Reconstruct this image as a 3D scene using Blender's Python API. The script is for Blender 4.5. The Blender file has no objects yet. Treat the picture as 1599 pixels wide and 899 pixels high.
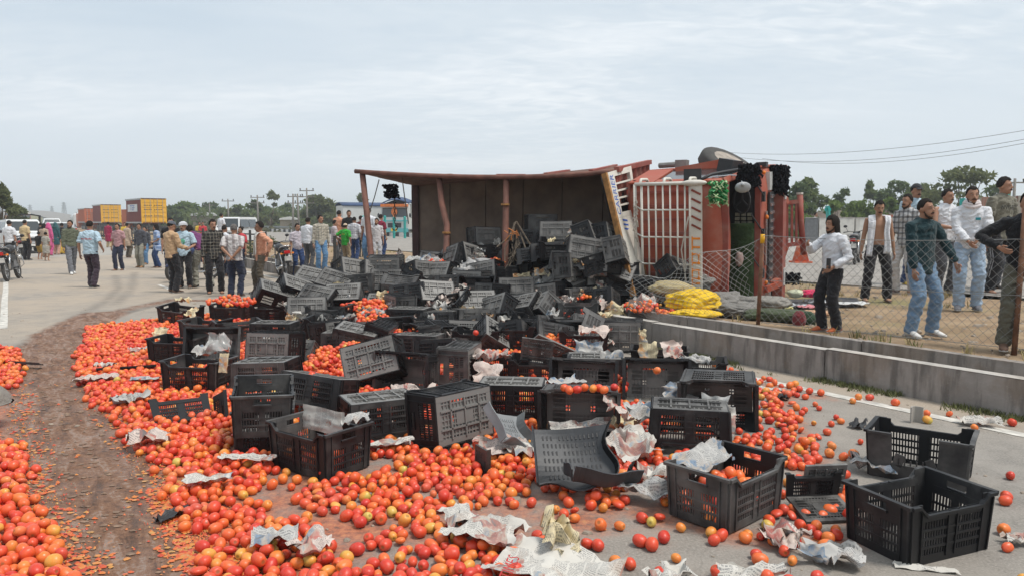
import bpy, math, random
import numpy as np
from mathutils import Vector, Matrix, Euler, noise as mnoise
random.seed(7); np.random.seed(7)
S = bpy.context.scene; C = S.collection
PI = math.pi; R_ = math.radians

# ------------------------------------------------------------------ camera
FPX, CX, CY, CH = 1155.0, 799.5, 449.5, 1.62
PITCH = math.atan(103.5/FPX)
cam_d = bpy.data.cameras.new("camera"); cam = bpy.data.objects.new("camera", cam_d); C.objects.link(cam)
cam.location = (0, 0, CH); cam.rotation_euler = (PI/2-PITCH, 0, 0)
cam_d.sensor_width = 36; cam_d.lens = 36*FPX/1599; cam_d.clip_start = .05; cam_d.clip_end = 6000
S.camera = cam

# ------------------------------------------------------------------ world and sun
SUN_EL, SUN_AZ = R_(64), R_(115)         # high on the right behind thin cloud
W = bpy.data.worlds.new("World"); S.world = W; W.use_nodes = True
wn, wl = W.node_tree.nodes, W.node_tree.links
wn.clear()
wo = wn.new("ShaderNodeOutputWorld"); mixs = wn.new("ShaderNodeMixShader")
bg1 = wn.new("ShaderNodeBackground"); bg2 = wn.new("ShaderNodeBackground")
sky = wn.new("ShaderNodeTexSky"); sky.sky_type = 'NISHITA'; sky.sun_disc = False
sky.sun_elevation = SUN_EL; sky.sun_rotation = SUN_AZ
sky.dust_density = 3.0
wl.new(sky.outputs[0], bg1.inputs[0]); bg1.inputs[1].default_value = .10
tc = wn.new("ShaderNodeTexCoord"); sx = wn.new("ShaderNodeSeparateXYZ"); wl.new(tc.outputs['Generated'], sx.inputs[0])
def wmath(op, a, b=None, c=None):
    n = wn.new("ShaderNodeMath"); n.operation = op
    for i, v in enumerate((a, b, c)):
        if v is None: continue
        if isinstance(v, (int, float)): n.inputs[i].default_value = v
        else: wl.new(v, n.inputs[i])
    return n.outputs[0]
zz = wmath('ADD', wmath('MAXIMUM', sx.outputs[2], 0.0), .16)
cx_ = wmath('DIVIDE', sx.outputs[0], zz); cy_ = wmath('DIVIDE', sx.outputs[1], zz)
cb = wn.new("ShaderNodeCombineXYZ"); wl.new(cx_, cb.inputs[0]); wl.new(cy_, cb.inputs[1])
mp = wn.new("ShaderNodeMapping"); mp.inputs['Rotation'].default_value = (0, 0, R_(-35)); mp.inputs['Scale'].default_value = (.55, 1.5, 1); mp.inputs['Location'].default_value = (1.3, .4, 0)
wl.new(cb.outputs[0], mp.inputs[0])
n1 = wn.new("ShaderNodeTexNoise"); n1.inputs['Scale'].default_value = 1.0; n1.inputs['Detail'].default_value = 7; n1.inputs['Roughness'].default_value = .55; n1.inputs['Distortion'].default_value = .5
wl.new(mp.outputs[0], n1.inputs[0])
n2 = wn.new("ShaderNodeTexNoise"); n2.inputs['Scale'].default_value = 7.0; n2.inputs['Detail'].default_value = 4; n2.inputs['Distortion'].default_value = .8
mp2 = wn.new("ShaderNodeMapping"); mp2.inputs['Rotation'].default_value = (0, 0, R_(20)); mp2.inputs['Scale'].default_value = (1, 2.0, 1)
wl.new(cb.outputs[0], mp2.inputs[0]); wl.new(mp2.outputs[0], n2.inputs[0])
n3 = wn.new("ShaderNodeTexNoise"); n3.inputs['Scale'].default_value = .38; n3.inputs['Detail'].default_value = 2
mp3 = wn.new("ShaderNodeMapping"); mp3.inputs['Location'].default_value = (.25, .6, 0)
wl.new(cb.outputs[0], mp3.inputs[0]); wl.new(mp3.outputs[0], n3.inputs[0])
# puffy small cells only where the large noise is high
puff = wmath('MULTIPLY', wmath('SUBTRACT', n2.outputs[0], .42), wmath('MAXIMUM', wmath('MULTIPLY', wmath('SUBTRACT', n3.outputs[0], .42), 3.0), 0.0))
cl = wmath('ADD', wmath('ADD', wmath('MULTIPLY', n1.outputs[0], .9), wmath('MULTIPLY', n3.outputs[0], .55)), wmath('MULTIPLY', puff, 1.1))
rp = wn.new("ShaderNodeValToRGB"); wl.new(cl, rp.inputs[0])
rp.color_ramp.elements[0].position = .46; rp.color_ramp.elements[0].color = (.455, .545, .63, 1)
rp.color_ramp.elements[1].position = 1.0; rp.color_ramp.elements[1].color = (.80, .825, .845, 1)
e = rp.color_ramp.elements.new(.74); e.color = (.58, .645, .70, 1)
# towards the horizon everything fades to one pale blue grey
hz = wmath('POWER', wmath('SUBTRACT', 1.0, wmath('MINIMUM', wmath('MAXIMUM', wmath('MULTIPLY', sx.outputs[2], 2.6), 0.0), 1.0)), 2.0)
mx = wn.new("ShaderNodeMix"); mx.data_type = 'RGBA'
wl.new(hz, mx.inputs[0]); wl.new(rp.outputs[0], mx.inputs[6]); mx.inputs[7].default_value = (.635, .685, .735, 1)
wl.new(mx.outputs[2], bg2.inputs[0]); bg2.inputs[1].default_value = 1.14
mixs.inputs[0].default_value = .93
wl.new(bg1.outputs[0], mixs.inputs[1]); wl.new(bg2.outputs[0], mixs.inputs[2]); wl.new(mixs.outputs[0], wo.inputs[0])

sl = bpy.data.lights.new("sun", 'SUN'); sl.energy = 2.8; sl.angle = R_(16); sl.color = (1, .95, .88)
so = bpy.data.objects.new("sun", sl); C.objects.link(so)
sd = Vector((math.sin(SUN_AZ)*math.cos(SUN_EL), math.cos(SUN_AZ)*math.cos(SUN_EL), math.sin(SUN_EL)))
so.rotation_euler = sd.to_track_quat('Z', 'Y').to_euler(); so.location = (0, 0, 60)
S.view_settings.view_transform = 'Standard'; S.view_settings.look = 'None'
S.view_settings.exposure = 0.20; S.view_settings.gamma = 1
try:
    S.cycles.use_denoising = True; S.cycles.denoiser = 'OPENIMAGEDENOISE'
    S.cycles.max_bounces = 6; S.cycles.transparent_max_bounces = 6
except Exception: pass

# ------------------------------------------------------------------ helpers
def ray(px, py):
    x = (px-CX)/FPX; y = -(py-CY)/FPX
    return Vector((x, math.cos(PITCH)+y*math.sin(PITCH), -math.sin(PITCH)+y*math.cos(PITCH)))
def G(px, py, z=0.0):                     # point of the photograph on the level z
    r = ray(px, py); t = (z-CH)/r.z
    return Vector((r.x*t, r.y*t, z))
def P(px, py, d):                         # point of the photograph at the distance d
    r = ray(px, py); t = d/r.y
    return Vector((r.x*t, d, CH+r.z*t))
def proj(v):
    dy = v[1]; dz = v[2]-CH
    a = dy*math.cos(PITCH)-dz*math.sin(PITCH); b = dy*math.sin(PITCH)+dz*math.cos(PITCH)
    if a < .05: return (-9999, -9999)
    return (CX+FPX*v[0]/a, CY-FPX*b/a)
AR = math.atan2(.56, .828)                # road frame: s across (to the right), t along
def ST(s, t, z=0.0): return Vector((math.cos(AR)*s-math.sin(AR)*t, math.sin(AR)*s+math.cos(AR)*t, z))
def toST(x, y): return (math.cos(AR)*x+math.sin(AR)*y, -math.sin(AR)*x+math.cos(AR)*y)
def rnd(a, b): return random.uniform(a, b)

class MB:
    def __init__(s): s.v = []; s.f = []; s.m = []; s.mat = 0
    def add(s, vs, fs):
        o = len(s.v); s.v += [tuple(x) for x in vs]
        for f in fs: s.f.append([i+o for i in f]); s.m.append(s.mat)
    def box(s, c, d, R=None):
        c = Vector(c); x, y, z = d[0]/2, d[1]/2, d[2]/2
        p = [Vector((i*x, j*y, k*z)) for k in (-1, 1) for j in (-1, 1) for i in (-1, 1)]
        if R is not None: p = [R @ q for q in p]
        s.add([c+q for q in p], [(0, 2, 3, 1), (4, 5, 7, 6), (0, 1, 5, 4), (2, 6, 7, 3), (0, 4, 6, 2), (1, 3, 7, 5)])
    def bar(s, a, b, w, h=None, up=(0, 0, 1)):   # box from a to b
        a = Vector(a); b = Vector(b); d = b-a; L = d.length
        if L < 1e-6: return
        X = d/L; U = Vector(up)
        Y = U.cross(X)
        if Y.length < 1e-4: Y = Vector((0, 1, 0)).cross(X)
        Y.normalize(); Z = X.cross(Y)
        R = Matrix((X, Y, Z)).transposed()
        s.box((a+b)/2, (L, w, h if h else w), R)
    def hexa(s, p8):                      # bottom 4 (ccw), top 4
        s.add(p8, [(3, 2, 1, 0), (4, 5, 6, 7), (0, 1, 5, 4), (1, 2, 6, 5), (2, 3, 7, 6), (3, 0, 4, 7)])
    def tube(s, pts, rad, n=8, cap=True, closed=False, side=None):
        pts = [Vector(p) for p in pts]; m = len(pts)
        if not isinstance(rad, (list, tuple)): rad = [rad]*m
        rings = []; ref = None
        for i, p in enumerate(pts):
            if closed: t = pts[(i+1) % m]-pts[i-1]
            else: t = pts[min(i+1, m-1)]-pts[max(i-1, 0)]
            if t.length < 1e-9: t = Vector((0, 0, 1))
            t.normalize()
            if side is not None: u = Vector(side)
            elif ref is None: u = Vector((1, 0, 0)) if abs(t.x) < .8 else Vector((0, 1, 0))
            else: u = ref
            u = (u-t*u.dot(t))
            if u.length < 1e-5: u = t.orthogonal()
            u.normalize(); w = t.cross(u); ref = u
            r = rad[i]; ra, rb = (r if isinstance(r, (list, tuple)) else (r, r))
            rings.append([p+u*(ra*math.cos(2*PI*k/n))+w*(rb*math.sin(2*PI*k/n)) for k in range(n)])
        vs = [q for r in rings for q in r]; fs = []
        for i in range(m if closed else m-1):
            j = (i+1) % m
            for k in range(n): fs.append((i*n+k, i*n+(k+1) % n, j*n+(k+1) % n, j*n+k))
        if cap and not closed:
            fs.append(tuple(range(n-1, -1, -1))); fs.append(tuple((m-1)*n+k for k in range(n)))
        s.add(vs, fs)
    def ell(s, c, r, R=None, nu=10, nv=7, rough=0):
        c = Vector(c); vs = []; fs = []
        if not isinstance(r, (list, tuple)): r = (r, r, r)
        for j in range(1, nv):
            th = PI*j/nv
            for i in range(nu):
                ph = 2*PI*i/nu
                q = Vector((r[0]*math.sin(th)*math.cos(ph), r[1]*math.sin(th)*math.sin(ph), r[2]*math.cos(th)))
                if rough: q *= 1+rnd(-rough, rough)
                vs.append(q)
        vs.append(Vector((0, 0, r[2]))); vs.append(Vector((0, 0, -r[2]))); T = len(vs)-2
        for j in range(nv-2):
            for i in range(nu): fs.append((j*nu+i, (j+1)*nu+i, (j+1)*nu+(i+1) % nu, j*nu+(i+1) % nu))
        for i in range(nu):
            fs.append((T, i, (i+1) % nu)); fs.append((T+1, (nv-2)*nu+(i+1) % nu, (nv-2)*nu+i))
        if R is not None: vs = [R @ q for q in vs]
        s.add([c+q for q in vs], fs)
    def cyl(s, a, b, r, n=12, r2=None): s.tube([a, b], [r, r if r2 is None else r2], n)
    def grid(s, fn, nu, nv):              # fn(u,v) -> point, u,v in 0..1
        vs = [fn(i/nu, j/nv) for j in range(nv+1) for i in range(nu+1)]
        s.add(vs, [(j*(nu+1)+i, j*(nu+1)+i+1, (j+1)*(nu+1)+i+1, (j+1)*(nu+1)+i) for j in range(nv) for i in range(nu)])
    def slab(s, fn, nu, nv, th):          # a sheet with thickness th along its normal
        g = [[Vector(fn(i/nu, j/nv)) for i in range(nu+1)] for j in range(nv+1)]
        N = []
        for j in range(nv+1):
            row = []
            for i in range(nu+1):
                du = g[j][min(i+1, nu)]-g[j][max(i-1, 0)]; dv = g[min(j+1, nv)][i]-g[max(j-1, 0)][i]
                k = du.cross(dv); k = k.normalized() if k.length > 1e-9 else Vector((0, 0, 1)); row.append(k)
            N.append(row)
        a = [g[j][i]+N[j][i]*th*.5 for j in range(nv+1) for i in range(nu+1)]
        b = [g[j][i]-N[j][i]*th*.5 for j in range(nv+1) for i in range(nu+1)]
        n = len(a); w = nu+1; fs = []
        for j in range(nv):
            for i in range(nu):
                q = (j*w+i, j*w+i+1, (j+1)*w+i+1, (j+1)*w+i); fs.append(q); fs.append(tuple(n+k for k in reversed(q)))
        for i in range(nu):
            fs.append((i, n+i, n+i+1, i+1)); k = nv*w; fs.append((k+i, k+i+1, n+k+i+1, n+k+i))
        for j in range(nv):
            fs.append((j*w, (j+1)*w, n+(j+1)*w, n+j*w)); k = nu; fs.append((j*w+k, n+j*w+k, n+(j+1)*w+k, (j+1)*w+k))
        s.add(a+b, fs)
    def prism(s, poly, z0, z1, M=None):   # polygon (x,y) extruded
        n = len(poly); vs = [Vector((x, y, z0)) for x, y in poly]+[Vector((x, y, z1)) for x, y in poly]
        if M is not None: vs = [M @ q for q in vs]
        s.add(vs, [tuple(range(n-1, -1, -1)), tuple(range(n, 2*n))]+[(i, (i+1) % n, n+(i+1) % n, n+i) for i in range(n)])
    def mesh(s, name, mats, smooth=False):
        me = bpy.data.meshes.new(name); me.from_pydata(s.v, [], s.f)
        for m in (mats if isinstance(mats, (list, tuple)) else [mats]): me.materials.append(m)
        if isinstance(mats, (list, tuple)) and len(mats) > 1: me.polygons.foreach_set('material_index', s.m)
        if smooth: me.polygons.foreach_set('use_smooth', [True]*len(me.polygons))
        me.update(); return me
    def build(s, name, mats, parent=None, smooth=False):
        return ob(name, s.mesh(name, mats, smooth), parent)
def ob(name, me, parent=None):
    o = bpy.data.objects.new(name, me); C.objects.link(o)
    if parent: o.parent = parent
    return o
def tag(o, label=None, cat=None, group=None, kind=None):
    if label: o['label'] = label
    if cat: o['category'] = cat
    if group: o['group'] = group
    if kind: o['kind'] = kind
    return o
def empty(name, loc, rz=0, label=None, cat=None, group=None):
    o = bpy.data.objects.new(name, None); C.objects.link(o); o.empty_display_size = .2
    o.location = loc
    if isinstance(rz, (int, float)): o.rotation_euler = (0, 0, rz)
    else: o.rotation_euler = rz
    return tag(o, label, cat, group)
def copy_tree(o, parent=None):
    c = o.copy(); C.objects.link(c)
    if parent: c.parent = parent
    for ch in list(o.children): copy_tree(ch, c)
    return c

# ------------------------------------------------------------------ materials
class N:
    def __init__(s, name):
        s.mat = bpy.data.materials.new(name); s.mat.use_nodes = True
        s.t = s.mat.node_tree; s.b = s.t.nodes['Principled BSDF']
    def n(s, typ, **kw):
        x = s.t.nodes.new(typ)
        for k, v in kw.items():
            if hasattr(x, k): setattr(x, k, v)
        return x
    def set(s, sock, v):
        if hasattr(v, 'is_linked') or hasattr(v, 'links'): s.t.links.new(v, sock)
        else: sock.default_value = v
    def math(s, op, a, b=0.0, c=None):
        x = s.n('ShaderNodeMath'); x.operation = op
        s.set(x.inputs[0], a); s.set(x.inputs[1], b)
        if c is not None: s.set(x.inputs[2], c)
        return x.outputs[0]
    def coord(s, kind='Object'):
        return s.n('ShaderNodeTexCoord').outputs[kind]
    def sep(s, v):
        x = s.n('ShaderNodeSeparateXYZ'); s.t.links.new(v, x.inputs[0]); return x.outputs
    def noise(s, v, scale, detail=4, rough=.55, dist=0):
        x = s.n('ShaderNodeTexNoise'); s.t.links.new(v, x.inputs['Vector'])
        x.inputs['Scale'].default_value = scale; x.inputs['Detail'].default_value = detail; x.inputs['Roughness'].default_value = rough; x.inputs['Distortion'].default_value = dist
        return x.outputs[0]
    def mix(s, f, a, b, blend='MIX'):
        x = s.n('ShaderNodeMix'); x.data_type = 'RGBA'; x.blend_type = blend
        s.set(x.inputs[0], f)
        for i, v in ((6, a), (7, b)):
            if isinstance(v, tuple): x.inputs[i].default_value = (*v[:3], 1)
            else: s.t.links.new(v, x.inputs[i])
        return x.outputs[2]
    def ramp(s, f, stops):
        x = s.n('ShaderNodeValToRGB'); s.set(x.inputs[0], f); el = x.color_ramp.elements
        while len(el) < len(stops): el.new(.5)
        for e_, (p, c) in zip(el, stops):
            e_.position = p; e_.color = (*c[:3], 1) if isinstance(c, tuple) else (c, c, c, 1)
        return x.outputs[0]
    def smooth(s, f, a, b):
        x = s.n('ShaderNodeMapRange'); x.interpolation_type = 'SMOOTHSTEP'
        s.set(x.inputs[0], f); x.inputs[1].default_value = a; x.inputs[2].default_value = b
        return x.outputs[0]
    def bump(s, h, strength=.3, dist=.01):
        x = s.n('ShaderNodeBump'); x.inputs['Strength'].default_value = strength; x.inputs['Distance'].default_value = dist
        s.set(x.inputs['Height'], h); s.t.links.new(x.outputs[0], s.b.inputs['Normal'])
    def col(s, c): s.set(s.b.inputs['Base Color'], (*c[:3], 1) if isinstance(c, tuple) else c)
    def rough(s, r): s.set(s.b.inputs['Roughness'], r)
    def attr(s, name):
        x = s.n('ShaderNodeAttribute'); x.attribute_name = name; return x
    def rand(s): return s.n('ShaderNodeObjectInfo').outputs['Random']
_mc = {}
def simple(name, col, rough=.7, var=.25, scale=8, bump=.2, metal=0, dist=.01, coord='Object', spec=.4, tint=None):
    if name in _mc: return _mc[name]
    m = N(name); v = m.coord(coord); f = m.noise(v, scale, 5)
    lo = tuple(c*(1-var) for c in col); hi = tuple(min(1, c*(1+var)) for c in col)
    if tint: hi = tint
    m.col(m.ramp(f, [(.3, lo), (.7, hi)])); m.rough(m.math('MULTIPLY_ADD', f, .25, rough-.12))
    m.b.inputs['Metallic'].default_value = metal; m.b.inputs['Specular IOR Level'].default_value = spec
    if bump: m.bump(m.noise(v, scale*4, 4), bump, dist)
    _mc[name] = m.mat; return m.mat
def cloth(name, col, rough=.9, var=.14):
    if name in _mc: return _mc[name]
    m = N(name); v = m.coord(); f = m.noise(v, 7, 4)
    m.col(m.mix(f, tuple(c*(1-var) for c in col), tuple(min(1, c*(1+var)) for c in col))); m.rough(rough)
    m.b.inputs['Specular IOR Level'].default_value = .2
    m.b.inputs['Sheen Weight'].default_value = .15
    m.bump(m.math('ADD', m.math('MULTIPLY', m.noise(v, 11, 3, .5, 1.4), 1.0), m.math('MULTIPLY', m.noise(v, 300, 2), .06)), .8, .03)
    _mc[name] = m.mat; return m.mat
def checks(name, base, line, k=(12, 12), w=(.25, .25), line2=None, soft=.75):
    if name in _mc: return _mc[name]
    m = N(name); v = m.coord(); x, y, z = m.sep(v)
    c = base
    xx = m.math('ADD', x, m.math('MULTIPLY', y, .6))
    if k[0]: c = m.mix(m.math('MULTIPLY', m.math('LESS_THAN', m.math('FRACT', m.math('MULTIPLY', xx, k[0])), w[0]), soft), c, line)
    if k[1]: c = m.mix(m.math('MULTIPLY', m.math('LESS_THAN', m.math('FRACT', m.math('MULTIPLY', z, k[1])), w[1]), soft), c, line2 or line)
    f = m.noise(v, 7, 4)
    m.col(m.mix(m.math('MULTIPLY', f, .3), c, (.1, .1, .1))); m.rough(.9); m.b.inputs['Specular IOR Level'].default_value = .2
    m.bump(m.noise(v, 14, 3, .5, .6), .5, .02)
    _mc[name] = m.mat; return m.mat
# ================================================================== THE SETTING
def poly_px(pts, z=0.0): return [tuple(G(a, b, z)[:2]) for a, b in pts]
def inpoly(x, y, p):
    c = False; j = len(p)-1
    for i in range(len(p)):
        if (p[i][1] > y) != (p[j][1] > y) and x < (p[j][0]-p[i][0])*(y-p[i][1])/(p[j][1]-p[i][1]+1e-12)+p[i][0]: c = not c
        j = i
    return c
def seg_dist(x, y, pl):                   # arrays x,y -> distance to a polyline
    best = np.full_like(x, 1e9)
    for (ax, ay), (bx, by) in zip(pl[:-1], pl[1:]):
        dx, dy = bx-ax, by-ay; L = dx*dx+dy*dy+1e-9
        t = np.clip(((x-ax)*dx+(y-ay)*dy)/L, 0, 1)
        best = np.minimum(best, np.hypot(x-ax-t*dx, y-ay-t*dy))
    return best
TRACK = poly_px([(235, 930), (175, 800), (112, 690), (84, 610), (80, 560), (100, 520), (160, 490)])
TRACK2 = poly_px([(100, 520), (170, 488), (270, 468), (360, 470)])

# --- materials of the ground
def road_mat():
    m = N("asphalt_road"); v = m.coord(); a = m.attr("stain"); sp = m.n('ShaderNodeSeparateColor'); m.t.links.new(a.outputs['Color'], sp.inputs[0])
    mud, juice, dust = sp.outputs[0], sp.outputs[1], sp.outputs[2]
    tyre = a.outputs['Alpha']
    big = m.noise(v, .35, 5); mid = m.noise(v, 3.0, 6, .6); fine = m.noise(v, 70, 3, .7); grit = m.noise(v, 220, 2, .8)
    c = m.ramp(fine, [(.3, (.135, .125, .113)), (.55, (.225, .210, .190)), (.75, (.34, .315, .285))])
    c = m.mix(m.smooth(mid, .35, .75), c, (.27, .255, .235))
    c = m.mix(m.math('MULTIPLY', m.smooth(m.noise(v, 1.1, 6, .65), .58, .7), .45), c, (.10, .095, .088))
    vo = m.n('ShaderNodeTexVoronoi'); vo.feature = 'DISTANCE_TO_EDGE'; vo.inputs['Scale'].default_value = .55
    wv = m.n('ShaderNodeVectorMath'); wv.operation = 'ADD'
    nz = m.n('ShaderNodeTexNoise'); nz.inputs['Scale'].default_value = 2.0; m.t.links.new(v, nz.inputs[0])
    m.t.links.new(v, wv.inputs[0]); m.t.links.new(nz.outputs[1], wv.inputs[1]); m.t.links.new(wv.outputs[0], vo.inputs[0])
    crack = m.math('LESS_THAN', vo.outputs[0], .006)
    c = m.mix(m.math('MULTIPLY', crack, .18), c, (.06, .057, .053))
    # pale dust
    df = m.math('MULTIPLY', dust, m.smooth(m.math('ADD', m.math('MULTIPLY', big, .6), m.math('MULTIPLY', mid, .4)), .25, .6))
    c = m.mix(df, c, m.ramp(fine, [(.3, (.29, .235, .18)), (.7, (.43, .36, .285))]))
    c = m.mix(m.math('MULTIPLY', tyre, m.smooth(mid, .3, .6)), c, (.105, .095, .085))
    # tomato juice stain
    jf = m.math('MULTIPLY', m.smooth(m.math('ADD', juice, m.math('MULTIPLY', m.math('SUBTRACT', mid, .5), .9)), .35, .75), .85)
    c = m.mix(jf, c, m.ramp(m.noise(v, 22, 5, .7), [(.33, (.12, .05, .03)), (.48, (.34, .10, .045)), (.58, (.46, .15, .06)), (.72, (.55, .25, .09))]))
    # trampled mud
    mpk = m.n('ShaderNodeMapping'); mpk.inputs['Rotation'].default_value = (0, 0, -AR); m.t.links.new(v, mpk.inputs[0])
    mps = m.n('ShaderNodeMapping'); mps.inputs['Scale'].default_value = (1, .22, 1); m.t.links.new(mpk.outputs[0], mps.inputs[0])
    chunk = m.math('ADD', m.math('MULTIPLY', m.noise(mps.outputs[0], 9, 6, .7, .8), .62), m.math('MULTIPLY', m.noise(v, 26, 5, .7), .38))
    mf = m.smooth(m.math('ADD', mud, m.math('MULTIPLY', m.math('SUBTRACT', mid, .5), .7)), .25, .6)
    mc = m.ramp(chunk, [(.36, (.060, .036, .024)), (.44, (.130, .068, .042)), (.52, (.205, .108, .062)), (.58, (.25, .185, .15)), (.66, (.44, .17, .06))])
    c = m.mix(mf, c, mc)
    m.col(c)
    wet = m.math('MULTIPLY', mf, m.smooth(m.noise(v, 5, 4), .4, .6))
    m.rough(m.math('SUBTRACT', .88, m.math('ADD', m.math('MULTIPLY', wet, .34), m.math('MULTIPLY', jf, .3))))
    m.b.inputs['Specular IOR Level'].default_value = .4
    m.bump(m.math('ADD', m.math('MULTIPLY', m.math('ADD', fine, grit), .25), m.math('MULTIPLY', m.math('MULTIPLY', mf, chunk), 4.0)), .7, .012)
    return m.mat
def dirt_mat(name, a, b, grass, g0=.55, g1=.7):
    m = N(name); v = m.coord(); big = m.noise(v, .25, 6); mid = m.noise(v, 2.2, 6, .65); fine = m.noise(v, 38, 4, .7)
    c = m.mix(m.smooth(mid, .3, .7), a, b)
    c = m.mix(m.math('MULTIPLY', m.smooth(fine, .5, .75), .5), c, tuple(min(1, x*1.35) for x in b))
    c = m.mix(m.math('MULTIPLY', m.smooth(m.math('ADD', big, m.math('MULTIPLY', m.math('SUBTRACT', fine, .5), .5)), g0, g1), .85), c, grass)
    c = m.mix(m.math('MULTIPLY', m.smooth(m.noise(v, 11, 4), .62, .7), .5), c, tuple(x*.5 for x in a))
    m.col(c); m.rough(.95); m.b.inputs['Specular IOR Level'].default_value = .15
    m.bump(m.math('ADD', mid, m.math('MULTIPLY', fine, .5)), .6, .04)
    return m.mat
M_road = road_mat()
M_dirt = dirt_mat("dry_earth", (.22, .150, .092), (.345, .25, .162), (.20, .19, .085))
M_shoulder = dirt_mat("shoulder_dirt", (.27, .20, .14), (.38, .30, .22), (.20, .18, .09), .6, .75)
M_field = dirt_mat("field_grass", (.20, .165, .09), (.28, .22, .12), (.10, .125, .045), .40, .6)
def concrete(name, base, stain=.5, paint=None):
    m = N(name); v = m.coord(); x, y, z = m.sep(v)
    mid = m.noise(v, 2.5, 6, .65); fine = m.noise(v, 45, 4, .7)
    mp_ = m.n('ShaderNodeMapping'); mp_.inputs['Scale'].default_value = (4, 4, .6); m.t.links.new(v, mp_.inputs[0])
    drip = m.noise(mp_.outputs[0], 2.0, 5, .6)
    c = m.mix(m.smooth(mid, .3, .7), tuple(q*.72 for q in base), base)
    c = m.mix(m.math('MULTIPLY', m.smooth(drip, .46, .68), stain), c, tuple(q*.30 for q in base))
    c = m.mix(m.math('MULTIPLY', m.smooth(m.noise(v, .9, 5, .7), .5, .62), stain*.7), c, (base[0]*.62, base[1]*.52, base[2]*.42))
    c = m.mix(m.math('MULTIPLY', m.smooth(fine, .55, .8), .35), c, tuple(min(1, q*1.3) for q in base))
    m.col(c); m.rough(.93); m.b.inputs['Specular IOR Level'].default_value = .2
    m.bump(m.math('ADD', mid, fine), .5, .008); return m.mat
M_wall = concrete("weathered_concrete", (.33, .30, .275), .75)
M_conc = concrete("pale_concrete", (.40, .375, .34), .25)
M_farconc = concrete("far_concrete", (.33, .305, .275), .25)
M_farroad = concrete("far_asphalt", (.27, .255, .235), .2)
M_paint = simple("worn_road_paint", (.50, .475, .43), .85, .35, 7, .2)
M_barrier = concrete("white_barrier_concrete", (.62, .60, .56), .2)
M_blackpaint = simple("black_kerb_paint", (.05, .05, .05), .8)
M_whitepaint = simple("white_kerb_paint", (.62, .61, .58), .8)
M_steel = simple("galvanised_steel", (.36, .37, .37), .5, .2, 10, .1, .6)

def strip(name, s0, s1, t0, t1, z, mat, ns=1, nt=1, zn=0, kind='structure'):
    b = MB()
    def fn(u, w):
        q = ST(s0+(s1-s0)*u, t0+(t1-t0)*w, z)
        if zn: q.z += zn*(mnoise.noise(Vector((q.x*.9, q.y*.9, 3)))+.5*mnoise.noise(Vector((q.x*3, q.y*3, 9))))
        return q
    b.grid(fn, ns, nt)
    return tag(b.build(name, mat, None, zn > 0), kind=kind)

# big ground sheet to the horizon
b = MB(); b.grid(lambda u, w: Vector((-3000+6000*u, -400+4400*w, -.14)), 8, 8); tag(b.build("ground", M_field), kind='structure')
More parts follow.
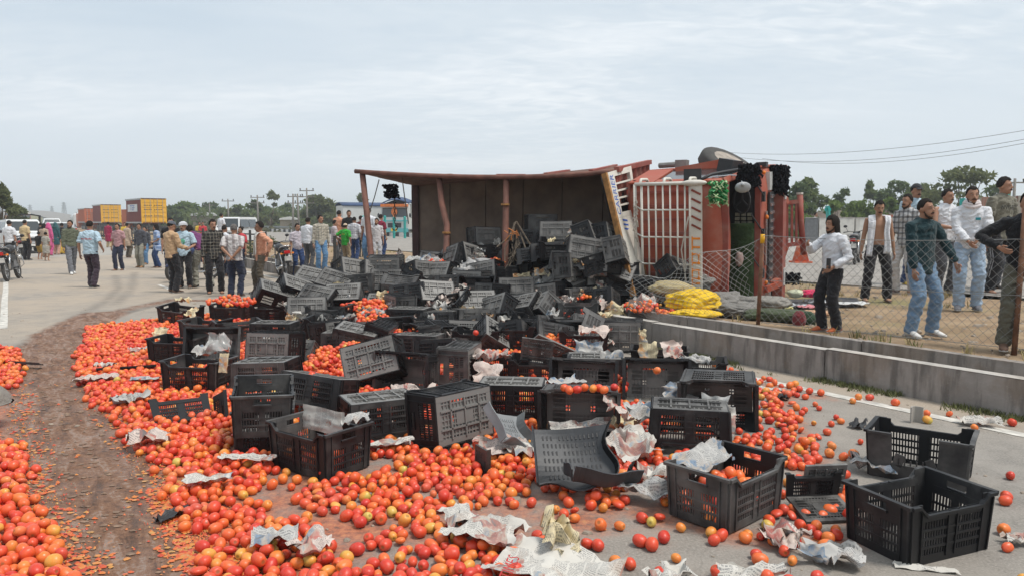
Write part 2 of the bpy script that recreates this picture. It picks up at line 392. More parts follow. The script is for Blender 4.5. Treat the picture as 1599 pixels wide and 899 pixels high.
# near carriageway, fine enough to carry the stains
def road_sheet():
    s0, s1, t0, t1 = -.75, 6.84, -6, 40; ds = .075
    ns, nt = int((s1-s0)/ds), int((t1-t0)/ds)
    s = np.linspace(s0, s1, ns+1); t = np.linspace(t0, t1, nt+1); SS, TT = np.meshgrid(s, t)
    X = math.cos(AR)*SS-math.sin(AR)*TT; Y = math.sin(AR)*SS+math.cos(AR)*TT
    X = X.ravel(); Y = Y.ravel()
    me = bpy.data.meshes.new("road")
    co = np.stack([X, Y, np.zeros_like(X)], 1)
    w = ns+1; i, j = np.meshgrid(np.arange(ns), np.arange(nt)); q = (j*w+i).ravel()
    faces = np.stack([q, q+1, q+w+1, q+w], 1)
    me.vertices.add(len(co)); me.vertices.foreach_set('co', co.ravel().astype('f'))
    me.loops.add(faces.size); me.loops.foreach_set('vertex_index', faces.ravel().astype('i'))
    me.polygons.add(len(faces)); me.polygons.foreach_set('loop_start', (np.arange(len(faces))*4).astype('i')); me.polygons.foreach_set('loop_total', np.full(len(faces), 4, 'i'))
    me.update(calc_edges=True)
    d1 = seg_dist(X, Y, TRACK); d2 = seg_dist(X, Y, TRACK2)
    mud = np.clip(1.3-d1/.46, 0, 1); mud = np.maximum(mud, .55*np.clip(1.1-d2/.4, 0, 1)*(Y > 7))
    juice = np.clip(1.3-np.abs(d1-.45)/.38, 0, 1)*np.clip((9.6-Y)/2, 0, 1)
    juice = np.maximum(juice, .30*np.clip(1-d2/.5, 0, 1))
    fld = np.array(seg_dist(X, Y, poly_px([(430, 860), (330, 700), (260, 600), (200, 540)])))
    juice = np.maximum(juice, .62*np.clip(1.4-fld/.9, 0, 1))
    juice = np.maximum(juice, 1.0*np.clip(1.5-seg_dist(X, Y, poly_px([(150, 590), (185, 655), (240, 735), (285, 800), (325, 860), (372, 930)]))/.17, 0, 1))
    mud = mud*(1-.55*np.clip(1.3-seg_dist(X, Y, poly_px([(250, 780), (290, 830), (345, 930)]))/.22, 0, 1))
    sS, sT = toST(X, Y)
    for pl, wd, st in ((poly_px([(1225, 620), (1250, 690), (1300, 770), (1330, 830)]), .30, .55), (poly_px([(1000, 800), (1150, 830), (1290, 840)]), .35, .6), (poly_px([(420, 800), (700, 830), (900, 800), (960, 720)]), .7, .6), (poly_px([(520, 720), (760, 760)]), .6, .6), (poly_px([(1110, 575), (1300, 625)]), .3, .5)):
        juice = np.maximum(juice, st*np.clip(1.2-seg_dist(X, Y, pl)/wd, 0, 1))
    dust = np.clip((sT-12)/6, 0, 1)*.75+.27
    dust = np.maximum(dust, np.clip(1-np.abs(sS-.2)/2.4, 0, 1)*np.clip((sT-9)/4, 0, 1))
    dust = np.maximum(dust, np.clip(1.2-np.abs(sS-6.7)/.6, 0, 1)*.95)
    tyre = np.zeros_like(X)
    for k, off in enumerate((0, 14, 30, 44)):
        pl = poly_px([(20+off, 545-off*.5), (150+off, 500-off*.4), (300+off*.5, 462-off*.25), (420, 440-off*.2), (330-off, 425), (230-off, 420)])
        tyre = np.maximum(tyre, (.75-.1*k)*np.clip(1.3-seg_dist(X, Y, pl)/.12, 0, 1))
    for pl in (poly_px([(180, 430), (185, 450), (165, 470), (110, 500)]), poly_px([(210, 425), (205, 450), (180, 475)])):
        tyre = np.maximum(tyre, .5*np.clip(1.3-seg_dist(X, Y, pl)/.14, 0, 1))
    at = me.color_attributes.new("stain", 'FLOAT_COLOR', 'POINT')
    at.data.foreach_set('color', np.stack([mud, juice, dust, tyre], 1).ravel().astype('f'))
    me.materials.append(M_road); tag(ob("road", me), kind='structure')
road_sheet()
strip("road", -.75, 6.84, 40, 175, 0, M_conc, 2, 20)
strip("shoulder", -9, -.75, -8, 175, -.012, M_shoulder, 10, 120, .012)
strip("median", 7.62, 14.5, -12, 175, .27, M_dirt, 40, 420, .05)
strip("far_road", 14.5, 28, -45, 175, .30, M_farconc, 2, 20)
strip("concrete_apron", 28, 50, -60, 46, .302, M_conc, 2, 2)
strip("verge", 28, 60, 46, 300, .25, M_field, 2, 2)
# the highway climbing to a flyover far away
b = MB()
def ramp_fn(u, w):
    t = 175+w*420; z = 8.5*(3*w*w-2*w**3)
    q = ST(-.75+7.6*u-18*w*w, t, z); return q
b.slab(ramp_fn, 1, 24, .3); tag(b.build("flyover_road", M_farroad), kind='structure')
b = MB()
b.slab(lambda u, w: ST(14.5+13.5*u-18*w*w, 175+w*420, 8.5*(3*w*w-2*w**3)), 1, 24, .3); tag(b.build("flyover_road", M_farroad), kind='structure')
b = MB()
def emb(u, w):
    q = ST(7.2+(6.6*u if u < .5 else 6.6*u)-18*w*w, 175+w*420, 8.5*(3*w*w-2*w**3)-.5-abs(0)); return q
b.grid(lambda u, w: ST([-30, -.9, 28.4, 60][int(round(u*3))]-18*w*w, 175+w*420, [-.1, 1, 1, -.1][int(round(u*3))]*(8.5*(3*w*w-2*w**3)-.35) if 0 < u < 1 else -.2), 3, 24)
tag(b.build("embankment", M_field), kind='structure')
# road paint
b = MB(); b.grid(lambda u, w: ST(-.22+.11*u+.004*math.sin(w*90), 13.6+86*w, .004), 1, 60); tag(b.build("edge_line", M_paint), kind='structure')
b = MB(); b.grid(lambda u, w: ST(6.24+.13*u+.02*math.sin(w*7), -3+43*w, .004), 1, 60); tag(b.build("edge_line", M_paint), kind='structure')
for k in range(2, 10):
    b = MB(); b.grid(lambda u, w: ST(3.05+.10*u, 9*k+.6+2.2*w, .004), 1, 2); tag(b.build("lane_dash", M_paint), kind='structure')

# --- low concrete walls of the drain, cast in bays
def wall(name, s0, s1, t0, t1, z0, z1, bay, label, lip=0):
    root = empty(name, ST((s0+s1)/2, t0, z0), 0, label, "wall")
    n = max(1, int((t1-t0)/bay)); pm = []
    inv = Matrix.Translation(-root.location)
    for k in range(n):
        a = t0+(t1-t0)*k/n+.006; e_ = t0+(t1-t0)*(k+1)/n-.006
        b = MB(); m = max(3, int((e_-a)/.25)); j = rnd(-.012, .012)
        def sec(t):
            w = [mnoise.noise(Vector((t*2.1, q*3.3, s0*5)))*.008 for q in range(4)]
            return [ST(s0+w[0], t, z0), ST(s1, t, z0), ST(s1+w[1], t, z1+j+w[2]), ST(s0+w[3], t, z1+j+w[2])]
        vs = []; fs = []
        for i in range(m+1): vs += [inv @ q for q in sec(a+(e_-a)*i/m)]
        for i in range(m):
            o = i*4
            for q in range(4): fs.append((o+q, o+4+q, o+4+(q+1) % 4, o+(q+1) % 4))
        fs += [(0, 1, 2, 3), (m*4+3, m*4+2, m*4+1, m*4)]
        b.add(vs, fs); b.build("wall_bay", M_wall, root)
        if lip:
            b = MB(); b.grid(lambda u, w: inv @ (ST(s0-.004+(s1-s0+.008)*u, a+(e_-a)*w, z1+j+.006+.006*mnoise.noise(Vector((w*9, u*3, k)))) ), 3, m)
            b.build("cement_lip", M_lip, root, True)
    return root
M_lip = concrete("chipped_cement_lip", (.50, .47, .43), .35)
wall("drain_wall", 6.84, 6.97, -3, 34, -.05, .32, 2.4, "long low grey concrete wall at the road edge with a pale chipped top", 1)
wall("drain_wall", 7.50, 7.62, -3, 34, -.05, .34, 2.4, "grey concrete wall behind the road edge wall along the earth median")
strip("drain_bed", 6.97, 7.50, -3, 34, .02, M_shoulder, 2, 60, .02)
strip("median_edge", 6.84, 7.62, 34, 175, .1, M_dirt, 1, 20)

# --- grass in the gutter and tufts on the median (nobody could count the blades)
M_grass = simple("green_grass", (.125, .135, .05), .8, .5, 3, 0)
M_drygrass = simple("dry_grass", (.30, .24, .11), .9, .35, 3, 0)
def grass(name, pts, mat, h=(.03, .09), nb=9):
    b = MB()
    for p in pts:
        for k in range(nb):
            q = Vector(p)+Vector((rnd(-.05, .05), rnd(-.05, .05), 0)); a = rnd(0, 6.28); hh = rnd(*h); w = .004+.03*hh
            d = Vector((math.cos(a), math.sin(a), 0)); l = Vector((rnd(-.6, .6)*hh, rnd(-.6, .6)*hh, hh))
            b.add([q-d*w, q+d*w, q+l*.6+d*w*.7, q+l, q+l*.6-d*w*.7], [(0, 1, 2, 3, 4)])
    return tag(b.build(name, mat), kind='stuff')
pts = [ST(6.84-abs(random.gauss(0, .09))-.01, rnd(1, 11), 0) for _ in range(1100) if mnoise.noise(Vector((_*.37, 0, 0))) > -.9]
grass("gutter_grass", [p for p in pts if mnoise.noise(Vector((p.x*1.6, p.y*1.6, 0))) > .0], M_grass, (.02, .06), 7)
pts = []
for _ in range(1500):
    q = ST(rnd(7.66, 14.4), rnd(-3, 34), .28)
    if mnoise.noise(Vector((q.x*.8, q.y*.8, 5))) > .12: pts.append(q)
grass("dry_grass_tufts", pts, M_drygrass, (.04, .14), 8)
pts = [ST(rnd(7.62, 8.1), rnd(0, 30), .27) for _ in range(260)]
grass("weeds_along_wall", [p for p in pts if mnoise.noise(Vector((p.x*1.3, p.y*1.3, 8))) > .05], M_grass, (.04, .12), 8)
# gravel and clods on the median
M_stone = simple("stone_grey_brown", (.30, .25, .20), .95, .35, 5, .3)
b = MB()
for _ in range(1600):
    q = ST(7.7+abs(random.gauss(0, 3.0)), rnd(-2, 22), .27); r = min(.055, .008+random.expovariate(90))
    b.ell(q, (r*rnd(.8, 1.5), r, r*.7), Matrix.Rotation(rnd(0, 6), 3, 'Z'), 5, 4, .15)
tag(b.build("gravel", M_stone), kind='stuff')
b = MB()
for _ in range(700):
    q = ST(rnd(-.6, 6.7), rnd(1, 16), .002); r = .004+random.expovariate(180)
    b.ell(q, (r*1.4, r, r*.6), Matrix.Rotation(rnd(0, 6), 3, 'Z'), 5, 4, .15)
tag(b.build("road_grit", M_stone), kind='stuff')

# --- trees
def leaf_mat(name, lo, hi):
    m = N(name); a = m.attr("shade"); v = m.coord()
    c = m.mix(a.outputs['Fac'], lo, hi); m.col(m.mix(m.math('MULTIPLY', m.noise(v, .6, 3), .35), c, tuple(x*.7 for x in lo)))
    m.rough(.75); m.b.inputs['Specular IOR Level'].default_value = .2
    tr = m.n('ShaderNodeBsdfTranslucent'); m.set(tr.inputs[0], m.mix(.5, c, hi)); mxs = m.n('ShaderNodeMixShader'); mxs.inputs[0].default_value = .5
    m.t.links.new(m.b.outputs[0], mxs.inputs[1]); m.t.links.new(tr.outputs[0], mxs.inputs[2]); m.t.links.new(mxs.outputs[0], m.t.nodes['Material Output'].inputs[0])
    return m.mat
LEAF = [leaf_mat("leaves_dark_green", (.065, .10, .04), (.14, .185, .07)), leaf_mat("leaves_mid_green", (.09, .125, .045), (.17, .21, .08)),
        leaf_mat("leaves_pale_olive", (.10, .12, .05), (.185, .205, .09)), leaf_mat("leaves_bright_green", (.08, .13, .03), (.17, .23, .06)), leaf_mat("leaves_dusty_brown", (.10, .10, .05), (.17, .165, .09))]
M_bark = simple("bark", (.13, .10, .075), .95, .3, 6, .5)
def crown_mesh(centers, n, size, mat):
    # centers: list of (vec, (rx,ry,rz)); n leaf clumps spread through shells of the clumps
    cs = np.array([tuple(c) for c, r in centers]); rs = np.array([r for c, r in centers]); w = rs.prod(1)**.66; w /= w.sum()
    k = np.random.choice(len(cs), n, p=w); d = np.random.normal(size=(n, 3)); d /= np.linalg.norm(d, axis=1)[:, None]
    rad = np.random.uniform(.35, 1.0, n)**.5*np.random.uniform(.85, 1.12, n)
    p = cs[k]+d*rs[k]*rad[:, None]
    a = np.random.normal(size=(n, 3)); a /= np.linalg.norm(a, axis=1)[:, None]
    bb = np.cross(a, np.random.normal(size=(n, 3))); bb /= np.linalg.norm(bb, axis=1)[:, None]
    s = size*np.random.uniform(.5, 1.3, n)[:, None]
    v = np.stack([p-a*s, p+bb*s*.45-a*s*.2, p+a*s, p-bb*s*.45+a*s*.1], 1).reshape(-1, 3)
    me = bpy.data.meshes.new("crown"); me.vertices.add(4*n); me.vertices.foreach_set('co', v.ravel().astype('f'))
    me.loops.add(4*n); me.loops.foreach_set('vertex_index', np.arange(4*n, dtype='i'))
    me.polygons.add(n); me.polygons.foreach_set('loop_start', (np.arange(n)*4).astype('i')); me.polygons.foreach_set('loop_total', np.full(n, 4, 'i'))
    me.update(calc_edges=True)
    at = me.attributes.new("shade", 'FLOAT', 'POINT'); at.data.foreach_set('value', np.repeat(np.random.uniform(0, 1, n)*.6+.4*np.random.uniform(0, 1, len(cs))[k], 4).astype('f'))
    me.materials.append(mat); return me
def tree(loc, h, w, mi, label, name="broadleaf_tree", n=1500, leaf=.3, group=None, th=.28, sparse=False):
    root = empty(name, loc, rnd(0, 6), label, "tree", group)
    cen = []; limbs = MB(); tr = MB()
    lean = Vector((rnd(-.06, .06)*h, rnd(-.06, .06)*h, 0)); fork = Vector((0, 0, h*th))+lean*th
    tr.tube([Vector((0, 0, -.2)), fork*.5+Vector((rnd(-.05, .05), rnd(-.05, .05), 0)), fork, fork+lean*.3+Vector((0, 0, h*.25))], [h*.028, h*.022, h*.018, h*.008], 7)
    nc = random.randint(9, 14)
    for k in range(nc):
        a = k*2.4+rnd(-.4, .4); zz_ = h*rnd(th+.06, .88); q = abs((zz_/h-(.35+th*.4))/.6); rr = w*.5*max(.15, (1-q*q))*rnd(.45, .95)
        c = Vector((math.cos(a)*rr, math.sin(a)*rr, zz_))+lean; r = w*rnd(.14, .24)*(0.75 if sparse else 1)
        cen.append((c, (r*rnd(.9, 1.3), r*rnd(.9, 1.3), r*rnd(.55, .85))))
        limbs.tube([fork*rnd(.8, 1.1), (fork+c)*.5+Vector((0, 0, rnd(-.02, .06)*h)), c], [h*.012, h*.008, h*.003], 5)
    cen.append((Vector((0, 0, h*.9))+lean, (w*.16, w*.16, h*.1)))
    tr.build("trunk", M_bark, root, True); limbs.build("limbs", M_bark, root, True)
    o = ob("crown", crown_mesh(cen, int(n*(.55 if sparse else 1)), leaf, LEAF[mi]), root)
    return root
# ================================================================== FAR BACKGROUND
def tree_px(px, top, wpx, d, mi, label, **k):
    base = P(px, 346, d); zb = k.pop('zb', .15); h = P(px, top, d).z-zb
    return tree((base.x, d, zb), h, wpx*d/FPX, mi, label, **k)
TG = "trees beyond the far carriageway"
for a in [(3, 288, 40, 47, 2, "tall dusty brown green tree at the left edge behind the parked vehicles", 2200, .22),
          (26, 322, 24, 62, 2, "lower pale olive tree right of the tall tree at the left edge", 900, .3)]:
    tree_px(*a[:6], n=a[6], leaf=a[7], group="roadside trees on the left")
mid = [(268, 322, 40, 118, 0, "dark round tree directly right of the yellow container door", 900),
       (291, 315, 46, 128, 3, "broad bright green tree above the blue tarpaulin truck", 1300),
       (334, 317, 44, 135, 0, "dark green tree above the head of the black checked shirt man", 1200),
       (372, 320, 46, 122, 1, "mid green tree above the white van roof", 1100),
       (399, 312, 34, 116, 1, "slim mid green tree left of the spindly bare topped tree", 1000),
       (422, 299, 40, 112, 2, "spindly tall tree with a thin open top behind the scarf man", 900),
       (448, 318, 40, 125, 0, "dark low tree between the spindly tree and the twin utility poles", 900),
       (497, 305, 60, 110, 2, "wide pale olive tree right of the twin utility poles", 1700),
       (530, 318, 44, 120, 1, "mid green tree above the green shirt man", 1100),
       (560, 303, 26, 112, 1, "narrow tall tree left of the first leaning cargo pole", 900),
       (590, 322, 36, 125, 0, "dark low tree behind the blue topped lorry", 800),
       (636, 322, 34, 118, 3, "bright green tree right of the blue topped lorry", 800)]
for a in mid: tree_px(*a[:6], n=int(a[6]*1.5), leaf=.36, group=TG, sparse=('spindly' in a[5]), th=.10)
right = [(1240, 290, 46, 62, 0, "dark green tree half hidden by the lorry front guard", 1500),
         (1264, 281, 50, 66, 1, "rounded green tree just right of the lorry front guard", 1900),
         (1316, 297, 40, 78, 0, "dark small tree above the long haired man", 1100),
         (1360, 286, 30, 80, 1, "narrow upright tree above the shirtless man", 900),
         (1398, 287, 56, 76, 0, "dark green tree left of the capped man", 1600),
         (1446, 290, 50, 72, 1, "mid green tree behind the white vest man", 1400),
         (1504, 263, 112, 62, 2, "large airy acacia with pale feathery crown above the white vest man", 3000),
         (1552, 290, 50, 70, 1, "mid green tree behind the grey t-shirt man", 1200),
         (1252, 320, 48, 52, 3, "bright green bush low beside the lorry front guard", 800),
         (1303, 318, 34, 54, 3, "bright green bush beside the leaning teal post", 800),
         (1342, 317, 46, 58, 3, "bright green bush behind the shirtless man", 900),
         (1386, 314, 40, 56, 3, "bright green bush left of the checked shirt man", 800)]
for a in right: tree_px(a[0], a[1]-5, a[2]*1.15, *a[3:6], n=a[6], leaf=.26, group="trees on the right horizon", sparse=('acacia' in a[5]), th=.1 if 'bush' in a[5] else .18)
# far off scrub that reads as one mass
def scrub(name, x0, x1, d, hpx, n, leaf, mi):
    cen = []
    px = x0
    while px < x1:
        dd = d*rnd(.9, 1.15); c = P(px, 346, dd); h = hpx*dd/FPX*rnd(.6, 1.2)
        cen.append((Vector((c.x, dd, h*.45)), (h*rnd(.9, 1.6), h*1.1, h*.6))); px += rnd(4, 9)*hpx/14
    return tag(ob(name, crown_mesh(cen, n, leaf, LEAF[mi])), kind='stuff')
scrub("scrub", 225, 660, 132, 33, 14000, .5, 1)
scrub("scrub", 225, 660, 100, 9, 3500, .4, 4)
scrub("scrub", 1225, 1620, 84, 36, 18000, .34, 1)
scrub("scrub", -60, 60, 70, 22, 4000, .35, 4)
scrub("distant_wood", -200, 330, 420, 11, 5000, 1.6, 0)
scrub("distant_wood", 300, 1700, 300, 16, 7000, 1.2, 1)

# --- utility poles, pylons and wires
M_pole = simple("pole_concrete", (.20, .185, .165), .9, .2, 3)
M_dark = simple("dark_iron", (.05, .048, .045), .6, .3, 8)
def pole(px, top, d, label, arms=1, lean=0, twin=False):
    z1 = P(px, top, d).z; base = P(px, 346, d); r = empty("utility_pole", (base.x, d, .1), R_(random.randint(-30, 30)), label, "utility pole", "utility poles on the far side")
    h = z1-.1; xs = (-.35, .35) if twin else (0,)
    for x in xs:
        b = MB(); b.tube([(x, 0, -.2), (x*.7+lean*h, 0, h)], [.15, .09], 6); b.build("mast", M_pole, r, True)
    for k in range(arms):
        b = MB(); b.bar((-.9+lean*h, 0, h-.3-.7*k), (.9+lean*h, 0, h-.3-.7*k), .1); b.build("crossarm", M_pole, r)
        for x in (-.8, 0, .8):
            b = MB(); b.tube([(x+lean*h, 0, h-.25-.7*k), (x+lean*h, 0, h-.02-.7*k)], [.05, .07], 5); b.build("insulator", M_dark, r)
pole(328, 318, 120, "short utility pole above the purple shirt man", 1)
pole(357, 311, 105, "plain utility pole above the white van", 1)
pole(403, 305, 95, "utility pole beside the spindly tree", 2)
pole(462, 303, 80, "twin legged utility pole above the lilac polo man", 2, 0, True)
pole(480, 294, 85, "tall single utility pole right of the twin legged pole", 3)
pole(1581, 279, 55, "lamp topped pole at the right edge of the picture", 1)
M_pylon = simple("pale_pylon_steel", (.30, .32, .34), .6)
def pylon(px, top, d, label):
    z1 = P(px, top, d).z; base = P(px, 346, d); b = MB(); h = z1
    for sx_ in (-1, 1):
        for sy in (-1, 1):
            b.bar((sx_*h*.12, sy*h*.12, 0), (sx_*h*.02, sy*h*.02, h), .35)
    for k in range(7):
        z = h*k/7; w = h*(.12-.1*k/7); z2 = h*(k+1)/7; w2 = h*(.12-.1*(k+1)/7)
        for sy in (-1, 1): b.bar((-w, sy*w, z), (w2, sy*w2, z2), .2); b.bar((w, sy*w, z), (-w2, sy*w2, z2), .2)
    for z in (.72, .84, .95): b.bar((-h*.13, 0, h*z), (h*.13, 0, h*z), .35)
    o = b.build("pylon", M_pylon); o.location = (base.x, d, 0); tag(o, label, "pylon", "pylons on the horizon")
pylon(101, 316, 520, "tallest pale lattice pylon above the road on the left horizon")
pylon(82, 322, 640, "small pale pylon left of the tallest pylon")
pylon(48, 320, 600, "small pale pylon nearest the left trees")
M_wire = simple("overhead_wire", (.22, .23, .24), .6, .1)
for k, (a, b_, sag) in enumerate([((1130, 238), (1640, 197), .5), ((1150, 246), (1640, 210), .6), ((1190, 248), (1640, 216), .6)]):
    p0, p1 = P(*a, 46), P(*b_, 30); b = MB()
    b.tube([p0.lerp(p1, i/16)-Vector((0, 0, sag*4*(i/16)*(1-i/16))) for i in range(17)], .011, 4)
    tag(b.build("overhead_wire", M_wire), ["topmost overhead wire at the upper right", "middle overhead wire at the upper right", "lowest overhead wire at the upper right"][k], "wire", "overhead wires")

# --- far kerb of black and white stones, guard rail, fences
root = empty("kerb", ST(28, 30, .3), 0, "black and white painted kerb along the far carriageway", "kerb")
inv = Matrix.Translation(-root.location); KM = {}
for k in range(110):
    t = 30+k*1.0; b = MB(); p = [ST(28+i*.25, t+j*.97, .3) for i, j in ((0, 0), (1, 0), (1, 1), (0, 1))]
    b.hexa([inv @ q for q in p]+[inv @ (q+Vector((0, 0, .34))) for q in p]); b.build("kerb_stone", M_blackpaint if k % 2 else M_whitepaint, root)
def guardrail(s, t0, t1, z, label, h=.75):
    r = empty("guardrail", ST(s, t0, z), 0, label, "guardrail"); iv = Matrix.Translation(-r.location)
    b = MB(); n = max(2, int((t1-t0)/4)); prof = [(-.04, -.16), (.03, -.10), (-.04, 0), (.03, .10), (-.04, .16)]
    vs = []; fs = []
    for i in range(n+1):
        for (ds, dz) in prof: vs.append(iv @ ST(s+ds, t0+(t1-t0)*i/n, z+h-.18+dz))
    for i in range(n):
        for j in range(4): fs.append((i*5+j, i*5+j+1, i*5+5+j+1, i*5+5+j))
    b.add(vs, fs); b.build("rail", M_steel, r)
    for i in range(n+1):
        b = MB(); q = ST(s+.1, t0+(t1-t0)*i/n, z); b.bar(iv @ q, iv @ (q+Vector((0, 0, h))), .1); b.build("post", M_steel, r)
guardrail(30.5, 42, 130, .28, "grey metal guard rail along the far side of the far carriageway")
r = empty("railing", ST(7.3, 26, .1), 0, "dark metal railing beside the road under the containers", "railing"); iv = Matrix.Translation(-r.location)
for z in (.45, .8, 1.15):
    b = MB(); b.bar(iv @ ST(7.3, 26, z), iv @ ST(7.3, 92, z), .05); b.build("rail", M_dark, r)
for k in range(34):
    b = MB(); q = ST(7.3, 26+2*k, .05); b.bar(iv @ q, iv @ (q+Vector((0, 0, 1.25))), .07); b.build("post", M_dark, r)
# concrete barriers on the right, grey and white
for k, (x0, x1, mat_, lab) in enumerate([(1256, 1276, simple("grey_barrier_paint", (.13, .135, .14), .8), "grey panel barrier left of the long haired man"), (1276, 1296, M_barrier, "white concrete barrier directly left of the long haired man"), (1297, 1332, M_barrier, "white concrete barrier behind the parked motorcycle"), (1333, 1400, M_barrier, "white concrete barrier behind the shirtless man"), (1401, 1478, M_barrier, "white concrete barrier behind the checked shirt man"), (1479, 1500, simple("grey_barrier_paint", (.13, .135, .14), .8), "grey panel barrier left of the scarf wearing man"), (1501, 1640, M_barrier, "white concrete barrier behind the grey t-shirt man")]):
    d = 38; a = G(x0, 381, .3); c = G(x1, 381, .3); a = Vector((a.x*d/a.y, d, .3)); c = Vector((c.x*d/c.y, d, .3)); h = P(x0, 341, d).z-.3
    w = (c-a).length; o_ = empty("barrier", (a+c)/2, 0, lab, "barrier", "concrete barriers on the far concrete")
    pr = [(-.32, 0), (.32, 0), (.28, .12), (.13, .35), (.10, h), (-.10, h), (-.13, .35), (-.28, .12)]
    b = MB(); M_ = Matrix(((0, 0, 1, -w/2+.03), (1, 0, 0, 0), (0, 1, 0, 0), (0, 0, 0, 1))); b.prism(pr, 0, w-.06, M_); b.build("barrier_block", mat_, o_)
    b = MB(); b.box((0, 0, h+.02), (w-.08, .24, .04)); b.build("coping", M_conc, o_)
M_teal = simple("teal_paint", (.02, .30, .27), .6, .15)
for px, py0, py1, lab, lx in [(1296, 322, 341, "teal post leaning beside the bright bush", -4), (1503, 310, 350, "teal post left of the scarf wearing man", 0), (1578, 300, 345, "teal post right of the grey t-shirt man", -8)]:
    d = 36; a = P(px, py1+20, d); c = P(px+lx, py0, d); b = MB(); b.bar(a-Vector((0, 0, .1)), c, .35, .08); b.bar(c-Vector((0, .06, .25)), c-Vector((0, .06, .1)), .3, .05)
    tag(b.build("marker_post", M_teal), lab, "post", "teal posts")
M_brick = N("far_brick"); _v = M_brick.coord(); _t = M_brick.n('ShaderNodeTexBrick'); M_brick.t.links.new(_v, _t.inputs[0]); _t.inputs['Scale'].default_value = 2.2
_t.inputs['Color1'].default_value = (.33, .15, .10, 1); _t.inputs['Color2'].default_value = (.25, .12, .085, 1); _t.inputs['Mortar'].default_value = (.30, .26, .22, 1); M_brick.col(_t.outputs[0]); M_brick.rough(.9); M_brick = M_brick.mat
M_roofred = simple("dull_red_sheet", (.30, .10, .06), .7, .2, 3)
def far_wall(x0, x1, top, bot, d, mat, lab, name="boundary_wall"):
    a, c = P(x0, bot, d), P(x1, bot, d); h = P(x0, top, d).z; w = (c-a).length
    r = empty(name, ((a.x+c.x)/2, d, .2), 0, lab, "wall"); b = MB(); b.box((0, 0, (h-.2)/2), (w, .25, h-.2)); b.build("masonry", mat, r)
    n = max(1, int(w/3))
    for i in range(n+1):
        b = MB(); b.box((-w/2+w*i/n, -.05, (h-.2)/2+.05), (.3, .36, h-.1)); b.build("pillar", mat, r)
far_wall(1525, 1650, 308, 350, 60, M_brick, "dark red brick wall at the right edge")
far_wall(1388, 1500, 331, 350, 58, M_brick, "low brick wall behind the white vest man")
far_wall(1232, 1386, 331, 350, 62, simple("pinkish_render", (.36, .29, .25), .9, .25, 2), "pinkish rendered low wall behind the barriers")
b = MB(); a, c = P(1376, 338, 50), P(1400, 332, 50); b.box(((a.x+c.x)/2, 50, 1.6), (c.x-a.x, 1.2, .9)); tag(b.build("trailer", M_roofred), "orange red trailer body behind the checked shirt man", "trailer")
# far sheds
for px, w, top, d, m_, lab in [(1410, 30, 0, 0, None, "")][:0]: pass
M_white = simple("white_metal", (.60, .60, .58), .6, .1)
for px, wpx, top, d, lab in [(452, 24, 340, 112, "low white roofed shed below the twin utility poles"), (322, 36, 333, 122, "white roofed shed behind the blue tarpaulin lorry")]:
    c = P(px, 346, d); w = wpx*d/FPX; h = P(px, top, d).z
    r = empty("shed", (c.x, d, 0), .2, lab, "shed"); b = MB(); b.box((0, 0, h*.42), (w, 4, h*.84)); b.build("wall", simple("shed_wall", (.33, .28, .22)), r)
    b = MB(); b.prism([(-w*.55, h*.84), (w*.55, h*.84), (w*.5, h*.95), (0, h*1.05), (-w*.5, h*.95)], -2.3, 2.3, Matrix(((1, 0, 0, 0), (0, 0, 1, 0), (0, 1, 0, 0), (0, 0, 0, 1)))); b.build("roof", M_white, r)

# --- lettering as flat mesh
def text(s, size, mat, parent, M, name="lettering", ext=.0, sx_=1):
    cu = bpy.data.curves.new("t", 'FONT'); cu.body = s; cu.size = size; cu.align_x = 'CENTER'; cu.align_y = 'CENTER'; cu.extrude = ext; cu.resolution_u = 2
    o = bpy.data.objects.new("t", cu); C.objects.link(o); bpy.context.view_layer.update()
    me = bpy.data.meshes.new_from_object(o.evaluated_get(bpy.context.evaluated_depsgraph_get())); bpy.data.objects.remove(o); bpy.data.curves.remove(cu)
    if sx_ != 1: me.transform(Matrix.Diagonal((sx_, 1, 1, 1)))
    me.transform(M); me.materials.clear(); me.materials.append(mat)
    return ob(name, me, parent)
def frame(o, x, y):                        # matrix with origin o, x axis, y axis
    x = Vector(x).normalized(); y = Vector(y); y = (y-x*y.dot(x)).normalized(); z = x.cross(y)
    M = Matrix((x, y, z)).transposed().to_4x4(); M.translation = Vector(o); return M

# --- vehicles
def paint(name, col, rough=.35, dust=.35):
    if name in _mc: return _mc[name]
    m = N(name); v = m.coord(); f = m.noise(v, 2.2, 6, .65); g = m.noise(v, 18, 4, .6)
    c = m.mix(m.math('MULTIPLY', m.smooth(f, .4, .75), dust), col, (.36, .30, .24))
    c = m.mix(m.math('MULTIPLY', m.smooth(g, .60, .72), dust*.8), c, tuple(q*.45 for q in col))
    m.col(c); m.rough(m.math('MULTIPLY_ADD', f, .45, rough-.1)); m.bump(f, .12, .03); _mc[name] = m.mat; return m.mat
M_glass = N("vehicle_glass"); M_glass.col((.035, .042, .045)); M_glass.rough(.12); M_glass.b.inputs['Specular IOR Level'].default_value = .7; M_glass = M_glass.mat
M_tyre = simple("tyre_rubber", (.055, .052, .048), .85, .3, 12, .3)
M_rim = simple("wheel_steel", (.30, .30, .30), .5, .25, 10, .1, .5)
M_plastic = simple("dark_plastic", (.03, .03, .032), .5, .2, 12)
M_red = simple("red_lens", (.45, .012, .012), .25, .2, 10, 0)
M_amber = simple("amber_lens", (.70, .20, .02), .3, .2, 10, 0)
M_lamp = simple("clear_lens", (.55, .56, .55), .2, .1, 10, 0)
M_chrome = simple("chrome", (.55, .55, .55), .22, .1, 10, 0, .9)
M_yellowplate = simple("yellow_plate", (.75, .48, .03), .6, .1)
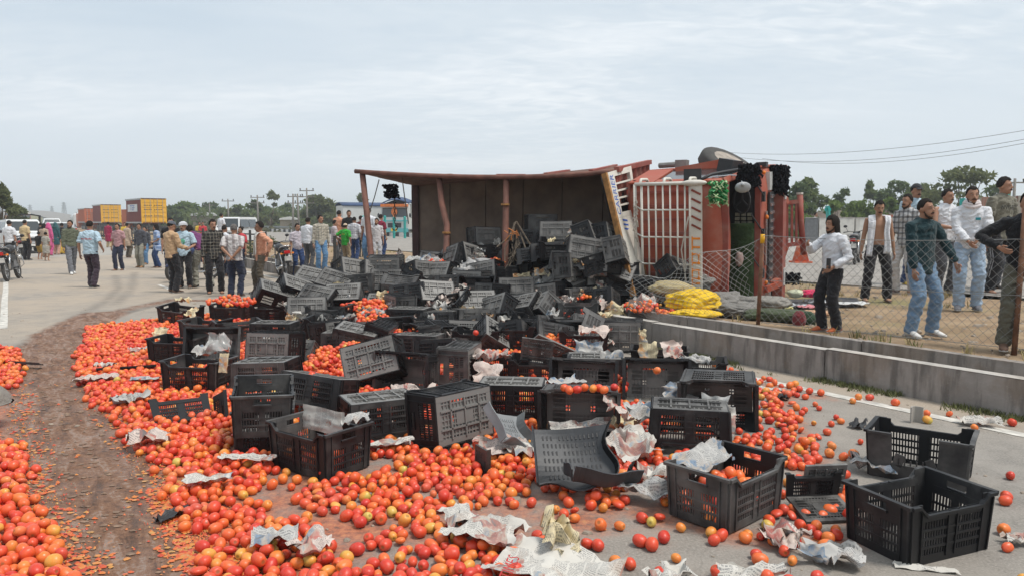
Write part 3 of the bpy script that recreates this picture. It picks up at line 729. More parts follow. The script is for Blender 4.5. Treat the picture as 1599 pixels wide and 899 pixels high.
def wheel(parent, c, r, w, ax=(0, 1, 0), spokes=0, name="wheel", rimmat=None):
    t = MB(); ax = Vector(ax).normalized(); c = Vector(c); p = [c-ax*w*.5, c-ax*w*.46, c-ax*w*.3, c+ax*w*.3, c+ax*w*.46, c+ax*w*.5]
    t.tube(p, [r*.72, r*.93, r, r, r*.93, r*.72], 20); o = t.build(name, M_tyre, parent, True)
    k = MB(); k.tube([c-ax*w*.51, c-ax*w*.44, c+ax*w*.44, c+ax*w*.51], [r*.60, r*.66, r*.66, r*.60], 16); k.tube([c-ax*w*.56, c+ax*w*.56], [r*.2, r*.2], 8); k.build("rim", rimmat or M_rim, o)
    return o
def car(loc, yaw, L, Wd, H, mat, label, cat, kind='suv', group=None):
    r = empty("parked_"+kind if kind in ('van',) else "car", loc, yaw, label, cat, group)     # front towards -y
    if kind == 'van': prof = [(-L/2, .35), (-L/2, H*.55), (-L*.47, H*.62), (-L*.36, H*.97), (-L*.30, H), (L*.47, H), (L*.5, H*.93), (L/2, .35)]
    elif kind == 'suv': prof = [(-L/2, .35), (-L/2, H*.50), (-L*.47, H*.56), (-L*.22, H*.63), (-L*.10, H*.96), (-L*.04, H), (L*.40, H*.98), (L*.47, H*.90), (L*.5, H*.55), (L/2, .35)]
    else: prof = [(-L/2, .3), (-L/2, H*.48), (-L*.47, H*.54), (-L*.20, H*.64), (-L*.06, H*.97), (L*.22, H), (L*.38, H*.68), (L*.5, H*.62), (L/2, .3)]
    b = MB(); n = len(prof); vs = []
    for sx_, ins in ((-1, 0), (1, 0)):
        for (y, z) in prof: vs.append((sx_*(Wd/2-(.13*Wd*max(0, (z/H-.58)/.42))), y, z))
    b.add(vs, [tuple(range(n)), tuple(range(2*n-1, n-1, -1))]+[(i, n+i, n+(i+1) % n, (i+1) % n) for i in range(n)])
    b.build("body", mat, r)
    i0 = 3 if kind != 'van' else 2
    def wpt(sx_, y, z): return Vector((sx_*(Wd/2-(.13*Wd*max(0, (z/H-.58)/.42))), y, z))
    (y0, z0), (y1, z1) = prof[i0], prof[i0+1]
    nrm = Vector((0, -(z1-z0), (y1-y0))).normalized()*.006
    if nrm.y > 0: nrm = -nrm
    q = [wpt(s_*.9, y0+(y1-y0)*f, z0+(z1-z0)*f)+nrm for s_, f in ((-1, .08), (1, .08), (1, .93), (-1, .93))]
    b = MB(); b.add(q, [(0, 1, 2, 3)]); b.build("windscreen", M_glass, r)
    for s_ in (-1, 1):
        ya, yb = y1+L*.02, L*.42; m_ = (ya+yb)/2
        for (u0, u1) in ((ya, m_-.04), (m_+.04, yb)):
            z_0, z_1 = H*.64, H*.92
            q = [wpt(s_, u0-(0.12*L*.5 if u0 == ya else 0), z_0), wpt(s_, u1, z_0), wpt(s_, u1-(.03 if u1 == yb else 0), z_1), wpt(s_, u0, z_1)]
            b = MB(); b.add([p+Vector((s_*.006, 0, 0)) for p in q], [(0, 1, 2, 3) if s_ > 0 else (3, 2, 1, 0)]); b.build("side_window", M_glass, r)
        b = MB(); b.box((s_*Wd*.36, -L/2-.01, H*.45), (Wd*.2, .04, H*.10)); b.build("headlight", M_lamp, r)
        b = MB(); b.box((s_*Wd*.42, L/2+.01, H*.5), (Wd*.12, .04, H*.16)); b.build("tail_light", M_red, r)
        b = MB(); b.ell((s_*(Wd/2+.1), y1-.05*L, H*.64), (.11, .06, .08), None, 8, 5); b.build("wing_mirror", M_plastic, r)
        for y in (-L*.32, L*.30): wheel(r, (s_*(Wd/2-.10), y, .34), .34, .22, (1, 0, 0))
    b = MB(); b.box((0, -L/2-.015, H*.42), (Wd*.5, .04, H*.09)); b.build("grille", M_plastic, r)
    b = MB(); b.box((0, -L/2-.03, .42), (Wd*.98, .12, .2)); b.build("front_bumper", mat if kind == 'van' else M_plastic, r)
    b = MB(); b.box((0, -L/2-.10, .44), (.5, .015, .11)); b.build("number_plate", M_whitepaint, r)
    return r
M_carwhite = paint("white_car_paint", (.62, .63, .63), .3, .15); M_carsilver = paint("silver_car_paint", (.36, .37, .38), .3, .2); M_carblack = paint("black_car_paint", (.03, .03, .035), .3, .2)
def at(px, d, z=0.0): q = P(px, 346, d); return Vector((q.x, d, z))
ROADDIR = AR+PI          # front towards the camera, along the road
car(at(33, 39), AR+R_(8), 4.4, 1.85, 1.72, M_carwhite, "white sport utility car facing the camera on the left shoulder", "car", 'suv', "cars on the left side of the road")
car(at(91, 58), AR+R_(10), 4.2, 1.75, 1.55, M_carwhite, "white car behind the woman in the teal top", "car", 'saloon', "cars on the left side of the road")
car(at(80, 74), AR, 4.0, 1.7, 1.9, M_carwhite, "white van far behind the pink scarf woman", "van", 'van', "cars on the left side of the road")
car(at(104, 82), AR+PI, 4.0, 1.7, 1.5, M_carsilver, "silver car far down the road beside the olive sweater man", "car", 'saloon', "cars on the left side of the road")
car(at(371, 50), AR-R_(34), 3.9, 1.62, 1.9, M_carwhite, "white van parked behind the man with hands clasped behind his back", "van", 'van')
# open jeep with a dark canopy
r = empty("jeep", at(41, 50), AR, "dark open jeep with a black canopy behind the white car", "jeep")
b = MB(); b.box((0, 0, .75), (1.6, 3.6, .7)); b.build("body", M_carblack, r)
b = MB(); b.slab(lambda u, w: Vector((-.82+1.64*u, -1.2+3.0*w, 1.98+.10*math.sin(PI*u))), 6, 3, .05); b.build("canopy", cloth("black_canvas", (.02, .02, .022)), r)
for s_ in (-1, 1):
    for y in (-1.15, .2, 1.7): b = MB(); b.bar((s_*.78, y, 1.1), (s_*.78, y, 2.0), .06); b.build("canopy_pole", M_dark, r)
    for y in (-1.2, 1.1): wheel(r, (s_*.75, y, .36), .36, .22, (1, 0, 0))
    b = MB(); b.ell((s_*.5, -1.82, .8), (.12, .05, .12), None, 8, 6); b.build("headlight", M_lamp, r)
b = MB(); b.bar((-.75, -1.1, 1.15), (-.75, -1.0, 1.7), .05); b.bar((.75, -1.1, 1.15), (.75, -1.0, 1.7), .05); b.bar((-.75, -1.0, 1.7), (.75, -1.0, 1.7), .05); b.build("windscreen_frame", M_dark, r)
# lorries on the flyover, tiny
for k, (t, s_, col_, lab) in enumerate([(300, 1.5, (.45, .43, .4), "tiny pale lorry climbing the flyover road"), (345, 4.6, (.12, .10, .10), "tiny dark lorry at the crest of the flyover road"), (250, 4.4, (.55, .55, .52), "tiny white lorry at the foot of the flyover road"), (275, 20, (.5, .5, .5), "tiny white lorry on the far flyover carriageway")]):
    w_ = (t-175)/420; q = ST(s_-18*w_*w_, t, 8.5*(3*w_*w_-2*w_**3)+.16)
    r = empty("distant_lorry", q, AR, lab, "lorry", "lorries on the flyover")
    m_ = paint("lorry_paint_%d" % k, col_, .6, .2)
    b = MB(); b.box((0, .8, 2.0), (2.3, 6, 2.4)); b.build("cargo_body", m_, r)
    b = MB(); b.box((0, -3.2, 1.6), (2.2, 1.8, 2.2)); b.build("cab", M_carwhite if k % 2 else M_roofred, r)
    b = MB(); b.box((0, -4.115, 2.0), (1.9, .02, .8)); b.build("windscreen", M_glass, r)
    for s2 in (-1, 1):
        for y in (-3, 1.6, 3.0): wheel(r, (s2*.95, y, .5), .5, .3, (1, 0, 0))
# container lorries seen from behind
M_cred = paint("container_oxide_red", (.23, .055, .045), .6, .15); M_cyel = paint("container_yellow", (.74, .40, .02), .6, .12); M_cora = paint("container_orange", (.46, .11, .035), .6, .15)
M_bluetext = simple("blue_lettering", (.03, .10, .40), .6, .1); M_signwhite = simple("sign_white", (.68, .69, .70), .6, .08); M_blacktext = simple("black_lettering", (.03, .03, .03), .6, .1)
def container(px, d, yaw, L, W_, z0, z1, dm, sm, lab, sign=None, group="container lorries queued on the road"):
    r = empty("container_lorry", at(px, d, .05), yaw, lab, "lorry", group)
    h = z1-z0
    b = MB(); b.box((0, L/2, z0+h/2), (W_-.1, L-.1, h)); b.build("box", sm, r)
    for sx_ in (-1, 1):
        b = MB(); n = int(L/.28)
        for i in range(n):
            y = .2+(L-.4)*(i+.5)/n; b.box((sx_*(W_/2-.045), y, z0+h/2), (.05, (L-.4)/n*.5, h-.4))
        b.build("corrugation", sm, r)['kind'] = 'stuff'
        b = MB()
        for z in (z0+.08, z1-.08): b.box((sx_*(W_/2-.03), L/2, z), (.14, L, .16))
        b.build("side_rail", M_carsilver, r)
        d_ = MB(); x = sx_*W_*.245; d_.box((x, -.02, z0+h/2), (W_*.48, .06, h-.2))
        for i in range(5): d_.box((x, -.065, z0+h*(i+.62)/5.2), (W_*.44, .04, h*.10))
        do = d_.build("door", dm, r)
        for i in (-.35, .35):
            b = MB(); b.tube([(x+i*W_*.3, -.115, z0+.05), (x+i*W_*.3, -.115, z1-.05)], .022, 6); b.build("locking_rod", M_carsilver, do)
        b = MB(); b.box((sx_*(W_/2-.04), -.02, z0+h/2), (.09, .10, h)); b.build("corner_post", dm, r)
        for y in (.9, 2.0, 3.2): wheel(r, (sx_*(W_/2-.25), y, .5), .5, .45, (1, 0, 0))
    b = MB(); b.box((0, -.02, z1-.05), (W_, .1, .12)); b.build("header", simple("dark_rust", (.10, .06, .04)), r)
    b = MB(); b.box((-.5, L/2, z0-.16), (.2, L, .3)); b.box((.5, L/2, z0-.16), (.2, L, .3)); b.box((0, .15, z0-.35), (W_*.95, .15, .2)); b.build("chassis", M_dark, r)
    b = MB(); b.box((0, L+1.2, 1.7), (W_*.95, 2.0, 2.4)); b.build("cab", M_cora, r)
    if sign:
        b = MB(); b.box((-W_/2-.04, L*.52, z0+h*.62), (.03, L*.62, h*.30)); so_ = b.build("sign_board", M_signwhite, r)
        text(sign, h*.30, M_bluetext, so_, frame((-W_/2-.06, L*.52, z0+h*.62), (0, -1, 0), (0, 0, 1)), sx_=1.5)
    b = MB()
    for z in (.30, .55, .72):
        for q in range(12):
            if q % 6 != 5: b.box((-.95+.17*q, -.098, z0+h*z), (.11, .006, .07))
    b.build("stencilled_marks", M_blacktext, r)
    return r
_t0 = text
def text_skip(*a, **k): return None
text_keep = text
def container_(px, d, *a, **k):
    global text
    return container(px, d, *a, **k)
container_(241, 79, AR+R_(7), 6.1, 2.5, 1.35, 4.0, M_cyel, M_cred, "nearest container lorry with yellow doors and a blue and white sign on its red side", sign="TEF")
container_(174, 103, AR+R_(5), 6.1, 2.5, 1.35, 3.9, M_cyel, M_cred, "middle container lorry with yellow doors and a plain dark red side")
container_(146, 122, AR+R_(5), 6.1, 2.5, 1.35, 3.7, M_cora, M_cora, "orange red container lorry left of the middle container lorry")
container_(139, 150, AR-R_(2), 6.1, 2.5, 1.35, 3.95, M_cyel, M_cora, "farthest container lorry with an orange side and a yellow edge")
# white tanker and bus far left of the containers
r = empty("tanker_lorry", at(124, 160, 0), AR, "white tanker lorry left of the farthest container", "lorry")
b = MB(); b.tube([(0, 0, 2.2), (0, .2, 2.2), (0, 7, 2.2), (0, 7.2, 2.2)], [1.0, 1.25, 1.25, 1.0], 14); b.build("tank", M_carwhite, r, True)
b = MB(); b.box((0, 3.5, .95), (1.2, 7.6, .3)); b.build("chassis", M_dark, r)
b = MB(); b.box((0, -1.4, 1.8), (2.4, 1.8, 2.4)); b.build("cab", M_carwhite, r)
for s2 in (-1, 1):
    for y in (-1.4, 4, 5.4): wheel(r, (s2*1.0, y, .5), .5, .35, (1, 0, 0))
# lorry under a blue tarpaulin
M_bluetarp = cloth("blue_tarpaulin", (.02, .17, .48))
r = empty("tarpaulin_lorry", at(314, 135, .2), AR+R_(52), "lorry with a bright blue tarpaulin far behind the standing group", "lorry")
b = MB(); b.slab(lambda u, w: Vector((1.25*math.cos(PI*(1-u)), -2.2+4.6*w, 1.5+.75*math.sin(PI*u)**.6+.05*math.sin(9*w))), 10, 8, .05); b.build("tarpaulin", M_bluetarp, r, True)
b = MB(); b.box((0, .1, 1.0), (2.3, 4.6, .95)); b.build("cargo_body", M_carsilver, r)
b = MB(); b.box((0, -3.2, 1.3), (2.1, 1.5, 1.8)); b.build("cab", simple("pale_teal_paint", (.25, .38, .38)), r)
for s2 in (-1, 1):
    for y in (-3, 1.6): wheel(r, (s2*.95, y, .45), .45, .3, (1, 0, 0))
# decorated lorry facing the camera beyond the guard rail
def decorated():
    d = 66; r = empty("decorated_lorry", at(616, d, .25), R_(-4), "painted goods lorry with a blue top facing the camera behind the guard rail", "lorry")
    Mw = paint("lorry_white", (.55, .56, .55), .5, .2); Mo = simple("lorry_orange_trim", (.60, .16, .03), .5); Mt = paint("lorry_turquoise", (.14, .42, .45), .5, .15); Mb = cloth("navy_blue_tarpaulin", (.035, .065, .14))
    k = d/FPX
    b = MB(); b.box((0, .9, 1.15), (2.5, 1.8, 1.0)); b.build("cab_lower", Mw, r)
    b = MB(); b.prism([(-.9, 1.65), (.0, 1.65), (0, 2.85), (-.65, 2.85)], -1.25, 1.25, Matrix(((0, 0, 1, 0), (1, 0, 0, .9), (0, 1, 0, 0), (0, 0, 0, 1)))); b.build("cab_upper", Mw, r)
    for s_ in (-1, 1):
        b = MB(); b.add([(s_*.08, -.012, 1.75), (s_*1.12, -.012, 1.75), (s_*1.1, .17, 2.55), (s_*.08, .17, 2.55)], [(0, 1, 2, 3)]); b.build("windscreen", M_glass, r)
        b = MB(); b.box((s_*.95, -.03, 1.0), (.28, .06, .22)); b.build("headlight", M_lamp, r)
        b = MB(); b.ell((s_*1.42, -.05, 1.9), (.10, .08, .2), None, 8, 6); b.build("mirror", M_plastic, r)
        wheel(r, (s_*1.0, .9, .5), .5, .32, (1, 0, 0))
    b = MB(); b.box((0, -.05, 2.15), (.22, .05, 1.0)); b.ell((0, -.06, 2.2), (.28, .03, .34), None, 10, 6); b.build("ornament", Mo, r)
    b = MB(); b.box((0, .05, 2.78), (2.4, .5, .24)); b.build("visor", Mo, r)
    b = MB(); b.box((0, -.02, 1.02), (1.2, .06, .4)); b.build("grille", M_plastic, r)
    b = MB(); b.box((0, -.06, 1.42), (2.45, .06, .12)); b.build("stripe", Mt, r)
    b = MB(); b.box((0, -.12, .58), (2.5, .2, .34)); b.build("bumper", Mt, r)
    b = MB(); b.box((0, -.24, .62), (.55, .02, .26)); b.build("number_plate", M_yellowplate, r)
    b = MB(); b.slab(lambda u, w: Vector((-1.25+2.5*u, .35+1.6*w, 2.95+.35*math.sin(PI*u)+.25*w)), 8, 4, .08); b.build("roof_tarpaulin", Mb, r, True)
    b = MB(); b.box((-.0, 5.2, 2.0), (2.5, 6.5, 1.9)); b.build("cargo_body", Mw, r)
    b = MB(); b.slab(lambda u, w: Vector((-1.35+2.7*u, 1.95+6.6*w, 2.95+.35*math.sin(PI*u)+.06*math.sin(14*w))), 8, 10, .08); b.build("cargo_tarpaulin", Mb, r, True)
    r2 = empty("goods_lorry", at(572, 72, .25), R_(118), "white sided goods lorry with a dark blue top left of the painted lorry", "lorry")
    b = MB(); b.box((0, 0, 1.9), (2.4, 5.2, 1.9)); b.build("cargo_body", Mw, r2)
    b = MB(); b.slab(lambda u, w: Vector((-1.3+2.6*u, -2.7+5.4*w, 2.85+.3*math.sin(PI*u))), 8, 6, .08); b.build("cargo_tarpaulin", Mb, r2, True)
    b = MB(); b.box((0, -3.4, 1.4), (2.2, 1.5, 1.7)); b.build("cab", M_roofred, r2)
    for s_ in (-1, 1):
        for y in (-3.2, 1.5): wheel(r2, (s_*.95, y, .5), .5, .32, (1, 0, 0))
    for px, top, lab in [(567, 337, "green post left of the painted lorry"), (601, 337, "green post left of the painted lorry headlight"), (615, 339, "green post in front of the painted lorry grille"), (632, 338, "green post right of the painted lorry grille")]:
        dd = 58; a = at(px, dd, .28); h = P(px, top, dd).z; b = MB(); b.tube([a, (a.x, dd, h-.05), (a.x, dd, h)], [.10, .10, .04], 8); b.tube([(a.x, dd, .7), (a.x, dd, .8)], [.12, .12], 8)
        tag(b.build("marker_post", M_teal), lab, "post", "teal posts")
decorated()
# ================================================================== THE OVERTURNED LORRY
M_tred = paint("faded_red_lorry_paint", (.26, .052, .036), .6, .38); M_torange = paint("orange_red_cab_paint", (.33, .066, .032), .5, .30)
M_plank = simple("brown_painted_plank", (.16, .085, .06), .85, .35, 4, .4); M_ply = simple("dirty_cargo_floor_sheet", (.165, .130, .105), .9, .28, 2.5, .35)
M_pole_ = simple("red_oxide_pole", (.165, .075, .055), .75, .35, 5, .4); M_wht = paint("cream_white_paint", (.60, .58, .52), .6, .45); M_rust = simple("rusty_edge", (.30, .15, .05), .85, .4, 12, .4)
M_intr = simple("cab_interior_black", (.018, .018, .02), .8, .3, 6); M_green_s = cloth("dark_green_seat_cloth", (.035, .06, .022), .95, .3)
A0, A1, A2 = P(555, 268, 14.0), P(780, 277, 12.95), P(958, 268, 12.0); B0, B2 = P(650, 290, 16.0), P(1010, 256, 14.0)
TR = empty("overturned_lorry", Vector((1.5, 14, 0)), 0, "overturned red goods lorry lying on its side with its open cargo bed facing the camera", "lorry")
TO = TR.location.copy(); tv = lambda v: Vector(v)-TO
def near(u):
    # quadratic through the three measured points
    um = .52; l0 = (u-um)*(u-1)/(um); l1 = u*(u-1)/(um*(um-1)); l2 = u*(u-um)/(1-um)
    return A0*l0+A1*l1+A2*l2
def far_(u): return B0.lerp(B2, u)+Vector((0, 0, -.03*math.sin(PI*u)))
for k in range(6):
    a, c = k/6+.004, (k+1)/6-.004; b = MB()
    b.slab(lambda u, w: tv(near(u).lerp(far_(u), a+(c-a)*w)+Vector((0, 0, .004*(k % 2)))), 18, 1, .04)
    b.build("side_plank", M_plank if k else M_pole_, TR)
for k in range(5):          # ribs on the outside of the upper side
    u = .12+.19*k; b = MB(); b.bar(tv(near(u).lerp(far_(u), .12)+Vector((0, 0, .03))), tv(far_(u)+Vector((0, 0, .03))), .08, .05); b.build("side_rib", M_tred, TR)
b = MB(); b.tube([tv(near(i/16)+Vector((0, -.02, .0))) for i in range(17)], .045, 6); b.build("top_rail", M_pole_, TR, True)
# cargo floor, now standing upright
dn = Vector((-.02, .06, -2.25))
NP = 6
for k in range(NP):
    a, c = k/NP+.002, (k+1)/NP-.002; b = MB()
    b.slab(lambda u, w: tv(far_(a+(c-a)*u)+dn*w+Vector((0, -.03+.006*(k % 2), 0))), 2, 3, .04); b.build("floor_panel", M_ply, TR)
b = MB(); b.slab(lambda u, w: tv(far_(u)+dn*w+Vector((0, .03, -.02))), 6, 3, .03); b.build("floor_gap_backing", M_ply, TR)  # sheet added behind the floor panels to stop light showing through their gaps
b = MB(); b.bar(tv(B0+Vector((-.02, -.04, .02))), tv(B0+dn+Vector((0, -.04, 0))), .16, .14, (1, 0, 0)); b.bar(tv(B0+Vector((.16, -.07, 0))), tv(B0+dn+Vector((.16, -.07, 0))), .05, .05, (1, 0, 0)); b.build("rear_frame", simple("dark_maroon_steel", (.075, .045, .045), .8, .3, 5), TR)
# lower side under the load
b = MB(); b.slab(lambda u, w: tv(Vector((near(u).x, near(u).y, .30)).lerp(far_(u)+dn, w)), 8, 2, .05); b.build("side_plank", M_plank, TR)
# front wall of the cargo body
FT = lambda w: A2.lerp(B2, w)
b = MB(); b.slab(lambda u, w: tv(FT(u)+Vector((.03, .02, -2.15*w))), 4, 4, .05); fw = b.build("front_wall", M_tred, TR)
for k in range(7):
    w = .06+.145*k; b = MB(); b.bar(tv(FT(w)+Vector((.06, .0, .02))), tv(FT(w)+Vector((.07, .0, -2.1))), .07, .05, (1, 0, 0)); b.build("front_rib", M_tred, TR)
b = MB(); b.bar(tv(FT(0)+Vector((.05, 0, .03))), tv(FT(1)+Vector((.05, 0, .03))), .09, .08); b.bar(tv(FT(0)+Vector((.07, 0, -.55))), tv(FT(1)+Vector((.07, 0, -.55))), .06, .05); b.build("front_rail", M_tred, TR)
# white crown board with slots
K00, K10, K01, K11 = P(945, 271, 11.75), P(983, 260, 12.45), P(990, 462, 11.35), P(1014, 462, 12.05)
def KR(u, v): return (K00*(1-u)+K10*u)*(1-v)+(K01*(1-u)+K11*u)*v
CRN = ((K10-K00).cross(K01-K00)).normalized()
def kpatch(u0, u1, v0, v1, th, name, mat, parent):
    q = [KR(u0, v0), KR(u1, v0), KR(u1, v1), KR(u0, v1)]; b = MB()
    b.hexa([tv(p-CRN*th*.5) for p in q]+[tv(p+CRN*th*.5) for p in q]); return b.build(name, mat, parent)
cb_ = kpatch(0, 1, .375, 1, .06, "crown_board", M_wht, TR)
kpatch(.0, .26, .001, .374, .062, "stile", M_wht, cb_); kpatch(.90, 1, .001, .374, .062, "stile", M_wht, cb_)
kpatch(.262, .898, .001, .045, .06, "rail", M_wht, cb_); kpatch(.262, .898, .335, .374, .06, "rail", M_wht, cb_)
for k in range(4): kpatch(.262, .898, .098+.058*k, .112+.058*k, .05, "slat", M_wht, cb_)
b = MB()
for v0, v1 in ((0, 1),): b.bar(tv(KR(-.03, v0)), tv(KR(-.03, v1)), .05, .09, CRN)
b.build("edge_strip", M_rust, cb_)
b = MB(); b.bar(tv(KR(.80, .39)-CRN*.04), tv(KR(.86, .99)-CRN*.04), .03, .03); b.bar(tv(KR(1.02, .3)), tv(KR(1.02, 1)), .04, .07, CRN); b.build("edge_strip", M_rust, cb_)
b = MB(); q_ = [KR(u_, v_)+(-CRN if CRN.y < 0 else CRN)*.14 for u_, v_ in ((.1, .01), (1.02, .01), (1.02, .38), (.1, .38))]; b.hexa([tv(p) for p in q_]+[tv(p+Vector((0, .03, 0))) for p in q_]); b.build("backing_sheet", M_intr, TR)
nn = CRN if CRN.dot(Vector((0, -1, 0))) > 0 else -CRN
def ktext(s, u, v, size, mat, stretch=1):
    y = KR(u-.2, v)-KR(u+.2, v); x = KR(u, v-.1)-KR(u, v+.1); o_ = KR(u, v)+nn*.036
    z = x.normalized().cross(y.normalized())
    if z.dot(nn) < 0: y = -y
    text(s, size, mat, cb_, Matrix.Translation(-TO) @ frame(o_, x, y), sx_=stretch)
ktext("CARRIER", .14, .19, .17, M_bluetext, 1.0); ktext("III", .32, .44, .26, M_bluetext, 1.1); ktext("ALL", .38, .60, .16, M_blacktext); ktext("IN", .40, .83, .30, M_bluetext); ktext("*", .72, .86, .4, M_bluetext)
# cargo poles
def pole_t(pts, r, name="cargo_pole"):
    b = MB(); b.tube([tv(p) for p in pts], r, 8); return b.build(name, M_pole_, TR, True)
pole_t([P(566, 272, 14.0), P(574, 345, 13.7), P(581, 415, 13.3), P(583, 440, 13.1), Vector((-2.45, 13.05, .32))], .055)
pole_t([P(686, 279, 13.5), P(690, 318, 13.35), P(698, 352, 13.2), P(697, 385, 13.0), P(694, 425, 12.8), Vector((-1.15, 12.75, .32))], .055)
pole_t([P(791, 276, 12.95), P(790, 330, 12.8), P(789, 395, 12.6), Vector((-.11, 12.5, .32))], .055)
for px, py, d in ((697, 362, 13.1), (789, 318, 12.8), (579, 400, 13.4)):
    b = MB(); b.tube([tv(P(px, py, d)), tv(P(px, py+3, d))], .075, 8); b.build("pole_joint", M_rust, TR)
# tassel, chain and ropes hanging from the rear of the upper side
def strands(name, mat, c, w, h, n, parent, th=.012, off=None, curl=.03, sag=1.0):
    b = MB(); off = off or Vector((0, 0, 0))
    for _ in range(n):
        a = rnd(0, 6.28); q = math.sqrt(rnd(0, 1)); p = Vector(c)+Vector((math.cos(a)*w*q*.5, math.sin(a)*w*q*.4, rnd(-.5, .45)*h)); L = rnd(.12, .28)*h*sag
        d = Vector((rnd(-1, 1)*.5, rnd(-1, 1)*.5, -1)).normalized()
        b.tube([p-off, p+d*L*.5+Vector((rnd(-1, 1), rnd(-1, 1), 0))*curl-off, p+d*L+Vector((rnd(-1, 1), rnd(-1, 1), 0))*curl-off], [th, th*1.1, th*.4], 4)
    return b.build(name, mat, parent)
M_wool = simple("black_wool", (.008, .008, .010), .95, .4, 30, .6, spec=.1)
def tassel(name, c, w, h, n, lab, cat="tassel"):
    o = strands(name, M_wool, (0, 0, 0), w, h, n, None, .02, None, .03); b = MB()
    o.location = c; return tag(o, lab, cat, "black wool tassels hung on the lorry")
tassel("wool_tassel", P(610, 297, 14.6), .30, .26, 150, "black wool tassel hanging from the rear of the upper side with a chain below")
ch = MB(); p = P(616, 312, 14.55)
for k in range(9):
    c = p+Vector((0, 0, -.055*k)); ch.tube([c+Vector(((.018*math.cos(t) if k % 2 else 0), (0 if k % 2 else .018*math.cos(t)), .034*math.sin(t))) for t in [i*PI/4 for i in range(8)]], .008, 4, closed=True)
c = p+Vector((0, 0, -.55)); ch.tube([c+Vector((.05*math.sin(t), 0, .05*math.cos(t))) for t in [i*PI/5 for i in range(8)]], .012, 5)
tag(ch.build("chain", M_dark), "rusty chain with a hook hanging below the black tassel", "chain")
M_rope = simple("thin_rope", (.17, .15, .13), .9)
for k, (a, c) in enumerate([((592, 281, 14.6), (577, 332, 14.2)), ((627, 272, 14.3), (638, 350, 14.6))]):
    b = MB(); a = P(*a); c = P(*c); b.tube([a, a.lerp(c, .5)+Vector((0, 0, -.03)), c], .010, 4); tag(b.build("rope", M_rope), ["rope hanging left of the black tassel", "rope hanging right of the black tassel"][k], "rope")

# ------------------------------------------------------------------ the cab, modelled standing and laid over
th_, de = R_(30), R_(5)
f_ = Vector((math.cos(th_), -math.sin(th_), 0)); a_ = Vector((math.sin(th_), math.cos(th_), 0)); z_ = Vector((0, 0, 1))
eU = -a_*math.cos(de)-z_*math.sin(de); eL = z_*math.cos(de)-a_*math.sin(de)
CC = P(1116, 284, 11.34); OO = CC-(f_*1.40+eL*1.0+eU*2.3)
def L(x, y, z): return tv(OO+f_*x+eL*y+eU*z)
LM = Matrix((f_, eL, eU)).transposed()
class LB(MB):
    def lbox(s, c, d): s.box(L(*c), d, LM)
    def lbar(s, a, b, w, h=None, up=None): s.bar(L(*a), L(*b), w, h, up or eU)
    def ltube(s, pts, r, n=8): s.tube([L(*p) for p in pts], r, n)
    def lsheet(s, fn, nu, nv, th): s.slab(lambda u, w: L(*fn(u, w)), nu, nv, th)
def hw(z): return 1.18-(.18*max(0, (z-1.25)/1.05))         # half width by height
def roof_fn(u, w):
    x = 1.56*u*(1.02-.06*abs(1-2*w)**2.2); y = (1-2*w)*(1.0-.05*u**4); z = 2.3-.10*(abs(1-2*w))**6-.20*max(0, u-.78)**2*20-.02*(1-u)
    return (x, y, z)
b = LB(); b.lsheet(roof_fn, 14, 20, .02); cab_roof = b.build("cab_roof", M_torange, TR, True)
for k in range(9):
    y = -.86+.215*k; b = LB(); b.lbar((.08, y, 2.305), (1.12, y, 2.305), .035, .03); b.build("roof_ridge", M_tred, cab_roof)
# sides with window openings: posts, lower panel, glass
for sgn, nm in ((1, "side_panel"), (-1, "side_panel")):
    b = LB(); b.lsheet(lambda u, w: (.0+(1.80+.06*(1-w))*u, sgn*hw(1.25*w), 1.25*w+.02), 4, 4, .03); b.build(nm, M_torange, TR)
    b = LB(); b.lsheet(lambda u, w: (.0+.42*u, sgn*hw(1.27+1.0*w), 1.27+1.0*w), 2, 3, .03); b.build("rear_quarter", M_torange, TR)
    b = LB(); b.lsheet(lambda u, w: (.44+(1.30-.26*w)*u, sgn*(hw(1.29+.8*w)-.01), 1.29+.80*w), 2, 2, .01); b.build("door_window", M_glass, TR)
    b = LB(); b.lsheet(lambda u, w: (.44+(1.06-.0*w)*u, sgn*hw(2.1+.17*w), 2.1+.17*w), 2, 2, .03); b.build("door_header", M_torange, TR)
    b = LB(); b.lbar((1.80, sgn*1.16, 1.25), (1.50, sgn*1.0, 2.2), .09, .07); b.build("windscreen_pillar", M_torange, TR)
    b = LB(); b.lbox((.95, sgn*(1.20), .95), (.22, .03, .05)); b.build("door_handle", M_plastic, TR)
b = LB(); b.lsheet(lambda u, w: (.0, -hw(2.2*w)*(1-2*u), .05+2.2*w), 4, 4, .04); b.build("cab_rear_wall", M_tred, TR)
b = LB(); b.lsheet(lambda u, w: (1.9*u, 1.1*(1-2*w), .35), 3, 3, .04); b.build("cab_floor", M_intr, TR)
# nose: panel below the windscreen, grille, lamps, bumper
def nose(u, w): y = 1.17*(1-2*u); z = .42+.86*w; return (1.90-.05*w-.10*abs(1-2*u)**5, y, z)
b = LB(); b.lsheet(nose, 14, 5, .03); ns = b.build("nose_panel", M_torange, TR, True)
b = LB(); b.lbox((1.915, 0, .68), (.03, 1.5, .34)); gr = b.build("grille", M_plastic, ns)
for k in range(11):
    b = LB(); b.lbox((1.94, -.68+.136*k, .68), (.03, .05, .28)); b.build("grille_slat", M_chrome, gr)
b = LB(); b.lbox((1.905, 0, .98), (.02, .9, .07)); b.build("badge_strip", M_chrome, ns)
for s_ in (-1, 1):
    b = LB(); b.lbox((1.87, s_*.93, .66), (.08, .3, .22)); b.build("headlight", M_lamp, ns)
    b = LB(); b.ell(L(1.86, s_*1.08, 1.0), (.035, .035, .035), LM, 8, 6); b.build("indicator", M_amber, ns)
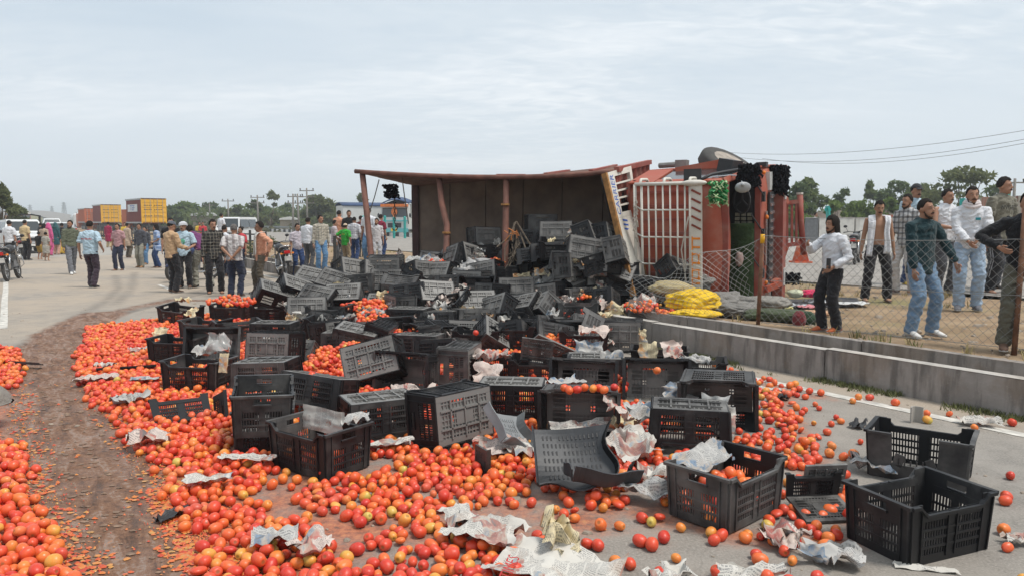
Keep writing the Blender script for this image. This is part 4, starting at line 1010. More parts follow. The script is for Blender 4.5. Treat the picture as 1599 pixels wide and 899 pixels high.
for y in (-.55, .1, .7):       # wiper pivots and black clips
    b = LB(); b.lbox((1.89, y, 1.20), (.07, .16, .09)); b.ltube([(1.92, y, 1.22), (1.78, y+.35, 1.55)], .012, 5); b.build("wiper", M_plastic, ns)
for y in (.36, -.72):
    b = LB(); b.ell(L(1.93, y, 1.06), (.03, .04, .03), LM, 8, 6); b.build("indicator", M_amber, ns)
b = LB(); b.lbox((1.98, 0, .22), (.16, 2.36, .30)); bm_ = b.build("bumper", M_tred, TR)
for s_ in (-1, 1): b = LB(); b.lbox((2.065, s_*.75, .22), (.02, .3, .14)); b.build("fog_lamp", M_lamp, bm_)
# windscreen frame and what shows through it
b = LB(); b.lbar((1.53, -1.0, 2.17), (1.53, 1.0, 2.17), .10, .07); b.lbar((1.83, -1.15, 1.27), (1.83, 1.15, 1.27), .09, .07); b.build("windscreen_frame", M_tred, TR)
b = LB(); b.lsheet(lambda u, w: (.06, -1.05*(1-2*u), .4+1.78*w), 2, 2, .03); b.build("cab_lining", M_intr, TR)
b = LB(); b.lsheet(lambda u, w: (1.30+.46*u, 1.08*(1-2*w), 1.18+.05*math.sin(9*w)+.03*u), 6, 14, .06); b.lbox((1.62, 0, .85), (.28, 2.1, .62)); b.build("dashboard", M_intr, TR, True)
b = LB(); b.lsheet(lambda u, w: (1.36+.42*u, .28-1.30*w, 1.30+.05*math.sin(PI*u)+.02*math.sin(17*w+5*u)), 8, 16, .03); b.build("dashboard_cloth", M_green_s, TR, True)
b = LB()
b.lsheet(lambda u, w: (1.05+.25*u+.02*math.sin(8*w), .30-1.32*w, 1.02+.30*u), 5, 10, .05); b.build("hanging_cloth", M_green_s, TR, True)
b = LB(); b.tube([L(1.60+.15*math.sin(t), .66+.21*math.cos(t), 1.40+.10*math.sin(t)) for t in [i*PI/9 for i in range(18)]], .018, 6, closed=True)
for t in (0, 2.1, 4.2): b.lbar((1.60, .66, 1.38), (1.60+.14*math.sin(t), .66+.2*math.cos(t), 1.40+.09*math.sin(t)), .03)
b.build("steering_wheel", M_plastic, TR)
for y in (.55, -.45):
    b = LB(); b.lbox((.55, y, .85), (.5, .55, .16)); b.lbox((.30, y, 1.25), (.15, .52, .75)); b.build("seat", M_intr, TR)
Mg = simple("gauge_panel", (.22, .21, .16), .5, .5, 20, .2)
for i in range(3):
    for j in range(4):
        b = LB(); b.lbox((1.50+.10*i, .42-.07*j, 1.25+.01*((i+j) % 3)), (.07, .05, .05)); b.build("gauge_box", Mg, TR)
b = LB(); b.ell(L(1.56, -.30, 1.36), (.07, .14, .07), LM, 8, 6, .1); b.build("cloth_bundle", cloth("pale_pink_cloth", (.48, .33, .29)), TR, True)
# rack on the cab roof
def rtube(pts, r=.022): rk.ltube(pts, r, 7)
_L0 = L
def L(x, y, z): return _L0(x+.10, y, z)
rk = LB(); rtube([(.14, 1.0, 2.62), (1.14, 1.0, 2.62)], .028); rtube([(.14, -1.0, 2.62), (1.14, -1.0, 2.62)], .028); rtube([(.14, 1.0, 2.62), (.14, -1.0, 2.62)], .026); rtube([(1.02, 1.0, 2.62), (1.02, -1.0, 2.62)], .026); rtube([(.24, 1.0, 2.60), (.24, -1.0, 2.60)], .020)
rack = rk.build("roof_rack", M_wht, TR, True)
for k in range(6):
    rk = LB(); x = .36+.115*k; rtube([(x, .98, 2.62), (x, -.98, 2.62)], .014); rk.build("rack_bar", M_wht, rack, True)
for k in range(4):
    rk = LB(); y = .60-.42*k; rtube([(.14, y+.06, 2.60), (.26, y, 2.62), (1.05, y, 2.62)], .014); rk.build("rack_bar", M_wht, rack, True)
for x in (.22, .60, 1.0):
    for s_ in (-1, 1):
        rk = LB(); rtube([(x, s_*1.0, 2.62), (x, s_*1.07, 2.55), (x, s_*1.06, 2.30), (x, s_*1.0, 2.2)], .024); rk.build("rack_leg", M_wht, rack, True)
b = LB(); b.lbox((1.12, 0, 2.65), (.17, 1.98, .03)); rb = b.build("rack_board", M_wht, rack)
b = LB(); b.ell(L(1.08, 1.0, 2.64), (.20, .05, .07), LM, 12, 6); b.build("rack_end_cap", M_wht, rack, True)
Mo_ = simple("orange_lettering", (.70, .22, .02), .7, .3, 20)
b = LB()   # painted letters running down the board
for (y, sh) in ((.10, 0), (-.14, 1), (-.38, 2), (-.58, 0)):
    b.lbox((1.06, y, 2.672), (.018, .20, .008)); b.lbox((1.125, y+.07, 2.672), (.11, .030, .008)); b.lbox((1.125, y-.06, 2.6725), (.11, .028, .007))
    if sh: b.lbox((1.16, y, 2.6735), (.02, .16, .006))
b.build("painted_lettering", Mo_, rb)
b = LB()
for k in range(5): b.lbar((1.05, .9-.13*k, 2.672), (1.19, .83-.13*k, 2.672), .03, .008)
b.build("painted_pattern", simple("dark_red_paint", (.22, .05, .03)), rb)['kind'] = 'stuff'; b = LB()
for k in range(4): b.lbar((1.05, -.80-.06*k, 2.672), (1.19, -.76-.07*k, 2.672), .02, .008)
b.build("painted_pattern", simple("dark_red_paint", (.22, .05, .03)), rb)
b = MB()
for k in range(10):
    a = rnd(0, 6); c = L(.16, .80-.06*k, 2.66); b.tube([c, c+Vector((rnd(-.06, .06), -.03, -.08)), c+Vector((rnd(-.05, .05), 0, -.16))], .012, 5)
b.build("knotted_rope", simple("pale_rope", (.42, .38, .33)), rack)
rk = LB(); rk.ltube([(1.0, .5, 2.66), (.9, .0, 2.70), (.98, -.6, 2.68), (1.12, -.98, 2.66)], .012, 5); rk.build("loose_rope", simple("pale_rope", (.42, .38, .33)), rack)
L = _L0
# parts that stick out above
wheel(TR, tv(P(1136, 262, 13.1)), .53, .27, Vector((.34, -.46, .82)), rimmat=simple("dusty_wheel_steel", (.30, .26, .22), .8, .3, 8))
b = MB(); b.bar(tv(P(1056, 273, 12.7)), tv(P(1134, 259, 12.5)), .28, .22); b.build("mudguard", M_torange, TR)
b = MB(); b.bar(tv(P(1128, 262, 12.3)), tv(P(1150, 266, 12.1)), .30, .30); b.build("step_box", M_plastic, TR)
b = MB(); b.tube([tv(P(1030, 259, 13.7)), tv(P(1060, 257, 13.4))], .05, 8); b.bar(tv(P(1056, 256.5, 13.4)), tv(P(1074, 256, 13.3)), .17, .13); b.build("mirror_arm", simple("grey_primer", (.20, .20, .19), .7), TR)
b = MB(); b.bar(tv(P(1068, 276, 11.6)), tv(P(1095, 275, 11.5)), .06, .22); b.build("wing_mirror", M_plastic, TR)
b = MB(); b.tube([tv(P(1095, 281, 11.5)), tv(P(1110, 273, 11.6)), tv(P(1135, 268, 11.8)), tv(P(1160, 264, 12.0))], .025, 6); b.build("mirror_arm", M_plastic, TR, True)
b = MB(); b.tube([tv(P(1112, 277, 11.5)), tv(P(1140, 274, 11.5)), tv(P(1156, 275, 11.4)), tv(P(1160, 288, 11.2))], .014, 6); b.build("mirror_arm", M_chrome, TR, True)
b = MB(); b.ell(tv(P(1160, 293, 11.1)), (.125, .04, .085), Euler((R_(18), 0, R_(5))).to_matrix(), 18, 8); b.ell(tv(P(1160, 289, 11.05)), (.03, .03, .03), None, 8, 6); b.build("round_mirror", simple("grey_mirror_back", (.30, .31, .32), .4, .1), TR, True)
b = MB(); b.bar(tv(P(1182, 258, 12.4)), tv(P(1198, 257, 12.3)), .10, .08); b.build("marker_lamp", M_plastic, TR)
b = MB()
for k in range(14):
    p = P(1112, 246, 13.6); q = Vector((rnd(-.10, .06), rnd(-.1, .1), rnd(-.08, .12))); b.bar(tv(p), tv(p+q), .016)
b.bar(tv(P(1110, 258, 13.6)), tv(P(1112, 236, 13.6)), .03); b.build("torn_bracket", M_dark, TR)
tassel("wool_tassel", P(1170, 271, 11.35), .34, .32, 420, "black wool tassel at the top of the cab beside the round mirror")
tassel("wool_tassel", P(1214, 277, 12.75), .34, .46, 460, "black wool tassel at the top of the bumper, rightmost on the lorry")
tassel("wool_tassel", P(1232, 442, 13.3)+Vector((0, 0, .1)), .38, .20, 160, "black wool tassel lying on the earth at the foot of the bumper")
Mgt = [simple("green_tinsel", (.02, .22, .055), .45, .5, 30, .1), simple("pale_green_tinsel", (.30, .42, .22), .5, .4, 30, .1)]
o = strands("tinsel", Mgt[0], (0, 0, 0),   .24, .30, 170, None, .014, None, .06); o.location = P(1122, 297, 11.05); tag(o, "green tinsel tuft hung at the front edge of the cab roof", "tinsel")
o2 = strands("pale_tinsel", Mgt[1], (0, -.03, -.02), .28, .36, 45, o, .012, None, .06)
# front guard rails of the bumper
gd = MB(); d = 13.4
gd.bar(tv(P(1223, 318, d)), tv(P(1254, 314, d)), .07); g_ = gd.build("front_guard", M_tred, TR); gd = MB(); gd.bar(tv(P(1220, 384, d)), tv(P(1252, 380, d)), .07); gd.build("guard_rail", M_tred, g_)
for x in (1229, 1236.5, 1243.5):
    b = MB(); b.bar(tv(P(x, 316, d)), tv(P(x, 383, d)), .038, .035, (1, 0, 0)); b.build("guard_bar", M_tred, g_)
b = MB(); b.tube([tv(P(1249, 303, d)), tv(P(1251, 350, d)), tv(P(1255, 398, d))], .055, 8); b.build("guard_post", M_tred, g_, True)
b = MB(); b.tube([tv(P(1249, 301, d)), tv(P(1249, 304, d))], .062, 8); b.build("post_cap", M_wht, g_)
b = MB(); b.bar(tv(P(1212, 262, 13.0)), tv(P(1227, 318, 13.2)), .10, .08); b.bar(tv(P(1226, 318, 13.2)), tv(P(1224, 384, 13.3)), .06, .08); b.bar(tv(P(1226, 384, 13.3)), tv(P(1206, 440, 13.3)), .14, .10); b.build("bumper_corner", M_torange, TR)
b = MB(); b.bar(tv(P(1205, 446, 12.6)), tv(P(1216, 440, 12.7)), .12, .14); b.bar(tv(P(1196, 452, 12.4)), tv(P(1215, 444, 12.6)), .06, .1); b.build("broken_bracket", M_torange, TR)
# ================================================================== CRATES
CL, CW, CHT = .56, .38, .30
def crate_mat(nm, th, amt):
    m = N(nm); v = m.coord(); rd = m.rand()
    f = m.noise(v, 6, 6, .65); g = m.noise(v, 40, 4, .7)
    wv = m.n('ShaderNodeVectorMath'); wv.operation = 'ADD'; m.t.links.new(v, wv.inputs[0]); cbn = m.n('ShaderNodeCombineXYZ'); m.set(cbn.inputs[0], m.math('MULTIPLY', rd, 37.0)); m.t.links.new(cbn.outputs[0], wv.inputs[1])
    big = m.noise(wv.outputs[0], 4.0, 5, .6)
    dust = m.math('MULTIPLY', m.smooth(m.math('ADD', big, m.math('MULTIPLY', rd, .5)), th, th+.58), amt)
    c = m.mix(dust, m.mix(rd, (.010, .010, .011), (.020, .020, .022)), (.26, .25, .235))
    c = m.mix(m.math('MULTIPLY', m.smooth(g, .68, .78), .25), c, (.30, .29, .27))
    m.col(c); m.rough(m.math('MULTIPLY_ADD', f, .35, .30)); m.b.inputs['Specular IOR Level'].default_value = .32
    m.bump(m.math('ADD', g, m.math('MULTIPLY', f, .5)), .15, .004); return m.mat
M_crate = crate_mat("black_crate_plastic", .66, .48); M_cbase = crate_mat("scuffed_dusty_crate_base", .26, .70)
M_crategrey = simple("grey_crate_plastic", (.22, .23, .235), .5, .25, 5, .15)
def taper(v): k = .935+.065*v[2]/CHT; return (v[0]*k, v[1]*k, v[2])
def side_wall(sg):
    b = MB(); y = sg*CW/2; t = .007; HM = .252
    for x0, x1 in ((-.28, -.205), (.205, .28)): b.box(((x0+x1)/2, y, .15), (x1-x0, t, .30))
    b.box((0, y, HM/2), (.06, t, HM)); b.box((0, y, .022), (.41, t*1.6, .044)); b.box((0, y, HM-.02), (.41, t*1.6, .04))
    for z in (.082, .125, .168): b.box((0, y+sg*.003, z), (.41, t*1.3, .012))
    for s_ in (-1, 1):
        for k in range(9): b.box((s_*(.040+.0185*k), y, .13), (.0085, t*.9, .19))
    # rim with ramps up to the corners
    yo = y+sg*.010; w = .026
    rim = [(-.285, .30), (-.235, .30), (-.185, HM), (.185, HM), (.235, .30), (.285, .30)]
    for (xa, za), (xb, zb) in zip(rim[:-1], rim[1:]):
        p = [(xa, yo-w/2, za-.016), (xb, yo-w/2, zb-.016), (xb, yo+w/2, zb-.016), (xa, yo+w/2, za-.016), (xa, yo-w/2, za), (xb, yo-w/2, zb), (xb, yo+w/2, zb), (xa, yo+w/2, za)]
        b.hexa(p)
    for s_ in (-1, 1):      # triangular webs under the ramps
        b.add([(s_*.205, y-t/2, HM), (s_*.235, y-t/2, .29), (s_*.185, y-t/2, HM-.01), (s_*.205, y+t/2, HM), (s_*.235, y+t/2, .29), (s_*.185, y+t/2, HM-.01)], [(0, 1, 2), (5, 4, 3), (0, 2, 5, 3), (1, 0, 3, 4), (2, 1, 4, 5)])
    for x in (-.275, -.21, -.03, .03, .21, .275): b.box((x, y+sg*.006, .14), (.009, .012, .27 if abs(x) > .2 else .23))
    b.v = [taper(q) for q in b.v]; return b.mesh("side_wall", M_crate)
def end_wall(sg):
    b = MB(); x = sg*CL/2; t = .007
    for y0, y1 in ((-.19, -.135), (.135, .19)): b.box((x, (y0+y1)/2, .15), (t, y1-y0, .30))
    b.box((x, 0, .022), (t*1.6, .27, .044)); b.box((x, 0, .205), (t*1.4, .27, .042))
    b.box((x, -.095, .25), (t, .08, .05)); b.box((x, .095, .25), (t, .08, .05)); b.box((x, 0, .288), (t*1.6, .27, .026))
    b.box((x, 0, .11), (t, .045, .17))
    for z in (.085, .135): b.box((x+sg*.003, 0, z), (t*1.3, .27, .012))
    for s_ in (-1, 1):
        for k in range(6): b.box((x, s_*(.032+.0185*k), .115), (t*.9, .0085, .15))
    b.box((x+sg*.010, 0, .294), (.026, .406, .016)); b.box((x+sg*.008, 0, .232), (.014, .13, .010))
    for y in (-.185, -.14, .14, .185): b.box((x+sg*.006, y, .145), (.012, .009, .28))
    b.v = [taper(q) for q in b.v]; return b.mesh("end_wall", M_crate)
def base_mesh():
    b = MB()
    for s_ in (-1, 1): b.box((0, s_*.165, .008), (.545, .045, .016)); b.box((s_*.25, 0, .008), (.045, .29, .016))
    for k in range(13): b.box((-.20+.0333*k, 0, .009), (.010, .29, .012))
    for k in range(7): b.box((0, -.12+.04*k, .0095), (.46, .009, .014))
    b.box((0, 0, .010), (.17, .10, .017)); b.box((0, .072, .0125), (.52, .10, .005)); b.box((0, -.072, .0125), (.52, .10, .005)); b.box((.19, 0, .0126), (.14, .34, .0048)); b.box((-.19, 0, .0126), (.14, .34, .0048))
    for k in (-1, 0, 1): b.box((.14*k, 0, -.003), (.014, .30, .012))
    for k in (-1, 1): b.box((0, .07*k, -.0035), (.48, .014, .011))
    b.v = [taper(q) for q in b.v]; return b.mesh("base", M_cbase)
ME_S = {1: side_wall(1), -1: side_wall(-1)}; ME_E = {1: end_wall(1), -1: end_wall(-1)}; ME_B = base_mesh()
ME_G = {}
for k, me in (('s1', ME_S[1]), ('s-1', ME_S[-1]), ('e1', ME_E[1]), ('e-1', ME_E[-1]), ('b', ME_B)):
    g = me.copy(); g.materials.clear(); g.materials.append(M_crategrey); ME_G[k] = g
# wall with its middle broken out
def broken_side(sg):
    b = MB(); y = sg*CW/2; t = .007
    for x0, x1 in ((-.28, -.14), (.12, .28)): b.box(((x0+x1)/2, y, .15), (x1-x0, t, .30)); b.box(((x0+x1)/2, y+sg*.01, .292), (x1-x0, .026, .016))
    b.box((0, y, .05), (.30, t, .10)); b.box((-.1, y, .13), (.06, t, .08), Matrix.Rotation(.3, 3, 'Y')); b.box((.09, y, .12), (.05, t, .09), Matrix.Rotation(-.4, 3, 'Y'))
    for k in range(6): b.box((-.10+.035*k, y, .12), (.009, t, rnd(.03, .09)))
    b.v = [taper(q) for q in b.v]; return b.mesh("side_wall", M_crate)
ME_BR = {1: broken_side(1), -1: broken_side(-1)}
CR = []           # every crate: (root, rotation, centre, upright?)
def crate(c, rot, label, group=None, miss=(), broken=(), grey=False, jit=.06, name="plastic_crate"):
    """c = centre of the box, rot = (rx, ry, yaw) in degrees"""
    E = Matrix.Rotation(R_(rot[2]), 3, 'Z') @ Matrix.Rotation(R_(rot[0]), 3, 'X') @ Matrix.Rotation(R_(rot[1]), 3, 'Y')
    loc = Vector(c)-E @ Vector((0, 0, CHT/2))
    r = empty(name, loc, 0, label, "crate", group); r.rotation_euler = E.to_euler()
    for s_ in (1, -1):
        if ('s', s_) not in miss: ob("side_wall", (ME_G['s%d' % s_] if grey else (ME_BR[s_] if ('s', s_) in broken else ME_S[s_])), r)
        if ('e', s_) not in miss: ob("end_wall", ME_G['e%d' % s_] if grey else ME_E[s_], r)
    if 'b' not in miss: ob("base", ME_G['b'] if grey else ME_B, r)
    CR.append((r, E, Vector(c)))
    return r
def hdepth(py):           # distance of the heap surface by picture row
    T = [(330, 14.4), (350, 14.0), (380, 13.4), (410, 12.7), (440, 11.9), (470, 11.0), (500, 10.1), (530, 9.25), (560, 8.5)]
    if py >= 560: return None
    if py <= 330: return 14.4
    for (a, da), (b_, db) in zip(T[:-1], T[1:]):
        if a <= py <= b_: return da+(db-da)*(py-a)/(b_-a)
GC = "black plastic tomato crates"
def cz(px, py, z, rot, label, **k): return crate(G(px, py, z), rot, label, GC, **k)
def hd2(px, py): return hdepth(py)-1.75*min(1, max(0, (px-790)/90))*min(1, max(0, (450-py)/55))
def cd(px, py, rot, label, dd=0, **k): return crate(P(px, py, hd2(px, py)+dd), rot, label, GC, **k)
B = "black plastic crate "
c1 = cz(1432, 803, .15, (0, 0, 22), "empty upright black crate nearest the camera at the right")
c2 = cz(1437, 706, .15, (0, 0, -36), "upright black crate with a broken out front wall behind the nearest crate", broken=(('s', -1),))
c3 = cz(1133, 757, .16, (0, 0, 42), "upright black crate half full of tomatoes with newspaper over its rim")
c4 = cz(500, 692, .16, (0, 0, -36), "upright black crate with a strip of newspaper standing inside, front left of the spill")
c5 = cz(706, 646, .21, (-96, 4, 48), "black crate tipped on its side with its ribbed base facing right, front centre")
c6 = cz(592, 648, .15, (180, 0, 27), "black crate upside down right behind the newspaper filled crate")
c7 = cz(414, 658, .16, (0, 0, 105), "lower crate of the two nested black crates left of centre")
c7b = cz(411, 632, .30, (2, -3, 107), "upper crate of the two nested black crates left of centre")
cz(497, 613, .20, (168, -6, -12), "black crate upside down behind the two nested crates")
cd(456, 557, (-130, -10, -16), "large looking black crate tipped up with its base to the camera, left of centre")
cz(418, 585, .16, (180, 3, -8), "black crate upside down in front of the tipped crate at left of centre")
c8 = cz(312, 583, .15, (0, 0, -10), "upright black crate full of tomatoes with white lettered rim, left side of the spill")
cz(281, 545, .15, (0, 0, -8), "upright black crate at the left end of the spill, open and dusty")
cz(334, 541, .2, (72, 5, 8), "black crate lying open towards the camera under a clear plastic bag")
c9 = cz(283, 492, .15, (6, 4, -16), "black crate stuffed with crumpled paper at the back left corner of the spill")
cz(322, 515, .15, (0, 0, -14), "upright black crate in front of the paper stuffed crate")
cz(371, 517, .16, (0, 0, 30), "upright black crate with its corner to the camera, left of the upside down crate")
cz(362, 488, .15, (0, 0, -5), "upright black crate holding tomatoes at the back left, beside loose orange tomatoes")
cz(430, 520, .17, (180, 0, -4), "black crate upside down with a pale paper under it, left of centre")
cz(426, 490, .18, (0, 0, -8), "upright black crate below the tilted pair at the back left")
cz(428, 545, .2, (-100, 3, -10), "black crate on its side showing its base behind the large tipped crate")
cd(428, 463, (-158, -22, 22), "black crate tilted up at the back left edge of the heap beside the brown trousers")
cd(462, 455, (-150, -24, 24), "black crate leaning on the tilted crate at the back left edge of the heap")
cd(497, 470, (-140, -10, -28), "black crate leaning base up left of the pale grey topped crate")
cd(480, 488, (-120, 0, 12), "black crate with base to the camera below the leaning crates at the back left")
cd(537, 466, (-142, 3, 4), "pale dusty crate with bars across its base, left part of the heap", jit=0)
cd(515, 492, (0, 0, -5), "upright black crate stacked on another, just right of the white crumpled paper")
cd(516, 512, (0, 0, -5), "lower upright crate under a stacked crate, right of the white crumpled paper", dd=-.1)
cd(541, 534, (180, 2, -3), "black crate upside down with slotted side to the camera, left centre of the heap", dd=.1)
cd(585, 521, (176, 0, -18), "black crate upside down behind the slotted upside down crate", dd=.2)
cz(583, 565, .26, (-118, 34, 32), "black crate tipped on one corner with its slotted side facing left")
cz(637, 582, .18, (86, 0, -24), "black crate lying on its side with a tomato filled slotted wall, centre left")
cd(656, 540, (178, 0, -14), "long black crate upside down just left of the standing crate", dd=-.1)
cd(690, 550, (170, 6, -16), "black crate upside down overlapping the long crate left of the standing crate", dd=-.35)
cz(719, 568, .22, (-90, 0, 78), "black crate standing on its side with a square slotted panel, centre")
c10 = cz(782, 578, .16, (0, 0, -6), "upright black crate packed with crumpled newspaper and a white sheet in front, centre")
c11 = cz(843, 580, .16, (0, 0, -8), "upright black crate with a bent lid flap standing in it, centre right")
cz(800, 622, .16, (180, 0, -6), "black crate upside down right of the big ribbed base crate")
c12 = cz(905, 645, .19, (92, 0, -8), "black crate on its side with tomatoes on its top, centre right front")
cz(912, 597, .19, (78, 3, -14), "black crate on its side behind the crate with tomatoes on top")
cz(1076, 662, .17, (180, 0, -12), "glossy black crate upside down, slotted side to the camera, right of the white newspapers")
cz(1122, 622, .22, (104, 6, -24), "black crate on its side showing newspaper inside, behind the glossy upside down crate")
cz(1024, 596, .17, (76, 0, -8), "black crate on its side with a dark open mouth to the camera, right centre")
c13 = cz(1030, 565, .16, (0, 0, -12), "upright black crate with papers standing in it near the concrete wall")
cz(1085, 583, .14, (0, 0, -14), "upright black crate end just beyond the paper filled crate by the concrete wall")
cz(928, 578, .16, (180, 0, -6), "black crate upside down with a shiny top, right centre of the spill")
c14 = cz(912, 533, .18, (0, 0, -8), "upright black crate with a pale crumpled newspaper across it, right of the heap")
cz(967, 523, .2, (-92, 0, -6), "dusty grey black crate on its side with base to the camera against the concrete wall")
c15 = cd(902, 486, (0, 0, -4), "upright black crate with a red and white paper on its rim, right of the heap")
cd(890, 512, (0, 0, 2), "black crate buried under the red paper crate, right of the heap", dd=-.15)
c16 = cd(804, 524, (0, 0, -10), "upright black crate with a row of tomatoes on its rim, centre of the heap", dd=-.1)
cd(745, 531, (0, 0, -4), "black crate with a slotted side under a white paper, centre of the heap", dd=-.05)
cd(690, 502, (178, 4, -20), "black crate upside down under crumpled white newspaper, centre left of the heap")
cd(738, 499, (176, -3, 24), "black crate upside down with a yellow paper strip over it, centre of the heap")
cd(640, 497, (180, 0, -14), "black crate upside down with a long flat side, left of the white newspaper")
cd(624, 480, (-92, 0, -62), "black crate standing on end with a small slotted window, left part of the heap")
cd(806, 455, (-112, 4, 6), "big dusty grey crate base facing the camera in the middle of the heap", dd=-.2)
cd(766, 462, (-100, 12, -46), "black crate turned edge on left of the big dusty grey base")
cd(862, 436, (-122, 58, 20), "grey black crate leaning steeply left, base showing, right of the big dusty base")
cd(906, 440, (-150, 18, 34), "black crate under the white and blue crumpled paper, right part of the heap")
cd(974, 451, (174, 0, -2), "black crate upside down with a flat top in front of the white crown board")
cd(1012, 452, (-90, 0, 64), "black crate standing on end right of the flat topped crate by the crown board")
cd(962, 428, (-140, -24, -30), "dusty crate base tilted at the foot of the white crown board")
cd(602, 418, (-88, 0, 0), "black crate on its side with three bars, topmost at the left end of the heap", dd=-.1)
cd(606, 442, (-120, 0, 6), "black crate with its base to the camera under the topmost left crate")
cd(563, 443, (178, 6, -10), "black crate upside down left of the topmost left crate")
cd(550, 425, (-120, -20, 24), "black crate leaning in front of the low wall at the left end of the heap")
cd(586, 430, (-120, -30, 10), "black crate wedged left of the topmost left crate", dd=.2)
cd(524, 445, (-140, -20, -24), "black crate tilted beside the yellow sack at the left end of the heap")
cd(490, 440, (-150, -14, -12), "flat lying black crate behind the yellow sack at the left end of the heap")
cd(650, 438, (20, 24, 56), "black crate open upwards with brown paper inside, left of the second leaning pole")
cd(870, 365, (-100, 4, -8), "black crate standing high in the cargo bed, its base to the camera")
cd(846, 352, (-95, 0, 4), "dark crate deep in the shade of the cargo bed left of the high standing crate", dd=.5)
cd(872, 388, (10, 0, -6), "black crate below the high standing crate in the cargo bed")
cd(855, 398, (160, 6, 3), "flat long black crate left below the high standing crate in the cargo bed")
cd(838, 376, (170, -6, -14), "black crate lying flat right of the bundle of sticks")
cd(757, 372, (-100, -10, 20), "black crate behind the middle cargo pole above the bundle of sticks")
cd(811, 383, (-88, 0, 62), "black crate standing edge on behind the bundle of sticks")
cd(765, 391, (0, 0, -4), "upright black crate left of the bundle of sticks")
cd(733, 402, (-120, -28, 22), "black crate tilted beneath the clear plastic sheet in the cargo bed")
cd(710, 404, (-120, 30, -24), "black crate tilted just right of the second leaning pole")
cd(919, 372, (-120, -34, 34), "black crate tumbled in the shade high at the right of the cargo bed")
cd(946, 372, (-110, -40, 20), "dark crate wedged against the crown board high in the cargo bed")
cd(912, 392, (-110, -28, -22), "black crate leaning left of the white scraps below the high right crates")
cd(938, 406, (-96, 10, -36), "black crate with a square slotted end right of the curled paper in the cargo bed")
cd(962, 394, (-110, -44, 30), "dusty blue grey crate beside red tomatoes against the crown board")
cd(890, 412, (160, 0, -20), "black crate under the curled pale paper in the cargo bed")
cd(835, 406, (150, 10, -6), "black crate lying flat under the long flat crate in the cargo bed", dd=-.1)
cd(798, 425, (0, 0, -6), "blue black crate upright at the foot of the bundle of sticks")
cd(688, 430, (-120, 6, -30), "black crate with strong ribs left of the grey plastic sheet")
cd(664, 428, (-110, -20, 16), "black crate beside the red tomatoes left of the second leaning pole")
cd(735, 441, (-96, -4, -30), "black crate below the grey plastic sheet")
cd(757, 428, (-110, 34, 10), "dusty crate beside red tomatoes below the grey plastic sheet")
cd(680, 462, (-130, -8, 16), "black crate with ribbed base left of the white crumpled ball of paper")
cd(706, 478, (30, -14, -30), "black crate open to the left with white paper inside, centre left of the heap")
cd(745, 478, (-140, 0, 10), "dusty crate base behind the yellow paper strip")
cd(775, 486, (-130, 26, -20), "black crate tipped right of the yellow paper strip")
cd(815, 483, (-150, 14, -24), "black crate leaning below the big dusty grey base")
cd(842, 484, (-140, 24, -36), "black crate with bars tilted right below the big dusty grey base")
cd(852, 462, (-100, 60, 30), "black crate on edge between the big dusty base and the leaning grey crate")
cd(745, 455, (60, 0, -10), "black crate with a dark hollow mouth left of the big dusty grey base")
cd(640, 462, (160, 8, -8), "black crate lying flat beside the small heap of red tomatoes at left")
cd(1057, 425, (-140, -22, 18), "blue grey crate lying in front of the roof rack") 
cd(625, 452, (-60, 10, 0), "black crate with tomatoes inside right of the topmost left crate", dd=-.05)
cd(700, 445, (170, 0, 24), "black crate flat below the ribbed crate left of the grey plastic sheet", dd=.1)
cd(896, 466, (172, 0, 40), "black crate under red tomatoes between the leaning grey crate and the wall", dd=.1)
cd(935, 470, (160, 8, -30), "black crate half buried by crumpled paper above the concrete wall", dd=.15)
# broken pieces
def frag(c, rot, label, parts, grey=False):
    E = Matrix.Rotation(R_(rot[2]), 3, 'Z') @ Matrix.Rotation(R_(rot[0]), 3, 'X') @ Matrix.Rotation(R_(rot[1]), 3, 'Y')
    r = empty("crate_fragment", Vector(c), 0, label, "crate piece", "broken pieces of crates"); r.rotation_euler = E.to_euler()
    for nm, M_ in parts:
        o = ob({'s': "side_wall", 'e': "end_wall", 'b': "base"}[nm[0]], {'s': ME_G['s1'] if grey else ME_S[1], 'e': ME_G['e1'] if grey else ME_E[1], 'b': ME_G['b'] if grey else ME_B}[nm[0]], r); o.matrix_local = M_
    return r
Tm = Matrix.Translation; Rm = lambda a, ax: Matrix.Rotation(R_(a), 4, ax)
def plate(c, rot, w, h, mat, label, bend=.06, rows=6):
    E = Matrix.Rotation(R_(rot[2]), 3, 'Z') @ Matrix.Rotation(R_(rot[0]), 3, 'X') @ Matrix.Rotation(R_(rot[1]), 3, 'Y'); r = empty("crate_fragment", Vector(c), 0, label, "crate piece", "broken pieces of crates"); r.rotation_euler = E.to_euler()
    def fn(u, v): return Vector(((u-.5)*w+.03*math.sin(7*v)*(u > .9), (v-.5)*h+.02*math.sin(9*u)*(v < .1), bend*(2*u-1)**2+.5*bend*math.sin(5*v+2*u)))
    b = MB(); b.slab(fn, 16, 12, .008); b.build("panel", mat, r)
    for s_ in (-1, 1):
        b = MB(); b.slab(lambda u, v: fn(.5+.5*s_, u)+Vector((s_*.012*v, 0, .07*v)), 10, 2, .008); b.build("flange", mat, r)
    for i in range(rows):
        for j in range(14):
            u, v = .12+.76*j/13, .14+.70*i/(rows-1)
            if (i*7+j*3) % 11 == 0: continue
            b = MB() if (i, j) == (0, 0) else b; b.box(fn(u, v)+Vector((0, 0, .005)), (w*.022, h*.075, .006))
    b.build("moulded_slots", M_plastic if mat is not M_crategrey else mat, r)
    b = MB(); b.slab(lambda u, v: fn(u, 0)+Vector((0, -.02*v-.05*v*u, .10*v*v)), 12, 3, .008); b.build("torn_edge", mat, r)
M_slate = simple("slate_grey_plastic", (.040, .042, .046), .5, .35, 5, .15)
